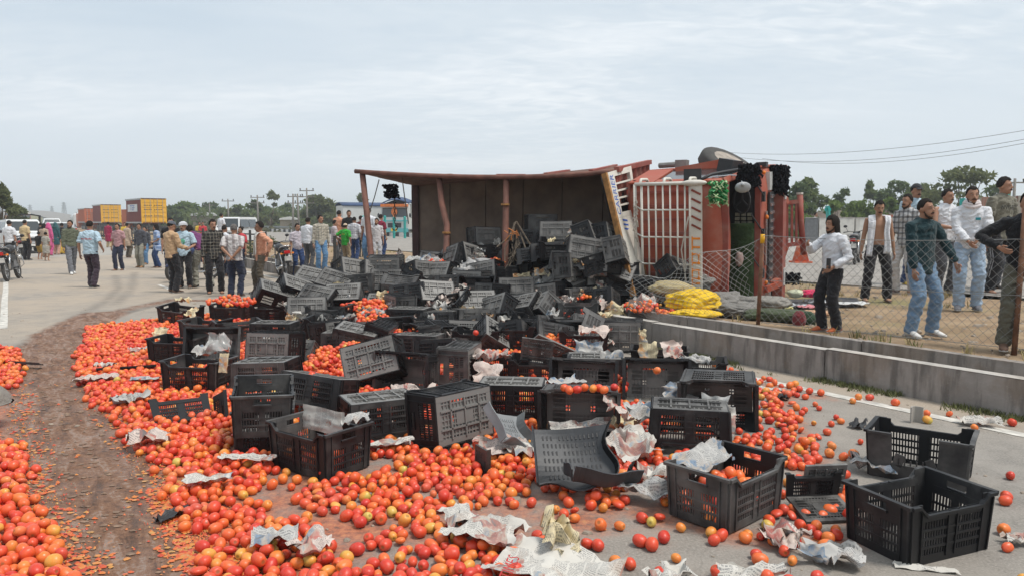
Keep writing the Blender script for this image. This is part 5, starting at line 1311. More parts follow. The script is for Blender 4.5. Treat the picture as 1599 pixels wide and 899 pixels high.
plate(G(893, 712, .20), (52, -4, 6), .44, .36, M_slate, "large torn dark grey crate panel with a bent edge lying on tomatoes at centre right", .03)
plate(G(936, 752, .11), (6, 8, 14), .40, .14, M_slate, "curled strip of black crate plastic at the foot of the torn grey panel", .03, 2)
plate(G(790, 672, .17), (40, 30, 30), .36, .30, M_crategrey, "light grey crate panel leaning beside the big ribbed base crate", .02)
frag(G(283, 638, .11), (-58, 0, 32), "broken slotted crate slab lying on tomatoes at the left", [('s', Tm((0, -.19, -.15)) @ Matrix.Diagonal((.8, 1, 1, 1)))])
frag(G(1285, 788, .06), (12, 0, 6), "broken half crate between the two crates at the right", [('b', Tm((0, 0, -.03)) @ Matrix.Diagonal((.6, .7, 1, 1))), ('s', Tm((0, -.06, -.03)) @ Matrix.Diagonal((.58, 1, .5, 1)))])
frag(G(1287, 752, .14), (-76, 0, 6), "ragged slotted panel standing behind the broken half crate", [('b', Matrix.Diagonal((.48, .62, 1, 1)))])
frag(G(763, 731, .06), (100, 20, 10), "small black crate corner lying among the front tomatoes", [('e', Tm((-.28, 0, -.15)) @ Matrix.Diagonal((1, .6, .45, 1)))])
frag(G(348, 641, .10), (70, 10, 30), "black crate rim piece beside the two nested crates", [('e', Tm((-.28, 0, -.15)) @ Matrix.Diagonal((1, .8, .7, 1)))])
frag(G(197, 575, .07), (84, 4, 20), "flat black strip of crate on the tomatoes at the far left", [('s', Tm((0, -.19, -.15)) @ Matrix.Diagonal((1, 1, .35, 1)))])
frag(G(860, 545, .30), (-30, 30, 30), "bent crate flap lying between the centre crates", [('b', Matrix.Diagonal((.9, .9, 1, 1)))])
frag(G(838, 550, .38), (-70, 20, 14), "grey crate flap standing in the crate at centre right", [('b', Matrix.Diagonal((.6, .8, 1, 1)))])
frag(G(920, 512, .34), (-40, -50, 30), "broken crate side leaning over the paper crate right of the heap", [('s', Tm((0, -.19, -.15)))])
frag(G(20, 568, .06), (86, 0, -16), "black crate strip at the left edge of the picture", [('s', Tm((0, -.19, -.15)) @ Matrix.Diagonal((1, 1, .25, 1)))])
# crates buried beneath the visible ones so that the heap is solid
_k = 0
for py, n in ((372, 6), (395, 9), (395, 8), (418, 13), (440, 15), (440, 9), (462, 17), (485, 17), (510, 16), (535, 13)):
    x0, x1 = (800, 975) if py < 380 else (660, 980) if py < 430 else ((500, 985) if py < 500 else (500, 950))
    for i in range(n):
        px = x0+(x1-x0)*(i+.5)/n+rnd(-8, 8); p = P(px, py+12+14*(_k % 3), hd2(px, py)+.12+.18*(_k % 3)); p.z = max(.14, p.z-.06)
        _k += 1
        crate(p, (random.choice((0, 180, 90, -90, -130, 150))+rnd(-20, 20), rnd(-25, 25), rnd(0, 360)), "black plastic crate buried in the heap below the crates on top of it", "crates buried in the heap")

# ================================================================== TOMATOES
def tomato_mat(name, use_attr):
    m = N(name); v = m.coord()
    rd = m.attr("hue").outputs['Fac'] if use_attr else m.math('MULTIPLY', m.math('POWER', m.rand(), 1.25), .92)
    pole = m.attr("pole").outputs['Fac']
    f = m.noise(v, 14, 4)
    k = m.math('ADD', rd, m.math('MULTIPLY', m.math('SUBTRACT', f, .5), .55))
    k = m.math('ADD', k, m.math('MULTIPLY', pole, .16))
    c = m.ramp(k, [(.0, (.52, .028, .020)), (.32, (.66, .070, .026)), (.58, (.74, .150, .032)), (.82, (.74, .235, .040)), (.97, (.68, .36, .06)), (1.0, (.55, .42, .09))])
    c = m.mix(m.math('MULTIPLY', m.smooth(pole, .965, .995), .6), c, (.14, .10, .03))
    c = m.mix(m.math('MULTIPLY', m.smooth(m.noise(v, 3.2 if use_attr else 2.0, 5, .65), .48, .7), .22), c, (.42, .26, .17))
    m.col(c); m.rough(m.math('MULTIPLY_ADD', m.noise(v, 9, 3), .42, .18)); m.b.inputs['Specular IOR Level'].default_value = .45
    m.b.inputs['Subsurface Weight'].default_value = .0
    m.bump(m.noise(v, 30, 3), .08, .004)
    return m.mat
M_tom = tomato_mat("tomato_skin", False); M_toms = tomato_mat("tomato_skin_mass", True)
def tomato_proto(nu, nv, seed):
    rs = random.Random(seed); vs = []; pl = []
    a = rs.uniform(1.0, 1.30); lob = rs.randint(3, 5); amp = rs.uniform(0, .035)
    def pt(th, ph):
        r = 1+amp*math.cos(lob*ph)*math.sin(th)
        z = math.cos(th)*a; q = math.sin(th)**.92*r
        if math.cos(th) > .9: z -= (math.cos(th)-.9)*1.6
        return Vector((q*math.cos(ph), q*math.sin(ph), z*1.0+.05*math.sin(2*th)))
    fs = []
    for j in range(1, nv):
        for i in range(nu): vs.append(pt(PI*j/nv, 2*PI*i/nu)); pl.append((1+math.cos(PI*j/nv))/2)
    vs.append(pt(0, 0)); vs.append(pt(PI, 0)); pl += [1, 0]; T = len(vs)-2
    for j in range(nv-2):
        for i in range(nu): fs.append((j*nu+i, (j+1)*nu+i, (j+1)*nu+(i+1) % nu, j*nu+(i+1) % nu))
    for i in range(nu): fs.append((T, i, (i+1) % nu)); fs.append((T+1, (nv-2)*nu+(i+1) % nu, (nv-2)*nu+i))
    return vs, fs, pl
# where the tomatoes lie, by outline in the photograph
FIELD = poly_px([(140, 512), (118, 560), (135, 612), (180, 665), (222, 720), (262, 775), (290, 830), (345, 910), (352, 960), (930, 960), (905, 900), (860, 850), (900, 815), (960, 790), (1000, 720), (1000, 640), (960, 560), (860, 470), (700, 470), (520, 470), (420, 490), (340, 475), (260, 500)])
DENSE = poly_px([(150, 515), (130, 560), (150, 610), (210, 660), (260, 710), (330, 740), (420, 730), (600, 720), (760, 740), (850, 760), (1000, 740), (1010, 650), (960, 560), (860, 480), (520, 480), (340, 480), (260, 505)])
GAPS = [poly_px(p) for p in ([(545, 700), (610, 705), (620, 735), (560, 750)], [(770, 775), (850, 780), (870, 830), (800, 850), (750, 815)], [(470, 810), (520, 800), (560, 835), (500, 860)], [(420, 760), (470, 755), (470, 780), (430, 790)], [(560, 870), (640, 860), (650, 899), (560, 899)])]
LEFTF = [poly_px(p) for p in ([(-60, 542), (18, 545), (32, 575), (24, 608), (-60, 610)], [(-120, 690), (36, 700), (44, 740), (30, 775), (82, 840), (106, 960), (-160, 960)])]
RIGHT = [(poly_px([(1170, 615), (1235, 610), (1270, 690), (1310, 760), (1345, 770), (1330, 800), (1250, 760), (1200, 690)]), 130),
         (poly_px([(1000, 790), (1320, 800), (1340, 850), (1180, 845), (1030, 830)]), 130),
         (poly_px([(900, 800), (1320, 830), (1340, 930), (900, 930)]), 30),
         (poly_px([(1240, 600), (1340, 660), (1380, 730), (1300, 740), (1220, 640)]), 22),
         (poly_px([(1540, 740), (1640, 760), (1640, 930), (1520, 890)]), 20),
         (poly_px([(1300, 640), (1380, 690), (1360, 760), (1290, 760)]), 26),
         (poly_px([(1100, 565), (1180, 590), (1300, 615), (1250, 622), (1120, 590)]), 75),
         (poly_px([(1300, 612), (1599, 668), (1599, 690), (1300, 632)]), 12),
         (poly_px([(1020, 640), (1200, 640), (1240, 740), (1220, 860), (1040, 830), (960, 760)]), 130)]
def density(x, y):
    d = 0
    if inpoly(x, y, FIELD):
        d = 235
        if inpoly(x, y, DENSE): d = 335
        n = mnoise.noise(Vector((x*1.7, y*1.7, 2.2)))
        if not inpoly(x, y, DENSE) and n > .28: d *= .35
        for g in GAPS:
            if inpoly(x, y, g): d *= .25
    for g in LEFTF:
        if inpoly(x, y, g): d = 290
    if not d:
        for g, q in RIGHT:
            if inpoly(x, y, g): d = max(d, q)
    return d
boxes = [(E, c, E.transposed()) for r, E, c in CR]
up_boxes = [(E, c, E.transposed()) for E, c, _ in boxes]
TOM = []; CELL = .09; gridh = {}
def put(x, y, r, zbase=0.0):
    i, j = int(math.floor(x/CELL)), int(math.floor(y/CELL)); z = zbase+r*.92
    for a in (-1, 0, 1):
        for b_ in (-1, 0, 1):
            for (X, Y, Z, R2) in gridh.get((i+a, j+b_), ()):
                d2 = (X-x)**2+(Y-y)**2; s_ = (r+R2)*.93
                if d2 < s_*s_: z = max(z, Z+math.sqrt(s_*s_-d2))
    return z
def settle(x, y, r, zbase=0.0):
    z = put(x, y, r, zbase)
    for k in range(7):
        best = (z, x, y); st = .05*(.75**k)
        for a in range(6):
            xx, yy = x+st*math.cos(a*1.047+k), y+st*math.sin(a*1.047+k); q = put(xx, yy, r, zbase)
            if q < best[0]-1e-4: best = (q, xx, yy)
        if best[0] >= z: break
        z, x, y = best
    return x, y, z
def keep(x, y, z, r):
    gridh.setdefault((int(math.floor(x/CELL)), int(math.floor(y/CELL))), []).append((x, y, z, r)); TOM.append((x, y, z, r))
near_c = [(c, Ei) for E, c, Ei in boxes if c.z < .75]
def hits_crate(x, y, z, m=.0):
    p = Vector((x, y, z))
    for c, Ei in near_c:
        d = p-c
        if abs(d.x) > .45 or abs(d.y) > .45 or abs(d.z) > .4: continue
        q = Ei @ d
        if abs(q.x) < CL/2+m and abs(q.y) < CW/2+m and abs(q.z) < CHT/2+m: return True
    return False
rng = random.Random(11)
cells = []; step = .25
yy = 2.3
while yy < 12.5:
    xx = -7.0
    while xx < 7:
        cells.append((xx, yy)); xx += step
    yy += step
rng.shuffle(cells)
cand = []
for (x0, y0) in cells:
    dn_ = density(x0+step/2, y0+step/2)
    if not dn_:
        dn_ = max(density(x0, y0), density(x0+step, y0), density(x0, y0+step), density(x0+step, y0+step))
        if not dn_: continue
    n = dn_*step*step; n = int(n)+(rng.random() < n-int(n))
    for _ in range(n):
        x, y = x0+rng.random()*step, y0+rng.random()*step
        if rng.random()*max(dn_, 1) < density(x, y)+1e-6: cand.append((x, y))
rng.shuffle(cand)
for x, y in cand:
    r = rng.gauss(.0285, .0033); r = min(.037, max(.021, r))
    if toST(x, y)[0] > 6.80: continue
    if hits_crate(x, y, .04, .03): continue
    x, y, z = settle(x, y, r)
    if z > .20 or toST(x, y)[0] > 6.80 or hits_crate(x, y, z, .022): continue
    keep(x, y, z, r)
def fill_crate(r, E, c, n, h0=.05):
    iv = E.to_3x3()
    for _ in range(n):
        q = Vector((rng.uniform(-.23, .23), rng.uniform(-.145, .145), 0)); p = c+iv @ q
        rr = rng.gauss(.0305, .003); x, y, z = settle(p.x, p.y, rr, c.z-.15+.02)
        d = E.transposed() @ (Vector((x, y, z))-c)
        if abs(d.x) > .245 or abs(d.y) > .155 or d.z > .17: continue
        keep(x, y, z, rr)
cmap = {r.name: (r, E, c) for r, E, c in CR}
for r_, n in ((c3, 260), (c8, 330), (c13, 90), (c16, 330), (c10, 200), (c15, 240), (c14, 140), (c9, 150), (c4, 60), (c11, 120)): fill_crate(*cmap[r_.name], n)
for k in range(8):                                            # tomatoes lying on top of the crate on its side
    p = G(880+11*k+rng.uniform(-3, 3), 607+rng.uniform(-4, 3), .41); TOM.append((p.x, p.y, .385+.031, .030))
for px, py, z in ((487, 585, .36), (743, 519, .40), (1026, 578, .40)): p = G(px, py, z); TOM.append((p.x, p.y, z, .031))
# pockets of tomatoes high on the heap
for px, py, w, h, n in ((582, 487, 16, 18, 130), (575, 500, 20, 8, 60), (675, 415, 16, 10, 60), (772, 413, 8, 10, 40), (720, 438, 6, 5, 14), (880, 417, 14, 5, 26), (884, 425, 8, 5, 16), (955, 388, 8, 8, 16), (905, 462, 10, 4, 16), (1000, 478, 26, 7, 60), (1042, 487, 14, 3, 16), (934, 436, 8, 3, 10), (865, 475, 6, 8, 18), (628, 460, 8, 6, 14), (665, 450, 6, 5, 14), (848, 507, 6, 3, 8), (850, 530, 8, 20, 60), (870, 545, 20, 16, 120), (905, 560, 20, 14, 90), (570, 478, 30, 6, 40), (600, 440, 6, 6, 14), (617, 456, 6, 6, 12), (506, 555, 10, 14, 50), (548, 545, 10, 10, 40), (362, 470, 40, 8, 40), (640, 520, 30, 5, 30), (700, 512, 20, 4, 14), (760, 560, 10, 8, 20), (880, 590, 60, 8, 40), (960, 590, 12, 20, 40)):
    for _ in range(n):
        a, q = rng.uniform(0, 6.28), math.sqrt(rng.random()); x_, y_ = px+w*q*math.cos(a), py+h*q*math.sin(a)
        d_ = hdepth(y_) or (CH-.12)/math.tan(math.atan2(y_-346, FPX))
        p = P(x_, y_, d_-.12); rr = rng.gauss(.030, .003)
        if p.z < .05: p.z = .06
        X, Y, Z = settle(p.x, p.y, rr, p.z-.03)
        if Z < p.z+.10: keep(X, Y, Z, rr)
# the 300 that show largest: nearest the lens and on top
def vis_key(t):
    u, v = proj(t[:3]); return math.hypot(t[0], t[1]) if (-10 < u < 1609 and -10 < v < 906) else 1e3+t[1]
def buried(t):
    i, j = int(math.floor(t[0]/CELL)), int(math.floor(t[1]/CELL))
    for a in (-1, 0, 1):
        for b_ in (-1, 0, 1):
            for q in gridh.get((i+a, j+b_), ()):
                if q[2] > t[2]+.03 and math.hypot(q[0]-t[0], q[1]-t[1]) < .03: return True
    return False
order = sorted((t for t in TOM if not buried(t)), key=vis_key)
single = order[:300]; sset = set(single)
protos_hi = [tomato_proto(18, 12, k) for k in range(7)]
hi_me = []
for k, (vs, fs, pl) in enumerate(protos_hi):
    me = bpy.data.meshes.new("tomato"); me.from_pydata(vs, [], fs); me.polygons.foreach_set('use_smooth', [True]*len(fs)); me.attributes.new("pole", 'FLOAT', 'POINT').data.foreach_set('value', pl); me.materials.append(M_tom); me.update(); hi_me.append(me)
for t in single:
    o = ob("tomato", random.choice(hi_me)); o.location = t[:3]; o.scale = (t[3]*rng.uniform(.9, 1.08), t[3]*rng.uniform(.9, 1.05)*(.62 if rng.random() < .08 else 1), t[3]); o.rotation_euler = (PI/2+rng.gauss(0, .45), rng.gauss(0, .4), rng.uniform(0, 6.28))
    tag(o, "ripe red to orange tomato lying loose in the foreground of the spill", "tomato", "tomatoes loose in the foreground")
def mass(name, lst, nu, nv):
    pr = [tomato_proto(nu, nv, 40+k) for k in range(5)]; V = []; F = []; PL = []; HU = []; off = 0; rs = np.random.RandomState(5)
    for t in lst:
        vs, fs, pl = pr[rs.randint(5)]
        a = np.array(vs); E = np.array(Euler((PI/2+rs.normal(0, .5), rs.normal(0, .5), rs.uniform(0, 6.28))).to_matrix())
        a = (a*np.array([rs.uniform(.9, 1.06), .55 if rs.uniform() < .08 else 1, 1])*t[3]) @ E.T+np.array(t[:3]); V.append(a); PL += pl; HU += [rs.beta(1.7, 2.9)]*len(vs)
        F += [[i+off for i in f] for f in fs]; off += len(vs)
    me = bpy.data.meshes.new(name); me.from_pydata(np.concatenate(V).tolist(), [], F); me.polygons.foreach_set('use_smooth', [True]*len(F))
    me.attributes.new("pole", 'FLOAT', 'POINT').data.foreach_set('value', PL); me.attributes.new("hue", 'FLOAT', 'POINT').data.foreach_set('value', HU); me.materials.append(M_toms); me.update()
    return tag(ob(name, me), kind='stuff')
rest = [t for t in TOM if t not in sset]
mass("spilled_tomatoes", [t for t in rest if t[1] < 5.2], 12, 8); mass("spilled_tomatoes", [t for t in rest if t[1] >= 5.2], 9, 6)
print("tomatoes", len(TOM), "crates", len(CR))
# crushed pulp and skins along the wheel track
def pulp_mat():
    m = N("tomato_pulp"); rd = m.attr("hue").outputs['Fac']; v = m.coord()
    k = m.math('ADD', rd, m.math('MULTIPLY', m.math('SUBTRACT', m.noise(v, 40, 3), .5), .5))
    m.col(m.ramp(k, [(.1, (.40, .035, .02)), (.4, (.54, .10, .03)), (.7, (.56, .19, .04)), (.9, (.48, .25, .07)), (1.0, (.20, .11, .05))])); m.rough(.3); m.bump(m.noise(v, 60, 3), .3, .004); return m.mat
M_pulp = pulp_mat()
M_mudclod = simple("brown_mud_clod", (.20, .13, .088), .7, .45, 20, .4)
V = []; F = []; HU = []; rs = random.Random(3)
def flake(b, x, y, r, hmax):
    n = 6; a0 = rs.uniform(0, 6.28); e = rs.uniform(.5, 1)
    pts = [(x+r*rs.uniform(.6, 1.1)*math.cos(a0+i*PI/3), y+r*e*rs.uniform(.6, 1.1)*math.sin(a0+i*PI/3), rs.uniform(.003, hmax*.4)) for i in range(n)]
    b.add(pts+[(x, y, rs.uniform(hmax*.4, hmax))], [(i, (i+1) % n, n) for i in range(n)])
pb = MB(); mb_ = MB()
EDGE = poly_px([(135, 555), (165, 620), (215, 690), (265, 760), (310, 830), (372, 930)]); EDGEL = poly_px([(26, 600), (40, 700), (55, 770), (100, 850), (130, 930)])
for _ in range(4600):
    pl = EDGE if rs.random() < .72 else EDGEL; i = rs.randrange(len(pl)-1); t = rs.random()
    if pl is EDGE and rs.random() < .6: i = len(pl)-2-rs.randrange(2)
    x = pl[i][0]*(1-t)+pl[i+1][0]*t+rs.gauss(0, .09); y = pl[i][1]*(1-t)+pl[i+1][1]*t+rs.gauss(0, .10)
    r = rs.uniform(.005, .024)*(1 if mnoise.noise(Vector((x*2.5, y*2.5, 3))) > -.05 else .4); n0 = len(pb.v); flake(pb, x, y, r, .018); HU += [rs.uniform(.15, .92)]*(len(pb.v)-n0)
for _ in range(500):
    i = rs.randrange(len(TRACK)-2); t = rs.random(); x = TRACK[i][0]*(1-t)+TRACK[i+1][0]*t+rs.gauss(0, .26); y = TRACK[i][1]*(1-t)+TRACK[i+1][1]*t+rs.gauss(0, .15)
    if rs.random() < .10: n0 = len(pb.v); flake(pb, x, y, rs.uniform(.005, .018), .012); HU += [rs.uniform(.35, 1)]*(len(pb.v)-n0)
    else: flake(mb_, x, y, rs.uniform(.006, .03), .014)
for _ in range(420):                                         # burst skins among the tomatoes and on the right
    a = rng.choice(cand); n0 = len(pb.v); flake(pb, a[0], a[1], rs.uniform(.02, .045), .02); HU += [rs.uniform(.0, .7)]*(len(pb.v)-n0)
o = pb.build("tomato_pulp", M_pulp, None, True); o.data.attributes.new("hue", 'FLOAT', 'POINT').data.foreach_set('value', HU); tag(o, kind='stuff')
tag(mb_.build("trampled_mud", M_mudclod), kind='stuff')

# ================================================================== PAPER, PLASTIC AND CLOTH
def news_mat(name, tone, colour):
    m = N(name); uv = m.coord('UV'); x, y, z = m.sep(uv); v = m.coord()
    rd = m.rand()
    yy = m.math('ADD', m.math('MULTIPLY', y, 1.0), m.math('MULTIPLY', rd, 3.7)); xx = m.math('ADD', x, m.math('MULTIPLY', rd, 5.3))
    line = m.math('LESS_THAN', m.math('FRACT', m.math('MULTIPLY', yy, 84)), .5)
    cb2 = m.n('ShaderNodeCombineXYZ'); m.set(cb2.inputs[0], m.math('MULTIPLY', xx, 110)); m.set(cb2.inputs[1], m.math('FLOOR', m.math('MULTIPLY', yy, 84)))
    wordn = m.n('ShaderNodeTexNoise'); wordn.inputs['Scale'].default_value = 1.3; wordn.inputs['Detail'].default_value = 2; m.t.links.new(cb2.outputs[0], wordn.inputs[0])
    word = m.math('GREATER_THAN', wordn.outputs[0], .45)
    col = m.math('GREATER_THAN', m.math('FRACT', m.math('MULTIPLY', xx, 8)), .12)
    ink = m.math('MULTIPLY', m.math('MULTIPLY', line, word), col)
    # blocks: pictures and headlines
    vx = m.n('ShaderNodeTexVoronoi'); vx.distance = 'CHEBYCHEV'; vx.inputs['Scale'].default_value = 4.5
    c2 = m.n('ShaderNodeCombineXYZ'); m.set(c2.inputs[0], xx); m.set(c2.inputs[1], yy); m.t.links.new(c2.outputs[0], vx.inputs[0])
    sp = m.n('ShaderNodeSeparateColor'); m.t.links.new(vx.outputs['Color'], sp.inputs[0])
    pic = m.math('GREATER_THAN', sp.outputs[0], .76); blank = m.math('LESS_THAN', sp.outputs[1], .30)
    ink = m.math('MULTIPLY', ink, m.math('SUBTRACT', 1.0, blank))
    c = m.mix(m.math('MULTIPLY', ink, .62), tone, (.10, .10, .11))
    pn = m.n('ShaderNodeTexNoise'); pn.inputs['Scale'].default_value = 9; pn.inputs['Detail'].default_value = 4; m.t.links.new(c2.outputs[0], pn.inputs[0])
    pc = m.ramp(pn.outputs[0], [(.3, (.09, .09, .10)), (.45, colour), (.55, (.42, .36, .30)), (.65, (.20, .26, .32)), (.75, (.60, .56, .50))])
    c = m.mix(m.math('MULTIPLY', pic, .8), c, pc)
    st = m.noise(v, 5, 5, .6); c = m.mix(m.math('MULTIPLY', m.smooth(st, .56, .72), .45), c, (.32, .20, .13))
    m.col(c); m.rough(.85); m.b.inputs['Specular IOR Level'].default_value = .15; m.bump(m.noise(v, 26, 4, .6, .5), .35, .01); return m.mat
M_news = [news_mat("newsprint_white", (.54, .515, .47), (.30, .10, .08)), news_mat("newsprint_pink", (.56, .47, .42), (.42, .10, .08)), news_mat("newsprint_grey", (.44, .43, .41), (.12, .20, .30)), news_mat("newsprint_yellowed", (.60, .51, .33), (.48, .20, .05))]
NP_N = 0
def paper(c, w, h, yaw, label, tone=0, crumple=.06, tilt=(0, 0), folds=2.0, cat="newspaper", name="newspaper_sheet", mat=None, floor=None, n=None):
    """a crumpled sheet centred on c"""
    global NP_N
    NP_N += 1; w *= .9; h *= .9; sd_ = NP_N*7.13; n = n or (16 if max(w, h) > .3 else 10)
    E = Matrix.Rotation(R_(yaw), 3, 'Z') @ Matrix.Rotation(R_(tilt[0]), 3, 'X') @ Matrix.Rotation(R_(tilt[1]), 3, 'Y'); vs = []; uvs = []
    for j in range(n+1):
        for i in range(n+1):
            u, v = i/n, j/n; q = Vector(((u-.5)*w, (v-.5)*h, 0))
            a = mnoise.noise(Vector((u*folds*1.6+sd_, v*folds*1.6, 1))); b_ = mnoise.noise(Vector((u*folds*4+sd_, v*folds*4, 4)))
            cr = abs(mnoise.noise(Vector((u*folds*2.4, v*folds*2.4+sd_, 9))))
            z = crumple*(1.1*a+.30*b_-.9*cr+.15); q += Vector((mnoise.noise(Vector((v*3+sd_, u*2, 2))), mnoise.noise(Vector((u*3+sd_, v*2, 6))), 0))*crumple*.9
            e_ = max(abs(u-.5), abs(v-.5))
            if e_ > .44: z += crumple*.35*mnoise.noise(Vector((u*9+sd_, v*9, 3)))
            q.z += z; p = Vector(c)+E @ q
            if floor is not None and p.z < floor: p.z = floor+.002*abs(a)
            vs.append(p); uvs.append((u*w*1.9, v*h*1.9))
    o_ = Vector(c); me = bpy.data.meshes.new(name); me.from_pydata([p-o_ for p in vs], [], [(j*(n+1)+i, j*(n+1)+i+1, (j+1)*(n+1)+i+1, (j+1)*(n+1)+i) for j in range(n) for i in range(n)])
    ul = me.uv_layers.new(name="UVMap"); li = np.zeros(len(me.loops), 'i'); me.loops.foreach_get('vertex_index', li); ul.data.foreach_set('uv', np.array(uvs, 'f')[li].ravel())
    me.materials.append(mat or M_news[tone]); me.polygons.foreach_set('use_smooth', [True]*len(me.polygons)); me.update()
    o = ob(name, me); o.location = o_; return tag(o, label, cat)
def pz(px, py, z, w, h, yaw, label, tone=0, **k): return paper(G(px, py, z), w, h, yaw, label, tone, **k)
n1_ = pz(868, 880, .08, .62, .42, -28, "large newspaper page at the bottom edge of the picture with a red masthead", 0, crumple=.06, floor=.02)
pz(757, 822, .10, .42, .30, -20, "white newspaper sheet lying over tomatoes left of the large page", 0, crumple=.05, floor=.05)
pz(715, 800, .11, .16, .26, 20, "torn upper strip of the white newspaper sheet in the front centre", 0, crumple=.04, floor=.05)
pz(876, 836, .13, .16, .22, 10, "crumpled yellowed ball of newspaper above the large page", 3, crumple=.09, tilt=(40, 10))
pz(430, 833, .10, .24, .17, 14, "newspaper with a blue sky photograph among the front left tomatoes", 2, crumple=.04, floor=.06)
pz(486, 843, .10, .18, .20, -40, "folded coloured newspaper piece right of the blue sky page", 1, crumple=.05, floor=.06)
pz(325, 744, .10, .30, .14, 12, "small printed newspaper strip among the tomatoes at left", 0, crumple=.03, floor=.06)
pz(385, 712, .10, .42, .10, -10, "long white paper strip left of the newspaper filled crate", 0, crumple=.03, floor=.06)
pz(232, 680, .10, .30, .20, 18, "crumpled newspaper with a red headline on the left tomatoes", 1, crumple=.07, floor=.05)
pz(205, 620, .10, .32, .20, 30, "dark stained newspaper on the left tomatoes", 2, crumple=.08, floor=.05)
pz(163, 568, .09, .26, .14, -12, "pale paper scrap at the upper left of the tomatoes", 0, crumple=.04, floor=.05)
pz(150, 588, .09, .42, .16, 18, "brownish folded paper at the upper left of the tomatoes", 1, crumple=.05, floor=.05)
pz(215, 545, .09, .22, .16, 8, "pinkish paper scrap beside the leftmost crates", 1, crumple=.05, floor=.05)
pz(226, 590, .09, .3, .12, 4, "thin grey newspaper strip below the pinkish scrap", 2, crumple=.03, floor=.05)
pz(250, 520, .14, .2, .22, 10, "yellowed newspaper leaning on the leftmost crate", 3, crumple=.05, tilt=(50, 0))
pz(988, 690, .13, .34, .38, 24, "large white newspaper draped between the crates right of centre", 0, crumple=.09, tilt=(14, -10), floor=.05)
pz(972, 660, .16, .20, .24, -30, "yellowish newspaper sheet beside the broken black wall", 3, crumple=.07, floor=.06)
pz(1000, 640, .18, .22, .26, 20, "grey curled newspaper beside the upside down glossy crate", 2, crumple=.08, tilt=(24, 0))
pz(1010, 758, .10, .34, .18, -18, "dirty newspaper under the end of the broken black wall", 2, crumple=.07, floor=.03)
pz(1025, 735, .10, .26, .16, 6, "crumpled white paper left of the tomato filled crate", 0, crumple=.06, floor=.05)
pz(785, 693, .12, .36, .22, 10, "printed newspaper under the light grey crate panel", 1, crumple=.06, tilt=(10, 0), floor=.05)
pz(810, 700, .10, .26, .2, -30, "white newspaper corner below the light grey crate panel", 0, crumple=.06, floor=.05)
pz(1100, 712, .29, .40, .20, 40, "coloured newspaper hanging over the rim of the tomato filled crate", 2, crumple=.05, tilt=(26, -8))
pz(503, 655, .29, .46, .18, -36, "newspaper strip standing inside the front left crate", 0, crumple=.012, tilt=(82, 0))
pz(555, 652, .33, .2, .16, 24, "white printed scrap on top of the upside down crate at front left", 2, crumple=.05)
pz(600, 690, .09, .40, .12, 22, "white newspaper under the crate behind the newspaper filled crate", 0, crumple=.04, floor=.05)
pz(640, 610, .20, .45, .24, -10, "reddish brown paper bag spread between the centre left crates", 1, crumple=.08, tilt=(10, 0))
pz(768, 552, .35, .36, .22, 6, "pinkish newspaper crumpled in the top of the centre crate", 1, crumple=.08)
pz(762, 583, .22, .26, .26, -12, "large white newspaper hanging in front of the centre crate", 1, crumple=.06, tilt=(50, 10))
pz(838, 558, .30, .2, .16, 30, "white torn sheet over the rim of the flap crate", 0, crumple=.06, tilt=(30, 0))
pz(915, 663, .14, .60, .14, 8, "long folded newspaper under the crate with tomatoes on top", 0, crumple=.05, tilt=(18, 0), floor=.05)
pz(965, 635, .3, .2, .26, 50, "brown edged newspaper beside the crate with tomatoes on top", 1, crumple=.06, tilt=(30, 20))
pz(880, 594, .36, .3, .2, 20, "green pictured newspaper on the crate with tomatoes on top", 2, crumple=.05)
pz(1116, 636, .26, .22, .2, -24, "newspaper in the mouth of the tipped crate at right", 2, crumple=.03, tilt=(74, 0))
pz(1062, 612, .22, .3, .2, 0, "striped newspaper between the right centre crates", 2, crumple=.06, tilt=(40, 0))
pz(1130, 652, .22, .18, .24, -20, "white glossy page corner under the tipped crate at right", 0, crumple=.04, tilt=(50, 0))
pz(1012, 550, .34, .2, .22, -10, "yellow paper hanging on the paper filled crate by the wall", 3, crumple=.03, tilt=(76, 0))
pz(1050, 545, .36, .24, .2, 12, "pink newspaper standing out of the crate by the wall", 1, crumple=.05, tilt=(50, 0))
pz(1085, 560, .25, .34, .16, -24, "green and white paper lying behind the crate by the wall", 2, crumple=.06, tilt=(16, 0))
pz(1004, 526, .22, .10, .22, 10, "green edged paper stuck upright at the concrete wall", 3, crumple=.05, tilt=(70, 0))
pz(930, 515, .37, .4, .2, 10, "pale pink newspaper across the crate right of the heap", 1, crumple=.07, tilt=(10, 0))
pz(920, 545, .3, .32, .2, 0, "clear grey paper in front of the crate right of the heap", 2, crumple=.05, tilt=(60, 0))
pz(955, 560, .3, .24, .2, 10, "grey newspaper above the shiny upside down crate", 2, crumple=.05, tilt=(60, 0))
pz(1530, 655, .05, .30, .16, -20, "white newspaper on the grass by the wall at the right", 0, crumple=.06, floor=.01)
pz(1365, 722, .08, .30, .14, -40, "grey newspaper around tomatoes left of the broken crate", 2, crumple=.07, floor=.01)
pz(1300, 862, .06, .30, .16, -20, "crumpled coloured newspaper below the broken half crate", 2, crumple=.07, floor=.01)
pz(1225, 832, .07, .22, .18, 40, "pink and green torn newspaper under the tomato filled crate", 1, crumple=.08, floor=.01)
pz(1175, 892, .05, .34, .14, -4, "white newspaper at the bottom edge below the tomato filled crate", 0, crumple=.05, floor=.01)
pz(1045, 893, .05, .22, .16, 20, "white folded paper at the bottom edge left of the tomato filled crate", 0, crumple=.05, floor=.01)
pz(1445, 885, .01, .30, .06, -14, "white paper strip under the nearest crate", 0, crumple=.02, floor=.004)
pz(1203, 606, .04, .30, .1, -20, "flat white paper on the road near the edge line", 0, crumple=.02, floor=.01)
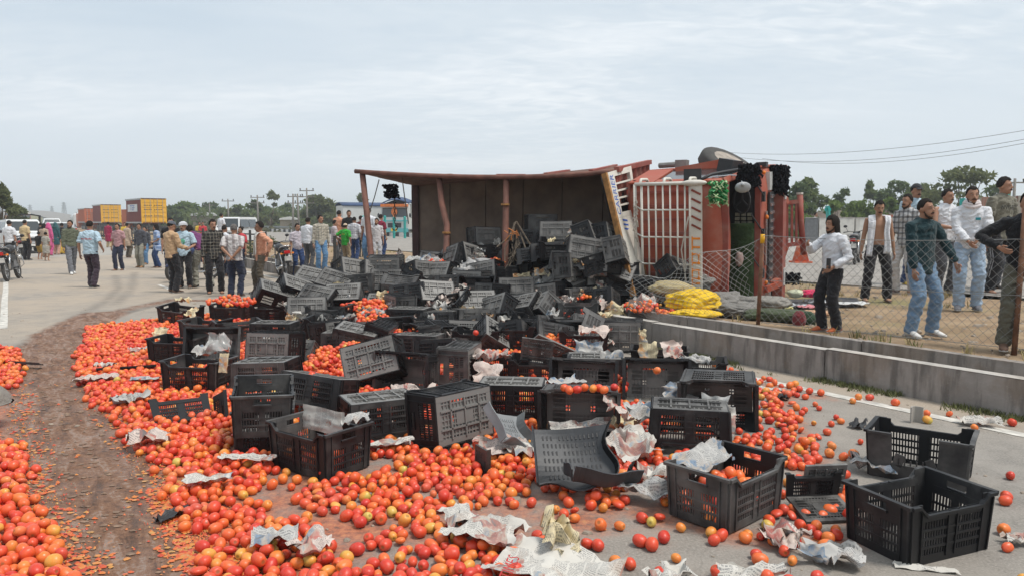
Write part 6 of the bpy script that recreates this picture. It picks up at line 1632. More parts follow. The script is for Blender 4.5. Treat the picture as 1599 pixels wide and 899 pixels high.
pz(1590, 838, .04, .14, .1, 0, "white scrap at the right edge of the road", 0, crumple=.03, floor=.01)
pz(285, 468, .36, .26, .16, 20, "cream wrapping paper on the stuffed crate at the back left", 3, crumple=.07)
pz(300, 486, .30, .2, .2, -30, "torn pale paper hanging from the stuffed crate at the back left", 3, crumple=.06, tilt=(40, 0))
pz(362, 468, .14, .5, .06, -30, "white paper strip sticking up behind the tomato crate at the back left", 0, crumple=.03, tilt=(20, -26))
M_bag = N("clear_plastic_bag"); M_bag.col((.62, .62, .60)); M_bag.rough(.22); M_bag.b.inputs['Transmission Weight'].default_value = .55; M_bag.bump(M_bag.noise(M_bag.coord(), 24, 3, .5, 1.0), .5, .01); M_bag = M_bag.mat
M_sheet = N("grey_plastic_sheet"); M_sheet.col((.36, .35, .34)); M_sheet.rough(.3); M_sheet.bump(M_sheet.noise(M_sheet.coord(), 18, 3, .5, 1.0), .5, .02); M_sheet = M_sheet.mat
pz(340, 535, .34, .28, .26, 10, "clear plastic bag on the open crate at the left", 0, crumple=.09, tilt=(36, 10), cat="plastic bag", name="plastic_bag", mat=M_bag)
pz(322, 545, .28, .24, .18, 30, "bluish white paper beside the clear plastic bag", 2, crumple=.06, tilt=(20, 0))
pz(349, 566, .30, .10, .20, -10, "yellow and red printed packet in the tomato crate at the left", 3, crumple=.01, tilt=(76, 0), cat="packet", name="printed_packet", mat=None)
pz(368, 575, .14, .16, .14, 20, "white scrap right of the tomato crate at the left", 0, crumple=.07)
def pd(px, py, w, h, yaw, label, tone=0, dd=-.22, **k): return paper(P(px, py, hd2(px, py)+dd), w, h, yaw, label, tone, **k)
for a in [(458, 478, .3, .2, 30, "white torn paper between the leaning crates at the back left", 0), (470, 495, .34, .14, -20, "white crumpled paper left of the stacked crates", 0), (455, 497, .16, .2, 10, "pale paper tuft below the leaning crates at the back left", 3),
          (450, 533, .5, .12, 4, "cream paper edge over the upside down crate left of centre", 3), (420, 527, .3, .08, 10, "white paper edge beside the upside down crate left of centre", 0),
          (533, 447, .2, .16, 20, "beige crumpled paper right of the yellow sack", 3), (497, 452, .24, .12, -20, "cream paper above the leaning crates", 3), (600, 462, .26, .16, 10, "cream paper above the heap of red tomatoes", 3), (582, 492, .34, .2, 20, "blue and white paper lying on the heap of red tomatoes", 2), (545, 505, .2, .22, 0, "pinkish sheet beside the stacked crates", 1),
          (548, 522, .24, .1, -10, "white paper edge on the slotted upside down crate", 0), (662, 500, .34, .24, -10, "large white newspaper crumpled on the upside down crate", 0), (690, 513, .34, .14, -14, "white newspaper trailing right from the large crumpled sheet", 0), (690, 480, .3, .14, 10, "bluish paper in the crate open to the left", 2), (732, 484, .26, .14, 14, "yellow cardboard curl behind the yellow strip", 3), (725, 500, .40, .10, -40, "long yellow paper strip across the upside down crate", 3), (762, 500, .12, .24, 10, "ragged yellow paper edge in the centre of the heap", 3), (757, 521, .24, .10, -10, "white paper with a tomato on it in the centre of the heap", 0),
          (797, 500, .3, .12, 0, "white paper under the leaning crates in the centre", 0), (712, 460, .16, .2, 0, "white and red crumpled ball of paper", 1), (722, 448, .2, .1, 10, "small white paper above the crumpled ball", 0), (693, 440, .26, .14, -10, "pale pink paper beside a small cluster of tomatoes", 1), (677, 405, .3, .2, 10, "grey paper beside the foot of the second leaning pole", 2), (650, 405, .4, .16, 4, "grey white plastic at the rear corner of the cargo bed", 2), (706, 422, .14, .2, 10, "yellowish curl of paper right of the second leaning pole", 3), (716, 424, .14, .16, 60, "white curl of paper beside the yellowish curl", 0),
          (848, 425, .3, .14, 0, "yellow cardboard below the blue black crate", 3), (815, 432, .3, .1, 10, "cream paper edge above the big dusty base", 3), (842, 445, .1, .2, 10, "light blue bottle wrapper right of the big dusty base", 2), (838, 458, .14, .22, -20, "white crumpled paper right of the big dusty base", 0), (886, 431, .3, .16, -10, "white and blue crumpled paper on the crate right of centre", 0), (872, 424, .2, .14, 30, "white rag beside the red tomatoes right of centre", 0), (930, 425, .34, .2, 20, "beige newspaper spread behind the white and blue paper", 1), (905, 408, .22, .08, -20, "curled pale paper in the cargo bed", 3), (862, 381, .10, .26, 6, "cream paper with a yellow print hanging in the cargo bed", 3), (905, 362, .34, .16, 10, "white scraps high in the cargo bed", 0), (895, 375, .3, .2, -20, "green and cream scraps high in the cargo bed", 3), (830, 398, .24, .14, 0, "white block of paper left of the flat long crate", 0), (838, 390, .2, .14, 10, "grey crumpled paper above the flat long crate", 2), (930, 458, .24, .2, -20, "beige crumpled paper above the concrete wall end", 3), (940, 444, .2, .14, 10, "pale paper left of the flat topped crate", 0), (945, 492, .24, .12, 10, "cream rag on the end of the concrete wall", 3), (940, 470, .2, .2, 50, "brownish paper heap above the concrete wall end", 1), (918, 500, .1, .16, 0, "light blue paper behind the red paper crate", 2), (882, 467, .2, .06, 4, "red and white printed strip on the crate right of the heap", 1), (865, 488, .2, .12, 30, "grey folded paper left of the red paper crate", 2), (1005, 470, .4, .26, 0, "large crumpled white paper with red scraps over the wall", 0), (1030, 462, .4, .2, 30, "crumpled white paper left of the yellow sack by the fence", 0), (990, 480, .2, .2, -30, "brown paper scrap among the red tomatoes on the wall", 1), (960, 484, .3, .2, 10, "beige scraps at the end of the wall", 3), (748, 400, .2, .12, 10, "white scrap left of the bundle of sticks", 0), (777, 380, .12, .2, 0, "white strip of plastic behind the bundle of sticks", 0), (775, 585, .0, .0, 0, "", 0)]:
    if a[2]: pd(a[0], a[1], a[2], a[3], a[4], a[5], a[6], crumple=.09 if a[2] < .26 else .08, tilt=(rnd(30, 65), rnd(-15, 15)), n=12)
pd(742, 412, .55, .34, -20, "grey plastic sheet spread on the heap left of the bundle of sticks", 0, crumple=.10, tilt=(36, 0), cat="plastic sheet", name="plastic_sheet", mat=M_sheet)
pd(728, 430, .5, .36, 20, "lower fold of grey plastic sheet on the heap", 1, crumple=.10, tilt=(46, 0), cat="plastic sheet", name="plastic_sheet", mat=M_sheet)
pd(738, 388, .5, .2, 4, "bluish clear plastic on the tilted crate in the cargo bed", 0, crumple=.10, tilt=(30, 0), cat="plastic sheet", name="plastic_sheet", mat=M_bag)
for _q in range(46):
    _y = rnd(395, 545); _x = rnd(620, 960) if _y < 430 else rnd(500, 960)
    o = paper(P(_x, _y, hdepth(_y)-.16), rnd(.12, .26), rnd(.10, .2), rnd(0, 360), "small crumpled paper scrap caught between the crates of the heap", random.randint(0, 3), crumple=.09, tilt=(rnd(20, 70), rnd(-30, 30)), n=8, cat="paper scrap", name="paper_scrap"); o['group'] = "paper scraps in the heap"
# masthead of the large page, printed flat
_p = G(797, 884, .125); tm = text("TIMES", .075, simple("red_print", (.42, .03, .03), .8), n1_, Matrix.Translation(-n1_.location) @ frame(_p, (.22, .97, .05), (-.95, .2, .25)))
M_board = simple("grey_brown_sticks", (.12, .095, .07), .9, .4, 20)
# bundle of sticks and tape
r = empty("stick_bundle", P(800, 420, 12.0), 0, "bundle of thin sticks and tape standing out of the heap before the cargo bed", "sticks")
for k in range(22):
    a = P(rnd(788, 818), rnd(398, 424), 12.0+rnd(-.1, .2)); c = P(rnd(795, 815), rnd(362, 405), 12.1+rnd(-.1, .2)); b = MB(); b.tube([a-r.location, a.lerp(c, .5)+Vector((rnd(-.06, .06), 0, 0))-r.location, c-r.location], rnd(.004, .009), 5); b.build("stick", M_board, r)
for (a, c) in (((793, 374, 12.1), (806, 346, 12.2)), ((806, 346, 12.2), (830, 386, 12.1)), ((776, 386, 12.0), (806, 362, 12.1)), ((812, 364, 12.2), (822, 392, 12.0)), ((803, 348, 12.2), (800, 378, 12.1))):
    b = MB(); b.tube([P(*a)-r.location, P(*c)-r.location], .014, 5); b.build("stick", M_board, r)
b = MB()
for k in range(14):
    a = P(rnd(792, 808), rnd(358, 368), 12.0); b.tube([a-r.location, a+Vector((rnd(-.1, .1), 0, rnd(-.1, .06)))-r.location], .008, 4)
b.build("orange_tape", simple("orange_tape", (.42, .15, .04), .7), r)
# ---- lumps of cloth and sacking draped over things
def lump(name, pts, h, mat, label, cat, z0=.27, n=34, seed=0, fold=.5, parent=None, thick=True):
    """pts: outline on the ground (x, y); height falls to the edge"""
    xs = [p[0] for p in pts]; ys = [p[1] for p in pts]; x0, x1, y0, y1 = min(xs)-.05, max(xs)+.05, min(ys)-.05, max(ys)+.05; b = MB(); vs = {}; pl = np.array(pts+[pts[0]])
    def hh(x, y):
        if not inpoly(x, y, pts): return None
        d = float(seg_dist(np.array([x]), np.array([y]), [tuple(q) for q in pl])[0]); e_ = min(1, d/(.30*min(x1-x0, y1-y0)+1e-6)); k = math.sin(e_*PI/2)
        ridg = 1-abs(mnoise.noise(Vector((x*3.2+seed, y*3.2, seed))))*1.6
        return h*k*(.55+.5*mnoise.noise(Vector((x*1.7+seed, y*1.7, 1)))+.40*ridg*fold)+.05*mnoise.noise(Vector((x*9, y*9+seed, 3)))*h+.012
    idx = {}
    for j in range(n+1):
        for i in range(n+1):
            x, y = x0+(x1-x0)*i/n, y0+(y1-y0)*j/n; q = hh(x, y)
            if q is not None: idx[(i, j)] = len(b.v); b.v.append((x, y, z0+max(.008, q)))
    for j in range(n):
        for i in range(n):
            k = [(i, j), (i+1, j), (i+1, j+1), (i, j+1)]
            if all(q in idx for q in k): b.f.append([idx[q] for q in k]); b.m.append(0)
    # skirt down to the ground
    from collections import Counter
    ec = Counter()
    for f in b.f:
        for a, c in zip(f, f[1:]+f[:1]): ec[(a, c)] += 1
    low = {}
    for (a, c) in list(ec):
        if (c, a) not in ec:
            for q in (a, c):
                if q not in low: low[q] = len(b.v); b.v.append((b.v[q][0], b.v[q][1], z0-.03))
            b.f.append([c, a, low[a], low[c]]); b.m.append(0)
    o = b.build(name, mat, parent, True); return tag(o, label, cat) if label else o
def outline(l, z=.28): return [tuple(G(a, c, z)[:2]) for a, c in l]
M_yel = cloth("yellow_plastic_sacking", (.72, .46, .012), .45, .2); M_greytarp = cloth("grey_tarpaulin", (.19, .18, .165), .8, .3); M_beige = cloth("beige_sacking", (.36, .29, .15), .9, .25); M_olive = cloth("dark_olive_blanket", (.06, .075, .04), .95, .4); M_pink = cloth("pink_cloth", (.62, .035, .11), .9, .2); M_pale = cloth("pale_print_cloth", (.48, .50, .36), .9, .3)
# heaped wreck cloth behind the fence, as real heaps on the median
def blob(name, px, py, d, rx, ry, rz, mat, label, cat, seed, yaw=0, fold=.28):
    c = P(px, py, d); b = MB(); nu, nv = 56, 30; vs = []
    for j in range(nv+1):
        for i in range(nu):
            th = PI*j/nv; ph = 2*PI*i/nu; q = Vector((math.sin(th)*math.cos(ph), math.sin(th)*math.sin(ph), math.cos(th)))
            k = 1+fold*(.6*mnoise.noise(q*1.6+Vector((seed, 0, 0)))-.8*abs(mnoise.noise(q*2.7+Vector((0, seed, 0))))-.28*abs(mnoise.noise(Vector((q.x*4, q.y*4, q.z*7+q.x*3))+Vector((0, 0, seed)))))
            v = Vector((q.x*rx, q.y*ry, q.z*rz))*k
            v = Matrix.Rotation(R_(yaw), 3, 'Z') @ v
            if c.z+v.z < .20: v.z = .20-c.z
            vs.append(v)
    b.add(vs, [(j*nu+i, (j+1)*nu+i, (j+1)*nu+(i+1) % nu, j*nu+(i+1) % nu) for j in range(nv) for i in range(nu)])
    o = b.build(name, mat, None, True); o.location = c; return tag(o, label, cat)
blob("yellow_sack", 1080, 470, 10.6, .46, .32, .18, M_yel, "bright yellow plastic sack heaped against the fallen fence", "sack", 3, -14, .42)
blob("yellow_cloth", 1088, 489, 10.2, .36, .22, .06, M_yel, "thin yellow sheet lying under the bright yellow sack", "cloth", 5, -14)
blob("beige_sack", 1048, 450, 11.0, .34, .26, .12, M_beige, "beige sack lying behind the bright yellow sack", "sack", 8, -10)
blob("grey_tarpaulin", 1128, 472, 11.0, .55, .45, .17, M_greytarp, "crumpled grey tarpaulin right of the yellow sack", "tarpaulin", 11, -20, .5)
blob("grey_tarpaulin", 1085, 440, 11.6, .35, .3, .15, M_greytarp, "grey tarpaulin fold behind the yellow sack in front of the roof rack", "tarpaulin", 14, 10, .45)
blob("grey_blanket", 1196, 471, 11.2, .42, .34, .10, cloth("grey_blanket_cloth", (.24, .225, .20)), "flat grey blanket right of the rusty fence post with the yellow top", "blanket", 17, -10)
blob("grey_plastic", 1150, 484, 10.4, .42, .25, .10, M_greytarp, "grey plastic crumpled at the foot of the leaning fence", "plastic sheet", 21, -20, .5)
blob("olive_blanket", 1215, 492, 10.0, .50, .20, .10, M_olive, "dark olive patterned blanket lying by the wall right of the fence post", "blanket", 24, -14, .3)
blob("maroon_bag", 1248, 499, 9.6, .09, .08, .13, cloth("maroon_bag_cloth", (.16, .03, .035)), "small maroon bag standing at the end of the olive blanket", "bag", 27, 0, .15)
blob("dark_green_bag", 1260, 499, 9.8, .13, .12, .12, cloth("dark_green_bag_cloth", (.025, .05, .025)), "dark green bag right of the maroon bag", "bag", 29, 0, .2)
blob("print_cushion", 1242, 458, 11.9, .14, .12, .07, M_pale, "pale flowered cushion left of the pink quilt", "cushion", 31, 0, .2)
blob("pink_quilt", 1268, 458, 11.9, .22, .14, .075, M_pink, "bright pink quilt rolled beside the flowered cushion", "quilt", 33, 0, .3)
blob("print_cloth", 1272, 489, 10.4, .24, .12, .05, cloth("orange_print_cloth", (.50, .30, .18)), "flowered pink and yellow cloth behind the dark green bag", "cloth", 36, -8, .3)
blob("yellow_sack", 516, 439, 12.4, .30, .2, .16, M_yel, "yellow sack among the crates at the left end of the heap", "sack", 41, 10, .55)
# mat with scattered clothes
r = empty("ground_mat", G(1270, 474, .29), 0, "dark edged mat with clothes on it in the earth behind the long haired man", "mat"); iv = r.location
q4 = [G(1222, 483, .29), G(1345, 478, .29), G(1338, 466, .29), G(1225, 468, .29)]
b = MB(); b.slab(lambda u, w: (q4[0].lerp(q4[1], u)).lerp(q4[3].lerp(q4[2], u), w)+Vector((0, 0, .012*math.sin(7*u)*math.sin(5*w)+.012))-iv, 16, 10, .02); b.build("mat_sheet", cloth("dark_mat", (.05, .05, .055)), r, True)
for k, (px, py, w, h, c_, nm) in enumerate([(1245, 476, .2, .12, (.42, .44, .46), "white printed cloth left on the mat"), (1262, 478, .22, .10, (.55, .20, .22), "pink cloth on the mat"), (1320, 472, .46, .16, (.55, .55, .54), "white sheet on the right of the mat"), (1232, 480, .08, .06, (.55, .52, .25), "small yellow bundle on the mat"), (1285, 470, .3, .12, (.36, .40, .42), "grey blue cloth on the back of the mat")]):
    paper(G(px, py, .35), w*1.6, h*2.2, rnd(-20, 20), nm, 0, crumple=.035, cat="cloth", name="loose_cloth", mat=cloth("loose_cloth_%d" % k, c_), floor=.325)
# grey rounded cloth bundle cut by the left edge of the picture
blob("grey_cloth_bundle", -18, 645, 5.7, .17, .2, .24, cloth("grey_burlap", (.21, .19, .165)), "grey rounded cloth bundle cut off by the left edge of the picture", "bundle", 51, 0, .12)
# piece of curved metal and bits by the wall
b = MB(); c = G(1430, 640, .10); b.slab(lambda u, w: c+Vector((-.05+.10*u, -.02+.04*math.sin(PI*u), -.10+.13*w)), 8, 3, .01); tag(b.build("bent_plate", M_conc), "small pale bent plate leaning at the foot of the concrete wall", "plate")
for px, py, lab in ((1220, 617, "torn black scrap on the road beside the upper right tomatoes"), (1340, 660, "small black scrap in the middle of the right lane"), (270, 800, "black rubber scrap in the tomato pulp")):
    paper(G(px, py, .03), .22, .10, rnd(0, 90), lab, 0, crumple=.04, cat="scrap", name="black_scrap", mat=M_plastic, floor=.008, n=8)

# ================================================================== FENCE
M_wirem = simple("galvanised_wire", (.27, .27, .26), .5, .2, 10, 0, .5); M_rustpipe = simple("rusty_pipe", (.14, .065, .035), .8, .5, 10, .4); M_ytop = simple("yellow_post_top", (.70, .36, .01), .5, .15)
fs0, fs1 = 8.02, 8.40
pA = P(1183, 505, 9.55); pA.z = .27; pB = G(1583, 551, .27)
FR = empty("chain_link_fence", pA, 0, "chain link fence along the wall top, sagging at its left end", "fence"); fo = pA.copy()
dirF = (pB-pA).normalized(); spacing = (pB-pA).length
def fpt(s_, h):
    """point of the netting: s_ metres right of the yellow topped post, h from 0 to 1"""
    if s_ >= 0:
        p = pA+dirF*s_; top = 1.14-.035*math.sin(PI*min(1, (s_ % spacing)/spacing)); sw = .05*math.sin(s_*2.1)*math.sin(PI*h)
        return Vector((p.x-dirF.y*sw, p.y+dirF.x*sw, .30+h*top))
    k = min(1, -s_/1.7); p = pA+Vector((-.86, .30, 0)).normalized()*(-s_)*.95
    top = 1.12*(1-k)+.42*k; bow = .35*k*math.sin(PI*h*.8)+.25*k*(1-h)
    return Vector((p.x-.2*bow+.06*math.sin(h*9+s_*5), p.y-bow, .29+.10*k*(1+math.sin(s_*6))+h*top+.05*math.sin(s_*7+h*6)*k))
def netting(s0, s1, name):
    b = MB(); cw = .098; nrow = 22; r_ = .0021
    n = int((s1-s0)/(cw*.5))
    for dirn in (0, 1):
        for i in range(-nrow, n+1, 2):
            pts = []
            for j in range(nrow+1):
                q = i+j if not dirn else i+nrow-j
                s_ = s0+q*cw*.5
                if s0-1e-6 <= s_ <= s1+1e-6: pts.append(fpt(s_, j/nrow))
            if len(pts) > 1: b.tube([p-fo for p in pts], r_, 3, cap=False)
    o = b.build(name, M_wirem, FR); o['kind'] = 'stuff'; return o
netting(0.04, 6.2, "wire_netting"); netting(-1.75, -.04, "sagging_netting")
for h in (1.0, .5, .02):
    b = MB(); b.tube([fpt(.04+6.1*i/40, h)-fo+Vector((0, -.006, 0)) for i in range(41)], .0035, 4, cap=False); b.build("line_wire", M_wirem, FR)
b = MB(); b.tube([fpt(-.04-1.7*i/16, 1)-fo for i in range(17)], .0035, 4, cap=False); b.build("line_wire", M_wirem, FR)
for px, top, base_, lab in ((1183, 366, pA, None), (1583, 300, pB, None)):
    z1 = P(px+3, top, base_.y).z; b = MB(); lean = Vector((.03, 0, 0)); b.tube([base_+Vector((0, 0, -.2))-fo, base_+Vector((0, 0, (z1-.27)*.9))+lean-fo], .027, 8); po = b.build("fence_post", M_rustpipe, FR, True)
    if px < 1300: b = MB(); b.tube([base_+Vector((0, 0, (z1-.27)*.9))+lean-fo, base_+Vector((0, 0, z1-.27))+lean*1.1-fo], .029, 8); b.build("yellow_top", M_ytop, po, True)

# traffic cone
r = empty("traffic_cone", G(1250, 410, .305), 0, "faded orange traffic cone standing behind the lorry bumper", "cone"); k = r.location.y/FPX
M_cone = simple("faded_orange_plastic", (.58, .13, .06), .7, .2, 6, .1)
H_ = 42*k
b = MB(); b.tube([(0, 0, .03), (0, 0, H_*.96), (0, 0, H_)], [H_*.30, H_*.07, H_*.05], 16); b.build("cone_body", M_cone, r, True)
b = MB(); b.box((0, 0, .02), (H_*.64, H_*.64, .05)); b.build("base_plate", M_cone, r)
b = MB(); b.tube([(0, 0, H_*.55), (0, 0, H_*.72)], [H_*.178, H_*.138], 16, cap=False); b.build("pale_band", simple("worn_cone_band", (.56, .24, .16), .7), r, True)

# ================================================================== MOTORCYCLES
def motorcycle(loc, yaw, tank, label, lean=0, group="parked motorcycles", tail=M_red, plate=M_whitepaint):
    """front towards -y"""
    r = empty("motorcycle", loc, 0, label, "motorcycle", group); r.rotation_euler = (0, lean, yaw)
    Mt = paint("motorcycle_paint_%s" % tank, {'black': (.012, .012, .014), 'blue': (.02, .04, .12), 'grey': (.10, .10, .11), 'red': (.2, .015, .015)}[tank], .25, .15)
    for y, nm in ((-.64, "wheel"), (.64, "wheel")):
        t = MB(); t.tube([(0, y+.265*math.cos(a), .305+.265*math.sin(a)) for a in [i*PI/12 for i in range(24)]], .042, 8, closed=True); w = t.build(nm, M_tyre, r, True)
        k = MB(); k.tube([(0, y+.215*math.cos(a), .305+.215*math.sin(a)) for a in [i*PI/10 for i in range(20)]], .014, 5, closed=True); k.tube([(-.06, y, .305), (.06, y, .305)], .035, 8)
        for i in range(10): a = i*PI/5; k.bar((0, y, .305), (0, y+.21*math.cos(a), .305+.21*math.sin(a)), .010)
        k.build("rim", M_rim, w)
    b = MB(); b.tube([(0, .26+.0, .52), (0, .52, .60), (0, .80, .62), (0, .95, .54), (0, .99, .46)], [(.05, .03), (.07, .03), (.07, .025), (.08, .02), (.08, .015)], 8); b.build("rear_mudguard", M_plastic, r, True)
    b = MB(); b.tube([(0, -.42, .50), (0, -.62, .60), (0, -.82, .54), (0, -.92, .42)], [(.05, .012)]*4, 8); b.build("front_mudguard", Mt, r, True)
    b = MB(); b.ell((0, -.16, .84), (.135, .27, .13), Euler((R_(-8), 0, 0)).to_matrix(), 12, 8); b.build("fuel_tank", Mt, r, True)
    b = MB(); b.tube([(0, .06, .80), (0, .25, .79), (0, .48, .83), (0, .70, .87), (0, .76, .87)], [(.09, .05), (.13, .055), (.135, .055), (.11, .05), (.05, .03)], 10); b.build("seat", simple("black_vinyl", (.018, .018, .02), .55), r, True)
    b = MB(); b.tube([(0, .50, .74), (0, .80, .80), (0, .92, .80)], [(.11, .06), (.10, .06), (.05, .03)], 8); b.build("tail_cowl", Mt, r, True)
    b = MB(); b.box((0, .935, .76), (.16, .05, .085)); b.build("tail_light", tail, r)
    for s_ in (-1, 1):
        b = MB(); b.ell((s_*.16, .90, .72), (.035, .03, .03), None, 8, 6); b.bar((0, .88, .72), (s_*.15, .90, .72), .014); b.build("rear_indicator", M_amber, r)
        b = MB(); b.tube([(s_*.13, .52, .86), (s_*.14, .84, .92), (0, .92, .94)], .014, 6); b.build("grab_rail", M_chrome, r, True)
        b = MB(); b.tube([(s_*.07, -.64, .305), (s_*.075, -.46, .82), (s_*.075, -.42, .94)], .022, 6); b.build("fork", M_chrome, r, True)
        b = MB(); b.tube([(s_*.10, .64, .32), (s_*.12, .50, .72)], .028, 7); b.build("shock_absorber", M_chrome, r, True)
        b = MB(); b.tube([(0, -.40, .98), (s_*.18, -.38, 1.02), (s_*.36, -.28, 1.00)], [.012, .012, .018], 6); b.build("handlebar", M_plastic, r, True)
        b = MB(); b.tube([(s_*.24, -.36, 1.02), (s_*.30, -.40, 1.16)], .007, 5); b.ell((s_*.31, -.40, 1.19), (.06, .018, .045), None, 10, 6); b.build("mirror", M_plastic, r, True)
        b = MB(); b.box((s_*.16, .16, .34), (.14, .05, .03)); b.build("footrest", M_plastic, r)
    b = MB(); b.box((0, 1.0, .58), (.20, .012, .13), Euler((R_(-14), 0, 0)).to_matrix()); b.build("number_plate", plate, r)
    b = MB(); b.ell((0, -.52, .88), (.09, .08, .09), None, 10, 8); b.build("headlight", M_lamp, r, True)
    b = MB(); b.box((0, -.50, .92), (.20, .14, .16)); b.build("headlight_cowl", Mt, r)
    b = MB(); b.box((0, -.02, .42), (.22, .30, .26)); b.tube([(0, -.10, .46), (0, -.22, .64)], [.10, .085], 8)
    for k in range(5): b.tube([(0, -.13-.022*k, .50+.03*k), (0, -.135-.022*k, .506+.03*k)], [.12, .12], 8)
    b.build("engine", simple("engine_alloy", (.20, .20, .20), .5, .35, 14, .2, .4), r)
    b = MB(); b.tube([(.12, -.22, .52), (.14, -.24, .30), (.16, .1, .24), (.17, .45, .30), (.17, .86, .38)], [.022, .022, .026, .045, .045], 8); b.build("exhaust", M_chrome, r, True)
    b = MB(); b.bar((0, -.42, .86), (0, -.10, .62), .05); b.bar((0, -.10, .62), (0, .30, .56), .05); b.bar((0, -.40, .76), (0, -.18, .30), .04); b.bar((0, -.18, .30), (0, .20, .30), .05); b.bar((0, .20, .30), (0, .64, .305), .06); b.bar((0, .22, .56), (0, .70, .74), .04); b.build("frame", M_dark, r)
    b = MB(); b.box((.12, .30, .62), (.03, .30, .18)); b.box((-.12, .30, .62), (.03, .30, .18)); b.build("side_cover", Mt, r)
    b = MB(); b.tube([(-.10, .10, .28), (-.26, .16, .02)], .012, 6); b.build("side_stand", M_dark, r)
    b = MB(); b.tube([(-.15, -.24, .30), (-.26, -.30, .40), (-.24, -.26, .62), (-.12, -.22, .66)], .014, 6); b.tube([(.15, -.24, .30), (.26, -.30, .40), (.24, -.26, .62), (.12, -.22, .66)], .014, 6); b.build("crash_guard", M_chrome, r, True)
    return r
q = G(21, 437); motorcycle(q, R_(202), 'black', "motorcycle with a red tail lamp at the left edge, rear towards the camera", R_(6))
q = G(36, 404); motorcycle(q, R_(214), 'grey', "motorcycle with its tail lamp towards the camera behind the leftmost motorcycle", R_(6))
q = G(443, 432); q.x += .0; motorcycle(q, R_(208), 'black', "black motorcycle right of the man with the white scarf, seen from behind", R_(5))
q = G(302, 438); motorcycle(q, R_(-24), 'blue', "motorcycle hidden among the standing group, front wheel towards the camera", R_(5))
q = G(352, 425); motorcycle(q, R_(60), 'grey', "motorcycle behind the man with hands clasped behind his back", R_(5))
q = G(1338, 412, .30); motorcycle(q, R_(150), 'black', "dark motorcycle parked between the long haired man and the shirtless man", R_(5))
# shrub by the drain behind the scarf man
root = empty("shrub", G(394, 408, .2), 0, "small bright leafy shrub behind the man with the white scarf", "shrub")
cen = [(Vector((rnd(-.5, .5), rnd(-.5, .5), rnd(.3, .8))), (.3, .3, .25)) for _ in range(7)]
ob("foliage", crown_mesh(cen, 900, .06, LEAF[2]), root); b = MB()
for c, _ in cen: b.tube([(0, 0, -.1), tuple(c)], [.02, .008], 5)
b.build("stem", M_bark, root, True)
b = MB(); b.bar(ST(7.9, 21, .1), ST(7.9, 21, 1.2), .08); tag(b.build("fence_stake", M_dark), "dark short stake behind the man with the white scarf", "post")
# ================================================================== PEOPLE
def skin_mat(name, col):
    m = N(name); v = m.coord(); f = m.noise(v, 9, 4)
    m.col(m.mix(f, tuple(c*.8 for c in col), tuple(c*1.15 for c in col))); m.rough(.5); m.b.inputs['Specular IOR Level'].default_value = .35
    m.b.inputs['Subsurface Weight'].default_value = .08; m.b.inputs['Subsurface Radius'].default_value = (.02, .008, .004); m.bump(m.noise(v, 60, 3), .1, .003); return m.mat
SKIN = [skin_mat("skin_brown", (.34, .18, .115)), skin_mat("skin_dark_brown", (.24, .122, .076)), skin_mat("skin_light_brown", (.36, .20, .125))]
M_hair = simple("black_hair", (.018, .014, .012), .75, .5, 60, .8, spec=.15); M_beard = simple("dark_beard", (.045, .028, .020), .85, .5, 90, .6, spec=.1); M_hairg = simple("greying_hair", (.10, .09, .085), .7, .5, 40, .5)
M_eye = simple("eye_white", (.30, .26, .23), .4, 0, 1, 0); M_iris = simple("dark_eye", (.015, .010, .008), .3, 0, 1, 0); M_lip = simple("lips", (.20, .075, .055), .5, .1, 20, 0)
TODO = []       # (object, mesh builder, voxel, smoothing, extras builder, materials, wrinkle)
def later(name, mb, voxel, smooth, mats, parent, extra=None, wrinkle=0):
    o = ob(name, bpy.data.meshes.new(name), parent); TODO.append((o, mb, voxel, smooth, extra, mats, wrinkle)); return o
def ik(a, b, l1, l2, hint):
    a = Vector(a); b = Vector(b); d = b-a; L = d.length; m = (l1+l2)*.999
    if L > m: b = a+d*(m/L); d = b-a; L = m
    x = (l1*l1-l2*l2+L*L)/(2*L); h = math.sqrt(max(0, l1*l1-x*x)); u = d/L; n = Vector(hint)-u*Vector(hint).dot(u)
    n = n.normalized() if n.length > 1e-6 else u.orthogonal().normalized()
    return a+u*x+n*h, b
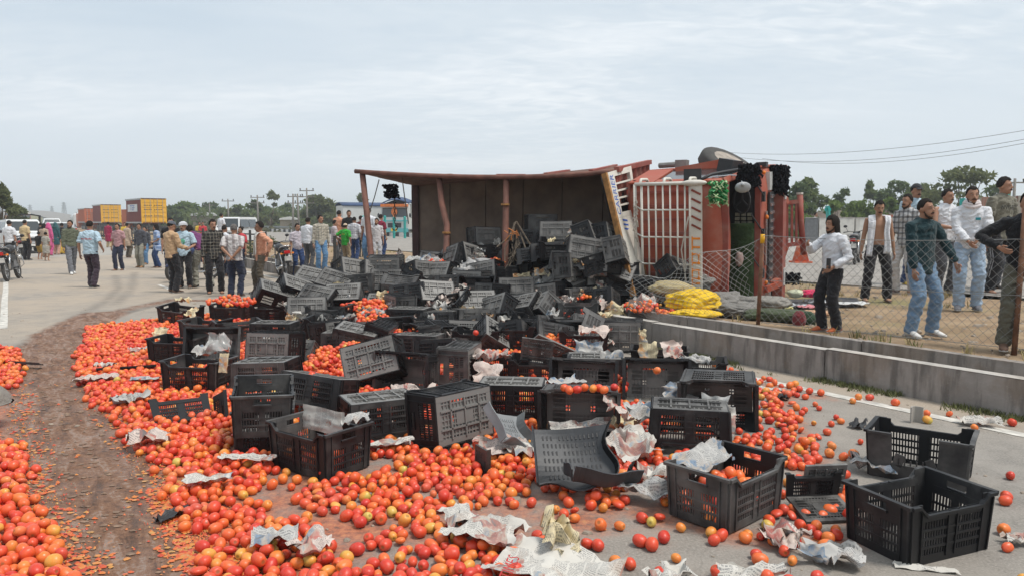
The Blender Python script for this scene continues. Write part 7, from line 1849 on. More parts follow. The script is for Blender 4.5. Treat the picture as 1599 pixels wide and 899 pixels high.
def person(label, foot, head_py, yaw, shirt=None, pants=None, shoes=None, sleeve='long', hem=.80, hands=((.25, .04, .80), (-.25, .04, .80)), feet=((.10, 0), (-.10, 0)),
           lean=0, hyaw=0, hpitch=0, hair=M_hair, hairstyle='short', beard=False, stache=True, skin=0, near=False, H=None, group=None, belly=0, extras=(), d=None, seat=None, collar=None, hint=((.6, -1, -.2), (-.6, -1, -.2)), legkind='trousers', wide=1.0, footyaw=0, lift=(0, 0), name="person"):
    """foot=(px,py,z): point between the feet; hands in the person's own frame: left, forward, up (metres at 1.72 m)"""
    px, py, z0 = foot
    loc = P(px, py, d) if d else G(px, py, z0)
    loc.z = z0
    if H is None: H = P(px, head_py, loc.y).z-z0
    k = H/1.72
    root = empty(name, loc, R_(yaw), label, "person", group)
    def K(x, f, z): return Vector((x*k, -f*k, z*k))
    pz_ = .93 if seat is None else seat; pelvis = K(0, 0, pz_)
    ln = R_(lean)
    def U(x, f, z):        # upper body point with the lean; z measured when standing
        dz = z-.93; return K(x, f*math.cos(ln)+dz*math.sin(ln), pz_+dz*math.cos(ln)-f*math.sin(ln))
    w = wide
    hipL, hipR = K(.09, 0, pz_-.02), K(-.09, 0, pz_-.02)
    shL, shR = U(.172*w, 0, 1.385), U(-.172*w, 0, 1.385)
    ank = [K(feet[0][0], feet[0][1], .085+lift[0]), K(feet[1][0], feet[1][1], .085+lift[1])]
    knL, anL = ik(hipL, ank[0], .425*k, .43*k, (.15*k, -1, .0)); knR, anR = ik(hipR, ank[1], .425*k, .43*k, (-.15*k, -1, .0))
    def HP(h): return U(*h) if len(h) == 3 else K(h[0], h[1], h[2])
    elL, wrL = ik(shL, HP(hands[0]), .29*k, .26*k, (hint[0][0], -hint[0][1], hint[0][2])); elR, wrR = ik(shR, HP(hands[1]), .29*k, .26*k, (hint[1][0], -hint[1][1], hint[1][2]))
    neck0, neck1 = U(0, -.01, 1.42), U(0, .02, 1.50)
    hc = U(0, .035, 1.585); HR = Matrix.Rotation(R_(hyaw), 3, 'Z') @ Matrix.Rotation(R_(hpitch)+ln*.35, 3, 'X')
    def HD(x, f, z): return hc+HR @ Vector((x*k, -f*k, z*k))
    bare = shirt is None
    # ---- body: one continuous surface
    b = MB()
    tors = [(.86, .150, .100), (.95, .150, .100), (1.06, .138, .094), (1.18, .150, .102), (1.30, .172, .110), (1.38, .150, .092), (1.43, .095, .072), (1.455, .066, .062)]
    def ring(z, rx, ry, grow=0, fwd=0): return U(0, fwd, z), ((rx*w+grow)*k, (ry+grow+(belly*math.exp(-((z-1.05)/.12)**2) if belly else 0))*k)
    rr = [ring(z, rx*.97, ry*.95, 0, (belly*.5*math.exp(-((z-1.05)/.12)**2) if belly else 0)) for z, rx, ry in tors]
    b.tube([p for p, _ in rr], [q for _, q in rr], 16, side=(1, 0, 0))
    b.tube([neck0-Vector((0, 0, .05*k)), neck0, neck1, HD(0, -.01, -.02)], [.075*k, .058*k, .054*k, .055*k], 10)
    b.ell(HD(0, -.008, .030), (.073*k, .090*k, .098*k), HR, 16, 10); b.ell(HD(0, .030, -.045), (.056*k, .062*k, .074*k), HR, 14, 9); b.ell(HD(0, .052, -.098), (.030*k, .026*k, .022*k), HR, 8, 6)
    b.tube([HD(0, .088, .012), HD(0, .104, -.022), HD(0, .088, -.036)], [.010*k, .016*k, .010*k], 7)
    for s_ in (-1, 1): b.ell(HD(s_*.074, -.012, -.010), (.010*k, .022*k, .032*k), HR, 7, 6); b.ell(HD(s_*.03, .078, .028), (.026*k, .016*k, .010*k), HR, 7, 5)
    ex = MB()
    def hand(wr, el, sg):
        dr = (wr-el).normalized(); inn = Vector((-sg, 0, 0)); inn = (inn-dr*inn.dot(dr)); inn = inn.normalized() if inn.length > .05 else dr.orthogonal().normalized(); fw = dr.cross(inn)*(1 if sg > 0 else -1)
        if fw.y > 0: fw = -fw
        c = wr+dr*.045*k; Rm_ = Matrix((inn, fw, dr)).transposed()
        b.ell(c, (.019*k, .040*k, .052*k), Rm_, 9, 7)
        for i, ln_ in enumerate((.062, .072, .068, .052)):
            a0 = wr+dr*.078*k+fw*(.026-.0175*i)*k; a1 = a0+dr*ln_*.5*k+inn*.008*k; a2 = a1+dr*ln_*.42*k+inn*.024*k
            ex.tube([a0-dr*.02*k, a0, a1, a2], [.0085*k, .009*k, .008*k, .006*k], 6)
        t0 = wr+dr*.030*k+fw*.034*k; ex.tube([t0-fw*.012*k, t0+fw*.016*k+dr*.022*k, t0+fw*.022*k+dr*.056*k+inn*.012*k], [.011*k, .010*k, .007*k], 6)
    for sh, el, wr, sg in ((shL, elL, wrL, 1), (shR, elR, wrR, -1)):
        b.tube([sh-Vector((sg*.05*k, 0, .0)), sh, sh.lerp(el, .3), el, el.lerp(wr, .3), wr], [.048*k, .052*k, .047*k, .038*k, .039*k, .025*k], 10)
        hand(wr, el, sg)
    for hp, kn, an, sg in ((hipL, knL, anL, 1), (hipR, knR, anR, -1)):
        b.tube([hp+Vector((0, 0, .06*k)), hp, hp.lerp(kn, .35), kn, kn.lerp(an, .3), an], [.082*k, .084*k, .076*k, .052*k, .052*k, .034*k], 10)
        fy = R_(footyaw*sg+rnd(4, 12)*sg); fd = Vector((math.sin(fy), -math.cos(fy), 0))
        up = an.z > .12*k+0
        toe = an+fd*.15*k; toe.z = an.z-.060*k; heel = an-fd*.05*k; heel.z = an.z-.052*k
        b.tube([heel, heel.lerp(toe, .35)+Vector((0, 0, .022*k)), heel.lerp(toe, .72), toe], [(.032*k, .026*k), (.038*k, .036*k), (.043*k, .024*k), (.030*k, .014*k)], 9, side=(fd.y, -fd.x, 0))
        if shoes is not None:
            sm, kind = shoes if isinstance(shoes, tuple) else (shoes, 'shoe')
            sb = MB(); so_ = MB(); sd_ = (-fd.y, fd.x, 0); zb = an.z-.085*k; A = lambda t, z, x=0: Vector((an.x+fd.x*t*k, an.y+fd.y*t*k, zb+z*k))
            # sole
            pts = [A(-.085, .012), A(-.06, .012), A(.0, .012), (A(.08, .012)), A(.155, .014), A(.205, .018)]
            so_.tube(pts, [(.025*k, .011*k), (.038*k, .012*k), (.037*k, .012*k), (.047*k, .012*k), (.043*k, .011*k), (.018*k, .008*k)], 10, side=sd_)
            if kind == 'shoe':
                sb.tube([A(-.075, .05), A(-.04, .06), A(.02, .066), A(.08, .048), A(.14, .034), A(.195, .026)], [(.026*k, .034*k), (.040*k, .048*k), (.041*k, .052*k), (.045*k, .036*k), (.043*k, .026*k), (.022*k, .014*k)], 11, side=sd_)
                sb.tube([A(-.02, .07), A(-.015, .12)], [(.044*k, .044*k), (.040*k, .040*k)], 10)
            else:
                for t0, z0_ in ((.03, .072), (.095, .050)): sb.tube([A(t0, .012)+Vector(sd_)*.045*k, A(t0, z0_), A(t0, .012)-Vector(sd_)*.045*k], [(.010*k, .005*k)]*3, 5)
            o = sb.build("shoe" if kind == 'shoe' else "sandal", sm, root, True); so_.build("sole", M_sole if kind == 'shoe' else sm, o, True)
    if near or True:      # features of the face
        pass
    mats = [SKIN[skin], M_eye, M_iris, M_lip, hair]
    if near is not None:
        for s_ in (-1, 1):
            ex.mat = 1; ex.ell(HD(s_*.031, .080, .013), (.011*k, .007*k, .0055*k), HR, 7, 5); ex.mat = 2; ex.ell(HD(s_*.031, .086, .013), (.005*k, .004*k, .005*k), HR, 6, 5)
            ex.mat = 4; ex.tube([HD(s_*.012, .094, .034), HD(s_*.032, .091, .040), HD(s_*.052, .076, .033)], [.003*k, .004*k, .002*k], 5)
        ex.mat = 3; ex.tube([HD(-.024, .084, -.062), HD(0, .094, -.060), HD(.024, .084, -.062)], [.004*k, .0085*k, .004*k], 6)
        if stache: ex.mat = 4; ex.tube([HD(-.032, .083, -.054), HD(-.012, .096, -.046), HD(0, .097, -.048), HD(.012, .096, -.046), HD(.032, .083, -.054)], [.003*k, .007*k, .006*k, .007*k, .003*k], 6)
        ex.mat = 0
    vox = (.012 if near else (.018 if k > .8 else .014))*k
    if loc.y > 24: vox = .024*k
    later("body", b, vox, 4, mats, root, ex)
    # ---- hair
    def shell(name, mat, fn_lim, grow, thick, nu=34, nv=15, drop=None):
        hb = MB(); vs = []
        for j in range(nv+1):
            for i in range(nu):
                az = 2*PI*i/nu; lim = fn_lim(az); th2 = lim*j/nv
                q = Vector((math.sin(th2)*math.sin(az), -math.sin(th2)*math.cos(az), math.cos(th2)))
                n_ = 1+.06*mnoise.noise(q*5+Vector((px, 0, 0)))+.05*mnoise.noise(q*14+Vector((0, px, 0)))
                g = grow*(1 if j < nv else .86)
                v = Vector((q.x*.076*g, q.y*.094*g+.008, q.z*.102*g+.030))*n_
                if drop and j >= nv-1: v += drop(az, j == nv)
                vs.append(hc+HR @ (v*k))
        hb.add(vs, [(j*nu+i, (j+1)*nu+i, (j+1)*nu+(i+1) % nu, j*nu+(i+1) % nu) for j in range(nv) for i in range(nu)])
        return hb.build(name, mat, root, True)
    def lim_short(az):
        f_ = math.cos(az)           # 1 at the face
        return R_(60)-R_(9)*math.exp(-((f_-.74)/.12)**2) if f_ > .5 else (R_(60)+(R_(118)-R_(60))*min(1, (.5-f_)/.55))
    if hairstyle == 'short': shell("hair", hair, lim_short, 1.06, 0)
    elif hairstyle == 'full': shell("hair", hair, lim_short, 1.13, 0)
    elif hairstyle == 'crop': shell("hair", hair, lim_short, 1.03, 0)
    elif hairstyle in ('long', 'verylong'):
        L_ = .27 if hairstyle == 'long' else .34
        shell("hair", hair, lambda az: R_(66) if math.cos(az) > .62 else R_(118), 1.16, 0, 34, 10, lambda az, last: Vector((0, .02, -L_ if last else -L_*.45)) if math.cos(az) < .25 else Vector((0, 0, 0)))
    if beard:
        bb = MB()
        bb.tube([HD(-.066, .010, -.03), HD(-.058, .042, -.085), HD(0, .078, -.116), HD(.058, .042, -.085), HD(.066, .010, -.03)], [(.006*k, .012*k), (.012*k, .018*k), (.020*k, .021*k), (.012*k, .018*k), (.006*k, .012*k)], 8)
        later("beard", bb, .010*k, 3, [M_beard], root)
    # ---- clothes
    gs = .020
    if shirt is not None:
        s_ = MB(); zs = [1.475, 1.45, 1.415, 1.36, 1.26, 1.14, 1.02, .92]; prof = {1.475: (.062, .058), 1.45: (.098, .072), 1.415: (.145, .090), 1.36: (.160, .106), 1.26: (.160, .112), 1.14: (.156, .110), 1.02: (.150, .108), .92: (.160, .114)}
        pts, rad = [], []
        for z in zs:
            if z < hem: continue
            p, q = ring(z, prof[z][0], prof[z][1], .006, (belly*.5*math.exp(-((z-1.05)/.12)**2) if belly else 0)); pts.append(p); rad.append(q)
        if hem >= .90: p, q = ring(hem, .156, .112, .004); pts.append(p); rad.append(q)
        else:
            fl = 1 if hem > .7 else 1.18
            for z in ([.84] if hem < .84 else [])+[hem]: p, q = ring(z, .166*fl, .120*fl, .004); pts.append(p if pz_ > .8 else p); rad.append(q)
        s_.tube(pts, rad, 18, side=(1, 0, 0))
        if sleeve != 'vest':
            for sh, el, wr, sg in ((shL, elL, wrL, 1), (shR, elR, wrR, -1)):
                if sleeve == 'short': s_.tube([sh-Vector((sg*.06*k, 0, -.005)), sh, sh.lerp(el, .5), sh.lerp(el, .82)], [.058*k, .066*k, .066*k, .068*k], 10)
                elif sleeve == 'rolled': s_.tube([sh-Vector((sg*.06*k, 0, -.005)), sh, sh.lerp(el, .5), el, el.lerp(wr, .22)], [.058*k, .065*k, .061*k, .055*k, .050*k], 10)
                else: s_.tube([sh-Vector((sg*.06*k, 0, -.005)), sh, sh.lerp(el, .5), el, el.lerp(wr, .5), el.lerp(wr, .93)], [.058*k, .065*k, .060*k, .053*k, .048*k, .040*k], 10)
        later("shirt" if hem > .6 else "tunic", s_, (.014 if near else .02)*k, 3, [shirt], root, None, .015*k)
        if collar is not None:
            cb2 = MB(); cb2.tube([U(.062*math.cos(a), .008+.060*math.sin(a), 1.462-.018*math.sin(a)) for a in [i*PI/8 for i in range(16)]], [(.012*k, .020*k)]*16, 6, closed=True); cb2.build("collar", collar, root, True)
    if pants is not None:
        t = MB(); top = .96
        p0, q0 = U(0, 0, top), (.158*k*w, .112*k); p1, q1 = K(0, 0, pz_-.04), (.168*k*w, .120*k)
        t.tube([p0, K(0, 0, pz_+.0) if seat is None else U(0, 0, .93), p1, K(0, 0, pz_-.11)], [q0, (.166*k*w, .116*k), q1, (.150*k, .10*k)], 16, side=(1, 0, 0))
        for hp, kn, an, sg in ((hipL, knL, anL, 1), (hipR, knR, anR, -1)):
            if legkind == 'shorts': pt = [hp, hp.lerp(kn, .5), kn, kn.lerp(an, .12)]; rd_ = [.092*k, .088*k, .080*k, .080*k]
            elif legkind == 'skirt': pt = [hp, hp.lerp(kn, .5), kn, kn.lerp(an, .5), an+Vector((0, 0, -.02*k))]; rd_ = [.10*k, .12*k, .13*k, .14*k, .15*k]
            elif legkind == 'slim': pt = [hp, hp.lerp(kn, .45), kn, kn.lerp(an, .4), an+Vector((0, 0, -.015*k))]; rd_ = [.092*k, .082*k, .062*k, .060*k, .050*k]
            else: pt = [hp, hp.lerp(kn, .45), kn, kn.lerp(an, .4), an+Vector((0, 0, -.03*k))]; rd_ = [.092*k, .088*k, .076*k, .070*k, .068*k]
            t.tube(pt, rd_, 11)
        later("skirt" if legkind == 'skirt' else ("shorts" if legkind == 'shorts' else "trousers"), t, (.014 if near else .02)*k, 3, [pants], root, None, .015*k)
    for e_ in extras: e_(dict(root=root, U=U, K=K, HD=HD, HR=HR, hc=hc, k=k, el=(elL, elR), wr=(wrL, wrR), sh=(shL, shR), kn=(knL, knR), an=(anL, anR), hip=(hipL, hipR)))
    return root
M_sole = simple("shoe_sole", (.30, .29, .27), .8, .2, 12)
# ---- things that are worn
def cap(mat, peak=True):
    def f(d):
        b = MB(); k = d['k']; vs = []; nu, nv = 18, 7
        for j in range(nv+1):
            for i in range(nu):
                az = 2*PI*i/nu; th2 = R_(78)*j/nv; q = Vector((math.sin(th2)*math.sin(az)*.084, -math.sin(th2)*math.cos(az)*.102+.008, math.cos(th2)*.100+.040)); vs.append(d['hc']+d['HR'] @ (q*k))
        b.add(vs, [(j*nu+i, (j+1)*nu+i, (j+1)*nu+(i+1) % nu, j*nu+(i+1) % nu) for j in range(nv) for i in range(nu)])
        if peak: b.slab(lambda u, w: d['HD'](.068*(1-2*u)*(1-.25*w), .088+.075*w*math.sin(PI*(.15+.7*u)), .058-.018*w-.012*abs(1-2*u)), 8, 4, .006*k)
        b.build("cap", mat, d['root'], True)
    return f
def headwrap(mat):
    def f(d):
        b = MB(); k = d['k']
        for z, r in ((.045, 1.10), (.070, 1.08), (.095, .95)):
            b.tube([d['HD'](.078*r*math.sin(a), .094*r*math.cos(a)-.01, z+.012*math.sin(2*a)) for a in [i*PI/9 for i in range(18)]], .020*k, 7, closed=True)
        b.ell(d['HD'](0, -.01, .10), (.066*k, .080*k, .040*k), d['HR'], 10, 6); b.build("headwrap", mat, d['root'], True)
    return f
def band(pts_fn, width, mat, name, n=18, th=.010, perp=None):
    def f(d):
        b = MB(); k = d['k']; pts = [Vector(q) for q in pts_fn(d)]; m = len(pts)-1
        def fn(u, w):
            t = u*m; i = min(m-1, int(t)); p = pts[i].lerp(pts[i+1], t-i)
            side = Vector((1, 0, 0)) if perp is None else Vector(perp)
            return p+side*(w-.5)*width*k*(1+.15*math.sin(9*u+2))+Vector((0, -.010*k*math.sin(w*9+u*5), 0))
        b.slab(fn, n, 6, th*k); b.build(name, mat, d['root'], True)
    return f
def towel_neck(mat, lenL=.52, lenR=.5, width=.12):
    """a cloth round the neck hanging down both sides of the chest"""
    def fn(d):
        U = d['U']; pts = []
        for i in range(8): pts.append(U(.115+.01*math.sin(i), .150-.01*i*.1, 1.44-lenL+lenL*(i/8)))
        for a in (0, .25, .5, .75, 1): pts.append(U(.125-.25*a, .085-.175*math.sin(PI*a), 1.452+.02*math.sin(PI*a)))
        for i in range(8): pts.append(U(-.125-.005*i, .130+.01*i*.2, 1.43-lenR*((i+1)/8)))
        return pts
    return band(fn, width, mat, "towel", 40)
def scarf_wrap(mat):
    def f(d):
        b = MB(); k = d['k']; U = d['U']
        for z, r, t in ((1.455, .085, .034), (1.49, .080, .030), (1.515, .074, .022)):
            b.tube([U(r*math.cos(a)*1.05, .015+r*math.sin(a), z-.018*math.sin(a)+.006*math.sin(3*a)) for a in [i*PI/9 for i in range(18)]], [(t*k, t*.9*k)]*18, 8, closed=True)
        b.build("scarf", mat, d['root'], True)
    return f
def head_scarf(mat, shoulder=True):
    def f(d):
        b = MB(); k = d['k']
        def fn(u, w):
            az = (u-.5)*R_(270)+PI; th2 = R_(8)+R_(112)*w
            q = Vector((math.sin(th2)*math.sin(az)*.094, -math.sin(th2)*math.cos(az)*.112+.012, math.cos(th2)*.118+.03))
            if w > .75: q += Vector((math.sin(az)*.10, -math.cos(az)*.04, -.14))*((w-.75)/.25)
            return d['hc']+d['HR'] @ (q*k)
        b.slab(fn, 18, 12, .008*k); b.build("head_scarf", mat, d['root'], True)
    return f
def chest_text(s, size, mat, x=0, z=1.26, back=False, dy=.128):
    def f(d):
        if back: M = frame(d['U'](x, -dy, z), (-1, 0, 0), (0, 0, 1))
        else: M = frame(d['U'](x, dy, z), (1, 0, 0), (0, 0, 1))
        text(s, size*d['k'], mat, d['root'], M, "printed_lettering")
    return f
def marks(mat, n, w, h, z, dy):
    def f(d):
        b = MB()
        for i in range(n): b.box(d['U']((i-(n-1)/2)*w*1.25, -dy, z+.004*(i % 3)), (w*.8*d['k'], .005, h*(1 if i % 3 else .6)*d['k']))
        b.build("printed_marks", mat, d['root'])
    return f
def patch(mat, x, z, w, h, dy=.13, name="pocket_badge", back=False):
    def f(d):
        b = MB(); c = d['U'](x, -dy if back else dy, z); b.box(c, (w*d['k'], .006, h*d['k'])); b.build(name, mat, d['root'])
    return f
def print_blotches(cols, dy=.135):
    def f(d):
        for i, (m_, x, z, w, h) in enumerate(cols):
            b = MB(); b.ell(d['U'](x, dy-.012, z), (w*d['k'], .014, h*d['k']), None, 9, 6, .12); b.build("shirt_print", m_, d['root'], True)
    return f
def side_stripe(mat):
    def f(d):
        k = d['k']
        for hp, kn, an, sg in ((d['hip'][0], d['kn'][0], d['an'][0], 1), (d['hip'][1], d['kn'][1], d['an'][1], -1)):
            for o_ in (-.018, .018):
                b = MB(); X = Vector((sg*1.0, 0, 0)); Y = Vector((0, o_*k, 0))
                b.tube([hp+X*.098*k+Y, hp.lerp(kn, .5)+X*.092*k+Y, kn+X*.082*k+Y, kn.lerp(an, .6)+X*.074*k+Y], [(.007*k, .004*k)]*4, 5); b.build("side_stripe", mat, d['root'])
    return f
def belt(mat):
    def f(d):
        b = MB(); b.tube([d['U'](.172*math.cos(a), .124*math.sin(a), .945) for a in [i*PI/10 for i in range(20)]], [(.006*d['k'], .018*d['k'])]*20, 6, closed=True); b.build("belt", mat, d['root'], True)
    return f
def phone():
    def f(d):
        b = MB(); b.box(d['wr'][0]+Vector((-.02, -.07, .05))*d['k'], (.075*d['k'], .012, .15*d['k'])); b.build("held_phone", M_plastic, d['root'])
    return f
# fabrics
c_ = lambda n, *a: cloth(n, a)
F_white = c_("white_shirt_cloth", .62, .63, .66); F_blackt = c_("black_trouser_cloth", .018, .017, .019); F_navy = c_("navy_trouser_cloth", .022, .027, .05); F_beige = c_("beige_shirt_cloth", .47, .31, .18)
F_ltblue = c_("light_blue_shirt_cloth", .40, .52, .60); F_purple = c_("dark_purple_trouser_cloth", .045, .03, .042); F_olive = c_("olive_sweater", .115, .125, .085); F_grey = c_("grey_trouser_cloth", .15, .155, .17)
F_jean = c_("blue_denim", .10, .20, .34); F_djean = c_("dark_blue_denim", .025, .05, .13); F_ljean = c_("pale_blue_denim", .29, .38, .49); F_pinkt = c_("dusty_pink_tshirt", .40, .23, .24); F_charc = c_("charcoal_shirt", .07, .072, .085)
F_orange = c_("pale_orange_shirt", .62, .30, .19); F_brownt = c_("brown_trouser_cloth", .10, .082, .06); F_lilac = c_("lilac_polo_cloth", .46, .42, .46); F_green = c_("bright_green_shirt", .03, .30, .035); F_khaki = c_("khaki_trouser_cloth", .26, .20, .13)
F_maroon = c_("maroon_cloth", .20, .02, .045); F_magenta = c_("magenta_dress_cloth", .28, .015, .06); F_teal = c_("dark_green_blue_shirt", .010, .032, .038); F_greyt = c_("grey_green_tshirt", .17, .16, .125); F_blackc = c_("black_shirt_cloth", .012, .012, .014)
F_must = c_("mustard_cloth", .40, .26, .06); F_ygold = c_("golden_yellow_skirt_cloth", .60, .40, .06); F_tan = c_("tan_dress_cloth", .42, .32, .24); F_pinks = c_("pink_scarf_cloth", .55, .10, .24); F_peach = c_("peach_trouser_cloth", .52, .30, .22); F_dteal = c_("dark_teal_tunic_cloth", .03, .09, .10); F_gdress = c_("grey_print_dress_cloth", .33, .31, .27); F_cream = c_("cream_yellow_shirt", .55, .42, .24); F_purp = c_("purple_shirt_cloth", .14, .04, .12); F_red = c_("red_shirt_cloth", .46, .05, .06); F_gtr = c_("olive_grey_trousers", .105, .10, .075); F_capg = c_("grey_cap_cloth", .10, .11, .13); F_lgrey = c_("light_grey_trousers", .40, .40, .42); F_dgrey = c_("dark_grey_trousers", .07, .072, .08)
C_black = checks("black_white_checked_shirt", (.022, .020, .018), (.30, .27, .22), (15, 14), (.12, .12)); C_plaid = checks("cream_plaid_shirt", (.46, .42, .34), (.15, .15, .15), (15, 13), (.22, .2), None, .6); C_lilac = checks("lilac_checked_shirt", (.52, .45, .46), (.25, .18, .22), (16, 14), (.2, .2), None, .5)
C_white = checks("white_blue_checked_shirt", (.60, .60, .62), (.12, .14, .22), (15, 13), (.16, .16), None, .7); C_bw = checks("black_and_white_plaid_shirt", (.50, .50, .50), (.045, .045, .05), (11, 10), (.38, .36), None, .6); C_stripe = checks("white_shirt_with_grey_stripes", (.60, .57, .56), (.28, .24, .24), (7, 0), (.42, 0), None, .75); C_floral = checks("blue_floral_top", (.20, .30, .52), (.55, .60, .68), (9, 8), (.3, .3), None, .55); C_wgrey = checks("white_shirt_fine_lines", (.58, .56, .57), (.34, .32, .34), (30, 0), (.3, 0), None, .6)
S_black = simple("black_shoe_leather", (.02, .018, .017), .5, .3, 20); S_brown = simple("brown_sandal_leather", (.11, .06, .04), .7, .3, 20); S_white = simple("white_trainer", (.62, .61, .59), .7, .15, 14); S_grey = simple("grey_trainer", (.13, .13, .145), .7, .3, 20); S_tan = simple("tan_shoe_leather", (.30, .15, .06), .6, .3, 20)
GL = "people standing on the road at the left"; GM = "bystanders on the median behind the heap"; GR = "men standing on the median at the right"
hang = ((.24, .02, .78), (-.24, .02, .78))
# ---- left: people on the road
person("man in a light blue polo shirt walking away on the road, dark purple trousers", (144, 449, 0), 345, 176, F_ltblue, F_purple, S_black, 'short', .86, ((.30, .02, .86), (-.26, .12, .98)), ((.09, .10), (-.09, -.08)), wide=1.14, collar=F_maroon, stache=False, near=True, belly=.02, extras=(marks(simple("red_print", (.42, .03, .03), .8), 9, .026, .03, 1.25, .128),), group=GL)
person("man in an olive sweater and grey trousers walking and looking at the camera", (113, 428, 0), 344, 40, F_olive, F_grey, S_white, 'long', .88, ((.2, .12, .86), (-.22, .08, .82)), ((.06, -.24), (-.06, .22)), hyaw=-44, beard=True, near=True, group=GL)
person("man in a dusty pink t-shirt and navy trousers walking towards the camera", (187, 422, 0), 349, -8, F_pinkt, F_navy, (S_brown, 'sandal'), 'short', .86, ((.25, -.02, .78), (-.25, .05, .78)), ((.08, -.06), (-.06, .12)), group=GL)
person("man in a charcoal shirt and grey trousers walking towards the camera", (221, 418, 0), 349, -14, F_charc, c_("stone_trouser_cloth", .24, .23, .19), S_tan, 'long', .85, hang, ((.14, .10), (-.14, -.06)), beard=False, group=GL)
person("man in blue jeans partly hidden behind the charcoal shirt man", (229, 413, 0), 354, -14, F_charc, F_jean, S_tan, 'long', .85, hang, ((.09, .10), (-.09, -.06)), group=GL)
person("woman with very long black hair in a blue flowered top and jeans", (247, 418, 0), 350, -62, C_floral, F_djean, (S_brown, 'sandal'), 'short', .66, ((.16, .16, 1.0), (-.2, .1, .84)), ((.08, -.05), (-.08, .06)), hairstyle='verylong', stache=False, group=GL)
person("man in a beige shirt and a grey cap seen from behind", (270, 457, 0), 345, 148, F_beige, F_blackt, S_brown, 'long', .84, ((.22, .06, .84), (-.16, .30, 1.06)), ((.13, .06), (-.13, -.02)), near=True, extras=(cap(F_capg),), hyaw=-30, group=GL, hpitch=14)
person("man with a white head wrap in a light blue t-shirt and black trousers", (290, 450, 0), 346, 10, F_ltblue, F_blackt, S_brown, 'short', .84, ((.18, .26, 1.04), (-.24, .06, .80)), ((.12, .02), (-.12, -.04)), near=True, extras=(headwrap(F_white), print_blotches([(simple("green_print", (.10, .34, .22)), .0, 1.2, .06, .07)], .128)), hyaw=-12, group=GL)
person("man in a purple shirt and stone coloured trousers bending forward", (318, 449, 0), None, -120, F_purp, c_("stone_trouser_cloth", .24, .23, .19), S_black, 'short', .88, ((.14, .34, 1.02), (-.14, .30, .96)), ((.12, .12), (-.12, -.16)), lean=42, hpitch=-14, H=1.72, group=GL, near=True)
person("man in a black checked shirt and black trousers facing the camera", (336, 458, 0), 343, 24, C_black, F_blackt, (S_brown, 'sandal'), 'long', .80, ((.24, .03, .80), (-.24, .06, .84)), ((.14, .04), (-.12, -.02)), hyaw=18, hairstyle='full', near=True, group=GL)
person("grey haired man in a white striped shirt with hands clasped behind his back", (368, 463, 0), 350, 178, C_stripe, F_navy, S_brown, 'short', .86, ((.03, -.17, .96), (-.03, -.18, .94)), ((.11, .0), (-.11, .0)), hair=M_hairg, wide=1.16, belly=.02, hint=((1, -.5, 0), (-1, -.5, 0)), stache=False, near=True, group=GL)
person("man in a pale orange shirt with a white scarf, one hand on his hip", (410, 459, 0), 346, -62, F_orange, F_brownt, S_brown, 'long', .78, ((.30, -.10, 1.0), (-.2, .08, .82)), ((.12, -.05), (-.12, .10)), hairstyle='full', skin=1, hint=((1, -.9, 0), (-.6, -1, 0)), extras=(towel_neck(c_("white_scarf_cloth", .60, .58, .54), .5, .52, .10),), near=True, group=GL)
person("person in red whose head shows beside the man with clasped hands", (379, 430, 0), 354, -30, F_red, F_navy, S_brown, 'short', .86, group=GL)
person("man in a white shirt behind the black checked shirt man", (352, 432, 0), 352, 150, F_white, F_navy, S_brown, 'short', .86, group=GL)
person("man in a white shirt sitting high on a vehicle beyond the group", (347, 400, 0), None, 150, F_white, F_blackt, S_brown, 'short', .86, d=36, H=1.65, seat=.93, group=GL).location.z = .36
for k, (px, col_, lab, hd) in enumerate([(318, F_red, "small figure in red near the blue tarpaulin lorry", 347), (313, F_ygold, "small figure in yellow near the blue tarpaulin lorry", 350), (268, F_blackc, "person whose dark head shows behind the grey cap", 346)]):
    person(lab, (px, 395, 0), None, 30, col_, F_navy, None, 'short', .8, d=44 if k < 2 else 21, H=1.6 if k < 2 else 1.72, group=GL)
person("woman in a magenta tunic far down the road seen from behind", (170, 386, 0), 352, 178, F_magenta, F_cream, None, 'long', .42, hairstyle='full', stache=False, d=46, H=1.58, group=GL)
person("person in tan partly hidden behind the pink t-shirt man", (200, 395, 0), None, 150, F_tan, F_brownt, None, 'long', .6, d=33, H=1.55, group=GL)
person("person in a yellow top behind the pink t-shirt man", (196, 380, 0), None, 20, F_ygold, F_navy, None, 'short', .8, d=44, H=1.55, group=GL)
# far left, by the parked vehicles
person("boy in a black t-shirt and mustard shorts beside the motorcycles", (62, 404, 0), None, 170, F_blackc, F_must, None, 'short', .85, d=31.5, H=1.18, hairstyle='full', stache=False, legkind='shorts', group=GL)
person("child in a grey printed dress beside the boy in mustard shorts", (73, 407, 0), None, 176, F_gdress, None, None, 'short', .45, d=30.5, H=1.18, hairstyle='full', stache=False, group=GL)
person("woman in a tan tunic behind the child in the grey dress", (70, 398, 0), None, 170, F_tan, F_tan, None, 'long', .45, d=33.5, H=1.52, hairstyle='long', stache=False, group=GL)
person("woman with a pink head scarf near the white car", (77, 393, 0), None, 165, F_pinks, F_pinks, None, 'long', .5, d=35, H=1.55, hairstyle='long', stache=False, extras=(head_scarf(F_pinks),), group=GL)
person("woman in a dark teal tunic and peach trousers walking away", (88, 392, 0), None, 170, F_dteal, F_peach, None, 'long', .55, d=36, H=1.56, hairstyle='long', stache=False, extras=(head_scarf(F_dteal),), group=GL)
person("woman in a black top and a golden yellow skirt walking away", (98, 392, 0), None, 176, F_blackc, F_ygold, None, 'long', .78, d=36.5, H=1.54, hairstyle='full', stache=False, legkind='skirt', group=GL)
person("person in dark clothes near the woman with the pink head scarf", (65, 393, 0), None, 150, F_blackc, F_navy, None, 'long', .8, d=38, H=1.55, stache=False, group=GL)
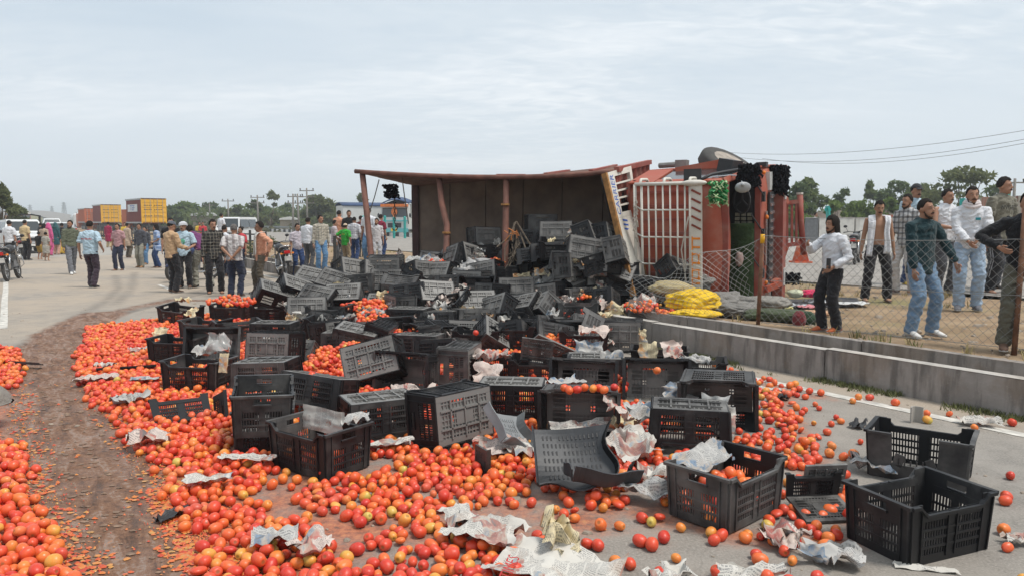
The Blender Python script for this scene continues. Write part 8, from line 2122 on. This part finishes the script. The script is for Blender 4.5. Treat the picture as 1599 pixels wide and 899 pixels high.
person("man in a cream yellow shirt sitting behind the motorcycles", (41, 404, 0), None, 165, F_cream, F_blackt, S_black, 'short', .84, d=31, H=1.68, group=GL)
person("man in a white shirt and black cap on the motorcycle at the left edge", (17, 410, 0), None, 178, F_white, F_blackt, S_black, 'short', .86, d=27.5, H=1.66, extras=(cap(F_blackc),), group=GL)
# ---- bystanders on the median behind the heap
person("man in a lilac polo shirt and navy trousers beside the black motorcycle", (466, 432, 0), 349, 32, F_lilac, F_djean, S_brown, 'short', .90, ((.26, .08, .80), (-.25, .02, .78)), ((.10, .05), (-.10, 0)), hyaw=20, belly=.03, near=True, group=GL)
person("man in a white shirt behind the lilac polo man, turned away", (482, 420, .27), 340, 160, F_white, F_dgrey, S_black, 'long', .85, group=GM)
person("man in a cream plaid shirt and blue jeans standing barefoot on the wall", (502, 423, .33), 336, 26, C_plaid, F_jean, None, 'long', .80, hang, ((.09, .04), (-.09, -.02)), hyaw=34, near=True, group=GM)
person("man in a lilac checked shirt behind the plaid shirt man", (523, 411, .27), 344, 110, C_lilac, F_dgrey, S_black, 'long', .82, ((.16, .2, 1.0), (-.22, .05, .8)), ((.1, .06), (-.1, -.06)), group=GM)
person("man in pale orange behind the green shirt boy", (530, 404, .27), None, 150, F_orange, F_dgrey, S_black, 'long', .82, d=27, H=1.75, group=GM)
person("youth in a bright green shirt and a pale cap seen from behind", (540, 416, .27), 349, 158, F_green, F_khaki, S_brown, 'short', .84, ((.32, .02, 1.0), (-.22, .06, .9)), ((.09, 0), (-.09, 0)), hint=((1, -.8, 0), (-.8, -1, 0)), near=True, extras=(cap(c_("pale_cap_cloth", .46, .36, .26)), marks(F_ygold, 6, .02, .022, 1.28, .130)), group=GM)
person("man in a white and blue checked shirt and blue jeans turned away", (554, 408, .27), 339, 172, C_white, F_djean, S_black, 'long', .86, ((.22, .12, .94), (-.22, .1, .92)), ((.09, .05), (-.09, -.05)), wide=1.06, group=GM)
person("man in a dark maroon shirt right of the checked shirt man", (564, 402, .27), 337, 165, c_("dark_maroon_shirt", .10, .025, .025), F_dgrey, S_black, 'long', .84, group=GM)
person("man whose head shows between the green shirt youth and the checked shirt man", (546, 402, .27), None, 20, F_blackc, F_navy, None, 'short', .84, d=26, H=1.74, group=GM)
person("man in a white grey shirt and grey jeans left of the first cargo pole", (589, 412, .27), 341, 12, C_wgrey, F_lgrey, S_brown, 'rolled', .80, ((.25, .04, .78), (-.25, .04, .78)), ((.10, .04), (-.10, 0)), hyaw=-30, beard=True, near=True, group=GM)
person("man in a maroon shirt with a white collar behind the grey jeans man", (595, 404, .27), 335, 150, F_maroon, F_djean, S_black, 'short', .84, collar=F_white, group=GM)
person("man whose dark head shows left of the first leaning cargo pole", (577, 402, .27), None, -20, F_white, F_jean, None, 'short', .84, d=24, H=1.80, group=GM)
# ---- men on the right
person("long haired bearded man in a white shirt reaching out his arm, black trousers", (1296, 518, .28), 337, -72, F_white, F_blackt, (simple("orange_sandal", (.50, .12, .04)), 'shoe'), 'long', .93, ((.20, .16, .98), (-.06, .40, 1.30)), ((.09, -.05), (-.09, .07)), hairstyle='long', beard=True, near=True, group=GR, extras=(phone(),))
person("bare chested man with a white towel round his neck and black trousers", (1366, 470, .28), 313, -12, None, F_blackt, (S_brown, 'sandal'), 'none', .9, ((.27, .02, .80), (-.27, .04, .78)), ((.20, -.04), (-.18, .06)), skin=2, hpitch=16, near=True, belly=.012, group=GR, extras=(towel_neck(F_white, .62, .66, .10), belt(S_black)))
person("man in a black and white plaid shirt and pale trousers facing left", (1412, 458, .28), 303, -66, C_bw, c_("off_white_trousers", .50, .48, .47), S_brown, 'rolled', .80, ((.24, .05, .80), (-.2, .16, .84)), ((.11, -.08), (-.11, .08)), beard=True, near=True, wide=1.05, group=GR)
person("man in a dark cap and light shirt behind the plaid shirt man", (1422, 446, .28), 287, 4, F_ltblue, F_djean, (c_("yellow_shoe", .60, .40, .03), 'shoe'), 'short', .84, hang, ((.1, 0), (-.1, 0)), near=True, extras=(cap(c_("dark_cap_cloth", .03, .03, .035)),), group=GR)
person("man in a dark green blue shirt, washed blue jeans and white trainers", (1432, 524, .28), 310, 20, F_teal, checks("washed_blue_jeans", (.20, .32, .46), (.42, .50, .56), (0, 0), (0, 0)) if False else c_("washed_blue_denim", .15, .235, .345), S_white, 'long', .79, ((.30, .24, .92), (-.22, .10, .84)), ((.17, .06), (-.17, .04)), hyaw=14, beard=True, near=True, wide=1.08, hint=((1, -.6, .2), (-.6, -1, 0)), group=GR, hairstyle='crop')
person("man in a white sleeveless vest and grey trousers with hands held together", (1470, 458, .28), 295, 8, F_white, F_dgrey, S_grey, 'vest', .86, ((.06, .24, 1.06), (-.05, .26, 1.08)), ((.1, .04), (-.1, 0)), hyaw=14, hairstyle='crop', near=True, wide=1.1, group=GR, hint=((1, -.5, -.3), (-1, -.5, -.3)))
person("man in a white shirt with a white scarf wound round his neck and pale jeans", (1508, 484, .28), 291, -24, F_white, F_ljean, S_grey, 'long', .86, ((.06, .26, .98), (-.05, .28, .96)), ((.12, -.03), (-.10, .06)), hyaw=10, beard=True, near=True, group=GR, extras=(scarf_wrap(c_("soft_white_scarf", .62, .56, .56)), patch(simple("teal_print_badge", (.02, .25, .30)), .07, 1.27, .06, .035, .128)), hint=((1, -.6, -.2), (-1, -.6, -.2)))
person("young man in a grey green printed t-shirt and black track trousers", (1556, 458, .28), 277, 14, F_greyt, F_blackt, (S_brown, 'sandal'), 'short', .80, ((.26, .04, .80), (-.26, .04, .80)), ((.13, .05), (-.12, -.03)), hyaw=24, hairstyle='full', near=True, group=GR, skin=0, extras=(chest_text("NVGBY", .09, F_blackc, .0, 1.27, False, .130), side_stripe(F_lgrey), print_blotches([(F_ygold, -.03, .99, .09, .035), (F_ygold, .05, 1.05, .05, .04), (F_lgrey, -.04, 1.10, .06, .03), (F_blackc, .02, 1.13, .05, .025)], .128)))
person("man whose head shows behind the grey t-shirt man", (1546, 452, .28), None, 20, F_blackc, F_dgrey, S_black, 'short', .84, d=14.6, H=1.86, near=True, group=GR)
person("man in a black shirt and olive grey trousers cut off by the right edge", (1592, 546, .28), 299, -28, F_blackc, F_gtr, S_brown, 'long', .82, ((.2, .2, 1.0), (-.26, .18, 1.12)), ((.12, -.02), (-.16, .10)), near=True, wide=1.08, hint=((.8, -.8, 0), (-1, -.6, .2)), group=GR)
person("man in a white shirt sitting beyond the grey barrier", (1272, 360, .3), None, 60, F_white, F_navy, None, 'long', .86, d=40, H=1.75, seat=.93, group=GR).location.z = .35
def finish_people():
    tmp = []
    for (o, mb, voxel, sm, ex, mats, wr) in TODO:
        me = bpy.data.meshes.new("t"); me.from_pydata(mb.v, [], mb.f); t = bpy.data.objects.new("t", me); C.objects.link(t)
        r = t.modifiers.new("r", 'REMESH'); r.mode = 'VOXEL'; r.voxel_size = voxel; r.adaptivity = 0; s = t.modifiers.new("s", 'SMOOTH'); s.factor = .5; s.iterations = sm; tmp.append(t)
    dg = bpy.context.evaluated_depsgraph_get(); dg.update()
    for (o, mb, voxel, sm, ex, mats, wr), t in zip(TODO, tmp):
        ev = t.evaluated_get(dg); me = bpy.data.meshes.new_from_object(ev); n = len(me.vertices)
        co = np.empty(n*3, 'f'); me.vertices.foreach_get('co', co); co = co.reshape(-1, 3)
        if wr:
            no = np.empty(n*3, 'f'); me.vertices.foreach_get('normal', no); no = no.reshape(-1, 3); s0 = o.parent.location.x*3.1
            f = np.array([.8*mnoise.noise(Vector((c[0]*8+s0, c[1]*8, c[2]*5)))+1.0*(1-2.4*abs(mnoise.noise(Vector((c[0]*7+c[2]*6, c[1]*7+s0, c[2]*15-c[0]*9)))))+.5*(1-2.4*abs(mnoise.noise(Vector((c[0]*16-c[2]*9, c[1]*15+s0, c[2]*9))))) for c in co]); co = co+no*(f*wr*.8)[:, None].astype('f')
        nf = len(me.polygons); ls = np.empty(nf, 'i'); lt = np.empty(nf, 'i'); lv = np.empty(len(me.loops), 'i')
        me.polygons.foreach_get('loop_start', ls); me.polygons.foreach_get('loop_total', lt); me.loops.foreach_get('vertex_index', lv)
        mi = np.zeros(nf, 'i')
        if ex is not None and ex.v:
            co = np.vstack([co, np.array(ex.v, 'f')]); el = [len(q) for q in ex.f]; ev_ = np.array([i+n for q in ex.f for i in q], 'i')
            ls = np.concatenate([ls, len(lv)+np.concatenate([[0], np.cumsum(el)[:-1]])]).astype('i'); lt = np.concatenate([lt, el]).astype('i'); lv = np.concatenate([lv, ev_]); mi = np.concatenate([mi, ex.m]).astype('i')
        m2 = o.data; m2.vertices.add(len(co)); m2.vertices.foreach_set('co', co.ravel().astype('f')); m2.loops.add(len(lv)); m2.loops.foreach_set('vertex_index', lv)
        m2.polygons.add(len(ls)); m2.polygons.foreach_set('loop_start', ls); m2.polygons.foreach_set('loop_total', lt); m2.update(calc_edges=True)
        for q in mats: m2.materials.append(q)
        m2.polygons.foreach_set('material_index', mi); m2.polygons.foreach_set('use_smooth', np.ones(len(ls), bool)); m2.validate()
        bpy.data.objects.remove(t); bpy.data.meshes.remove(me)
finish_people()
# ================================================================== AIR
hm = bpy.data.materials.new("haze"); hm.use_nodes = True; hn = hm.node_tree; hn.nodes.remove(hn.nodes['Principled BSDF'])
vp = hn.nodes.new('ShaderNodeVolumePrincipled'); vp.inputs['Color'].default_value = (.80, .86, .93, 1); vp.inputs['Density'].default_value = .0009; vp.inputs['Anisotropy'].default_value = .2
hn.links.new(vp.outputs[0], hn.nodes['Material Output'].inputs['Volume'])
b = MB(); b.box((0, 2000, 19), (6200, 5200, 41)); hz_o = tag(b.build("haze", hm), kind='stuff')
S.cycles.volume_max_steps = 64; S.cycles.volume_bounces = 1
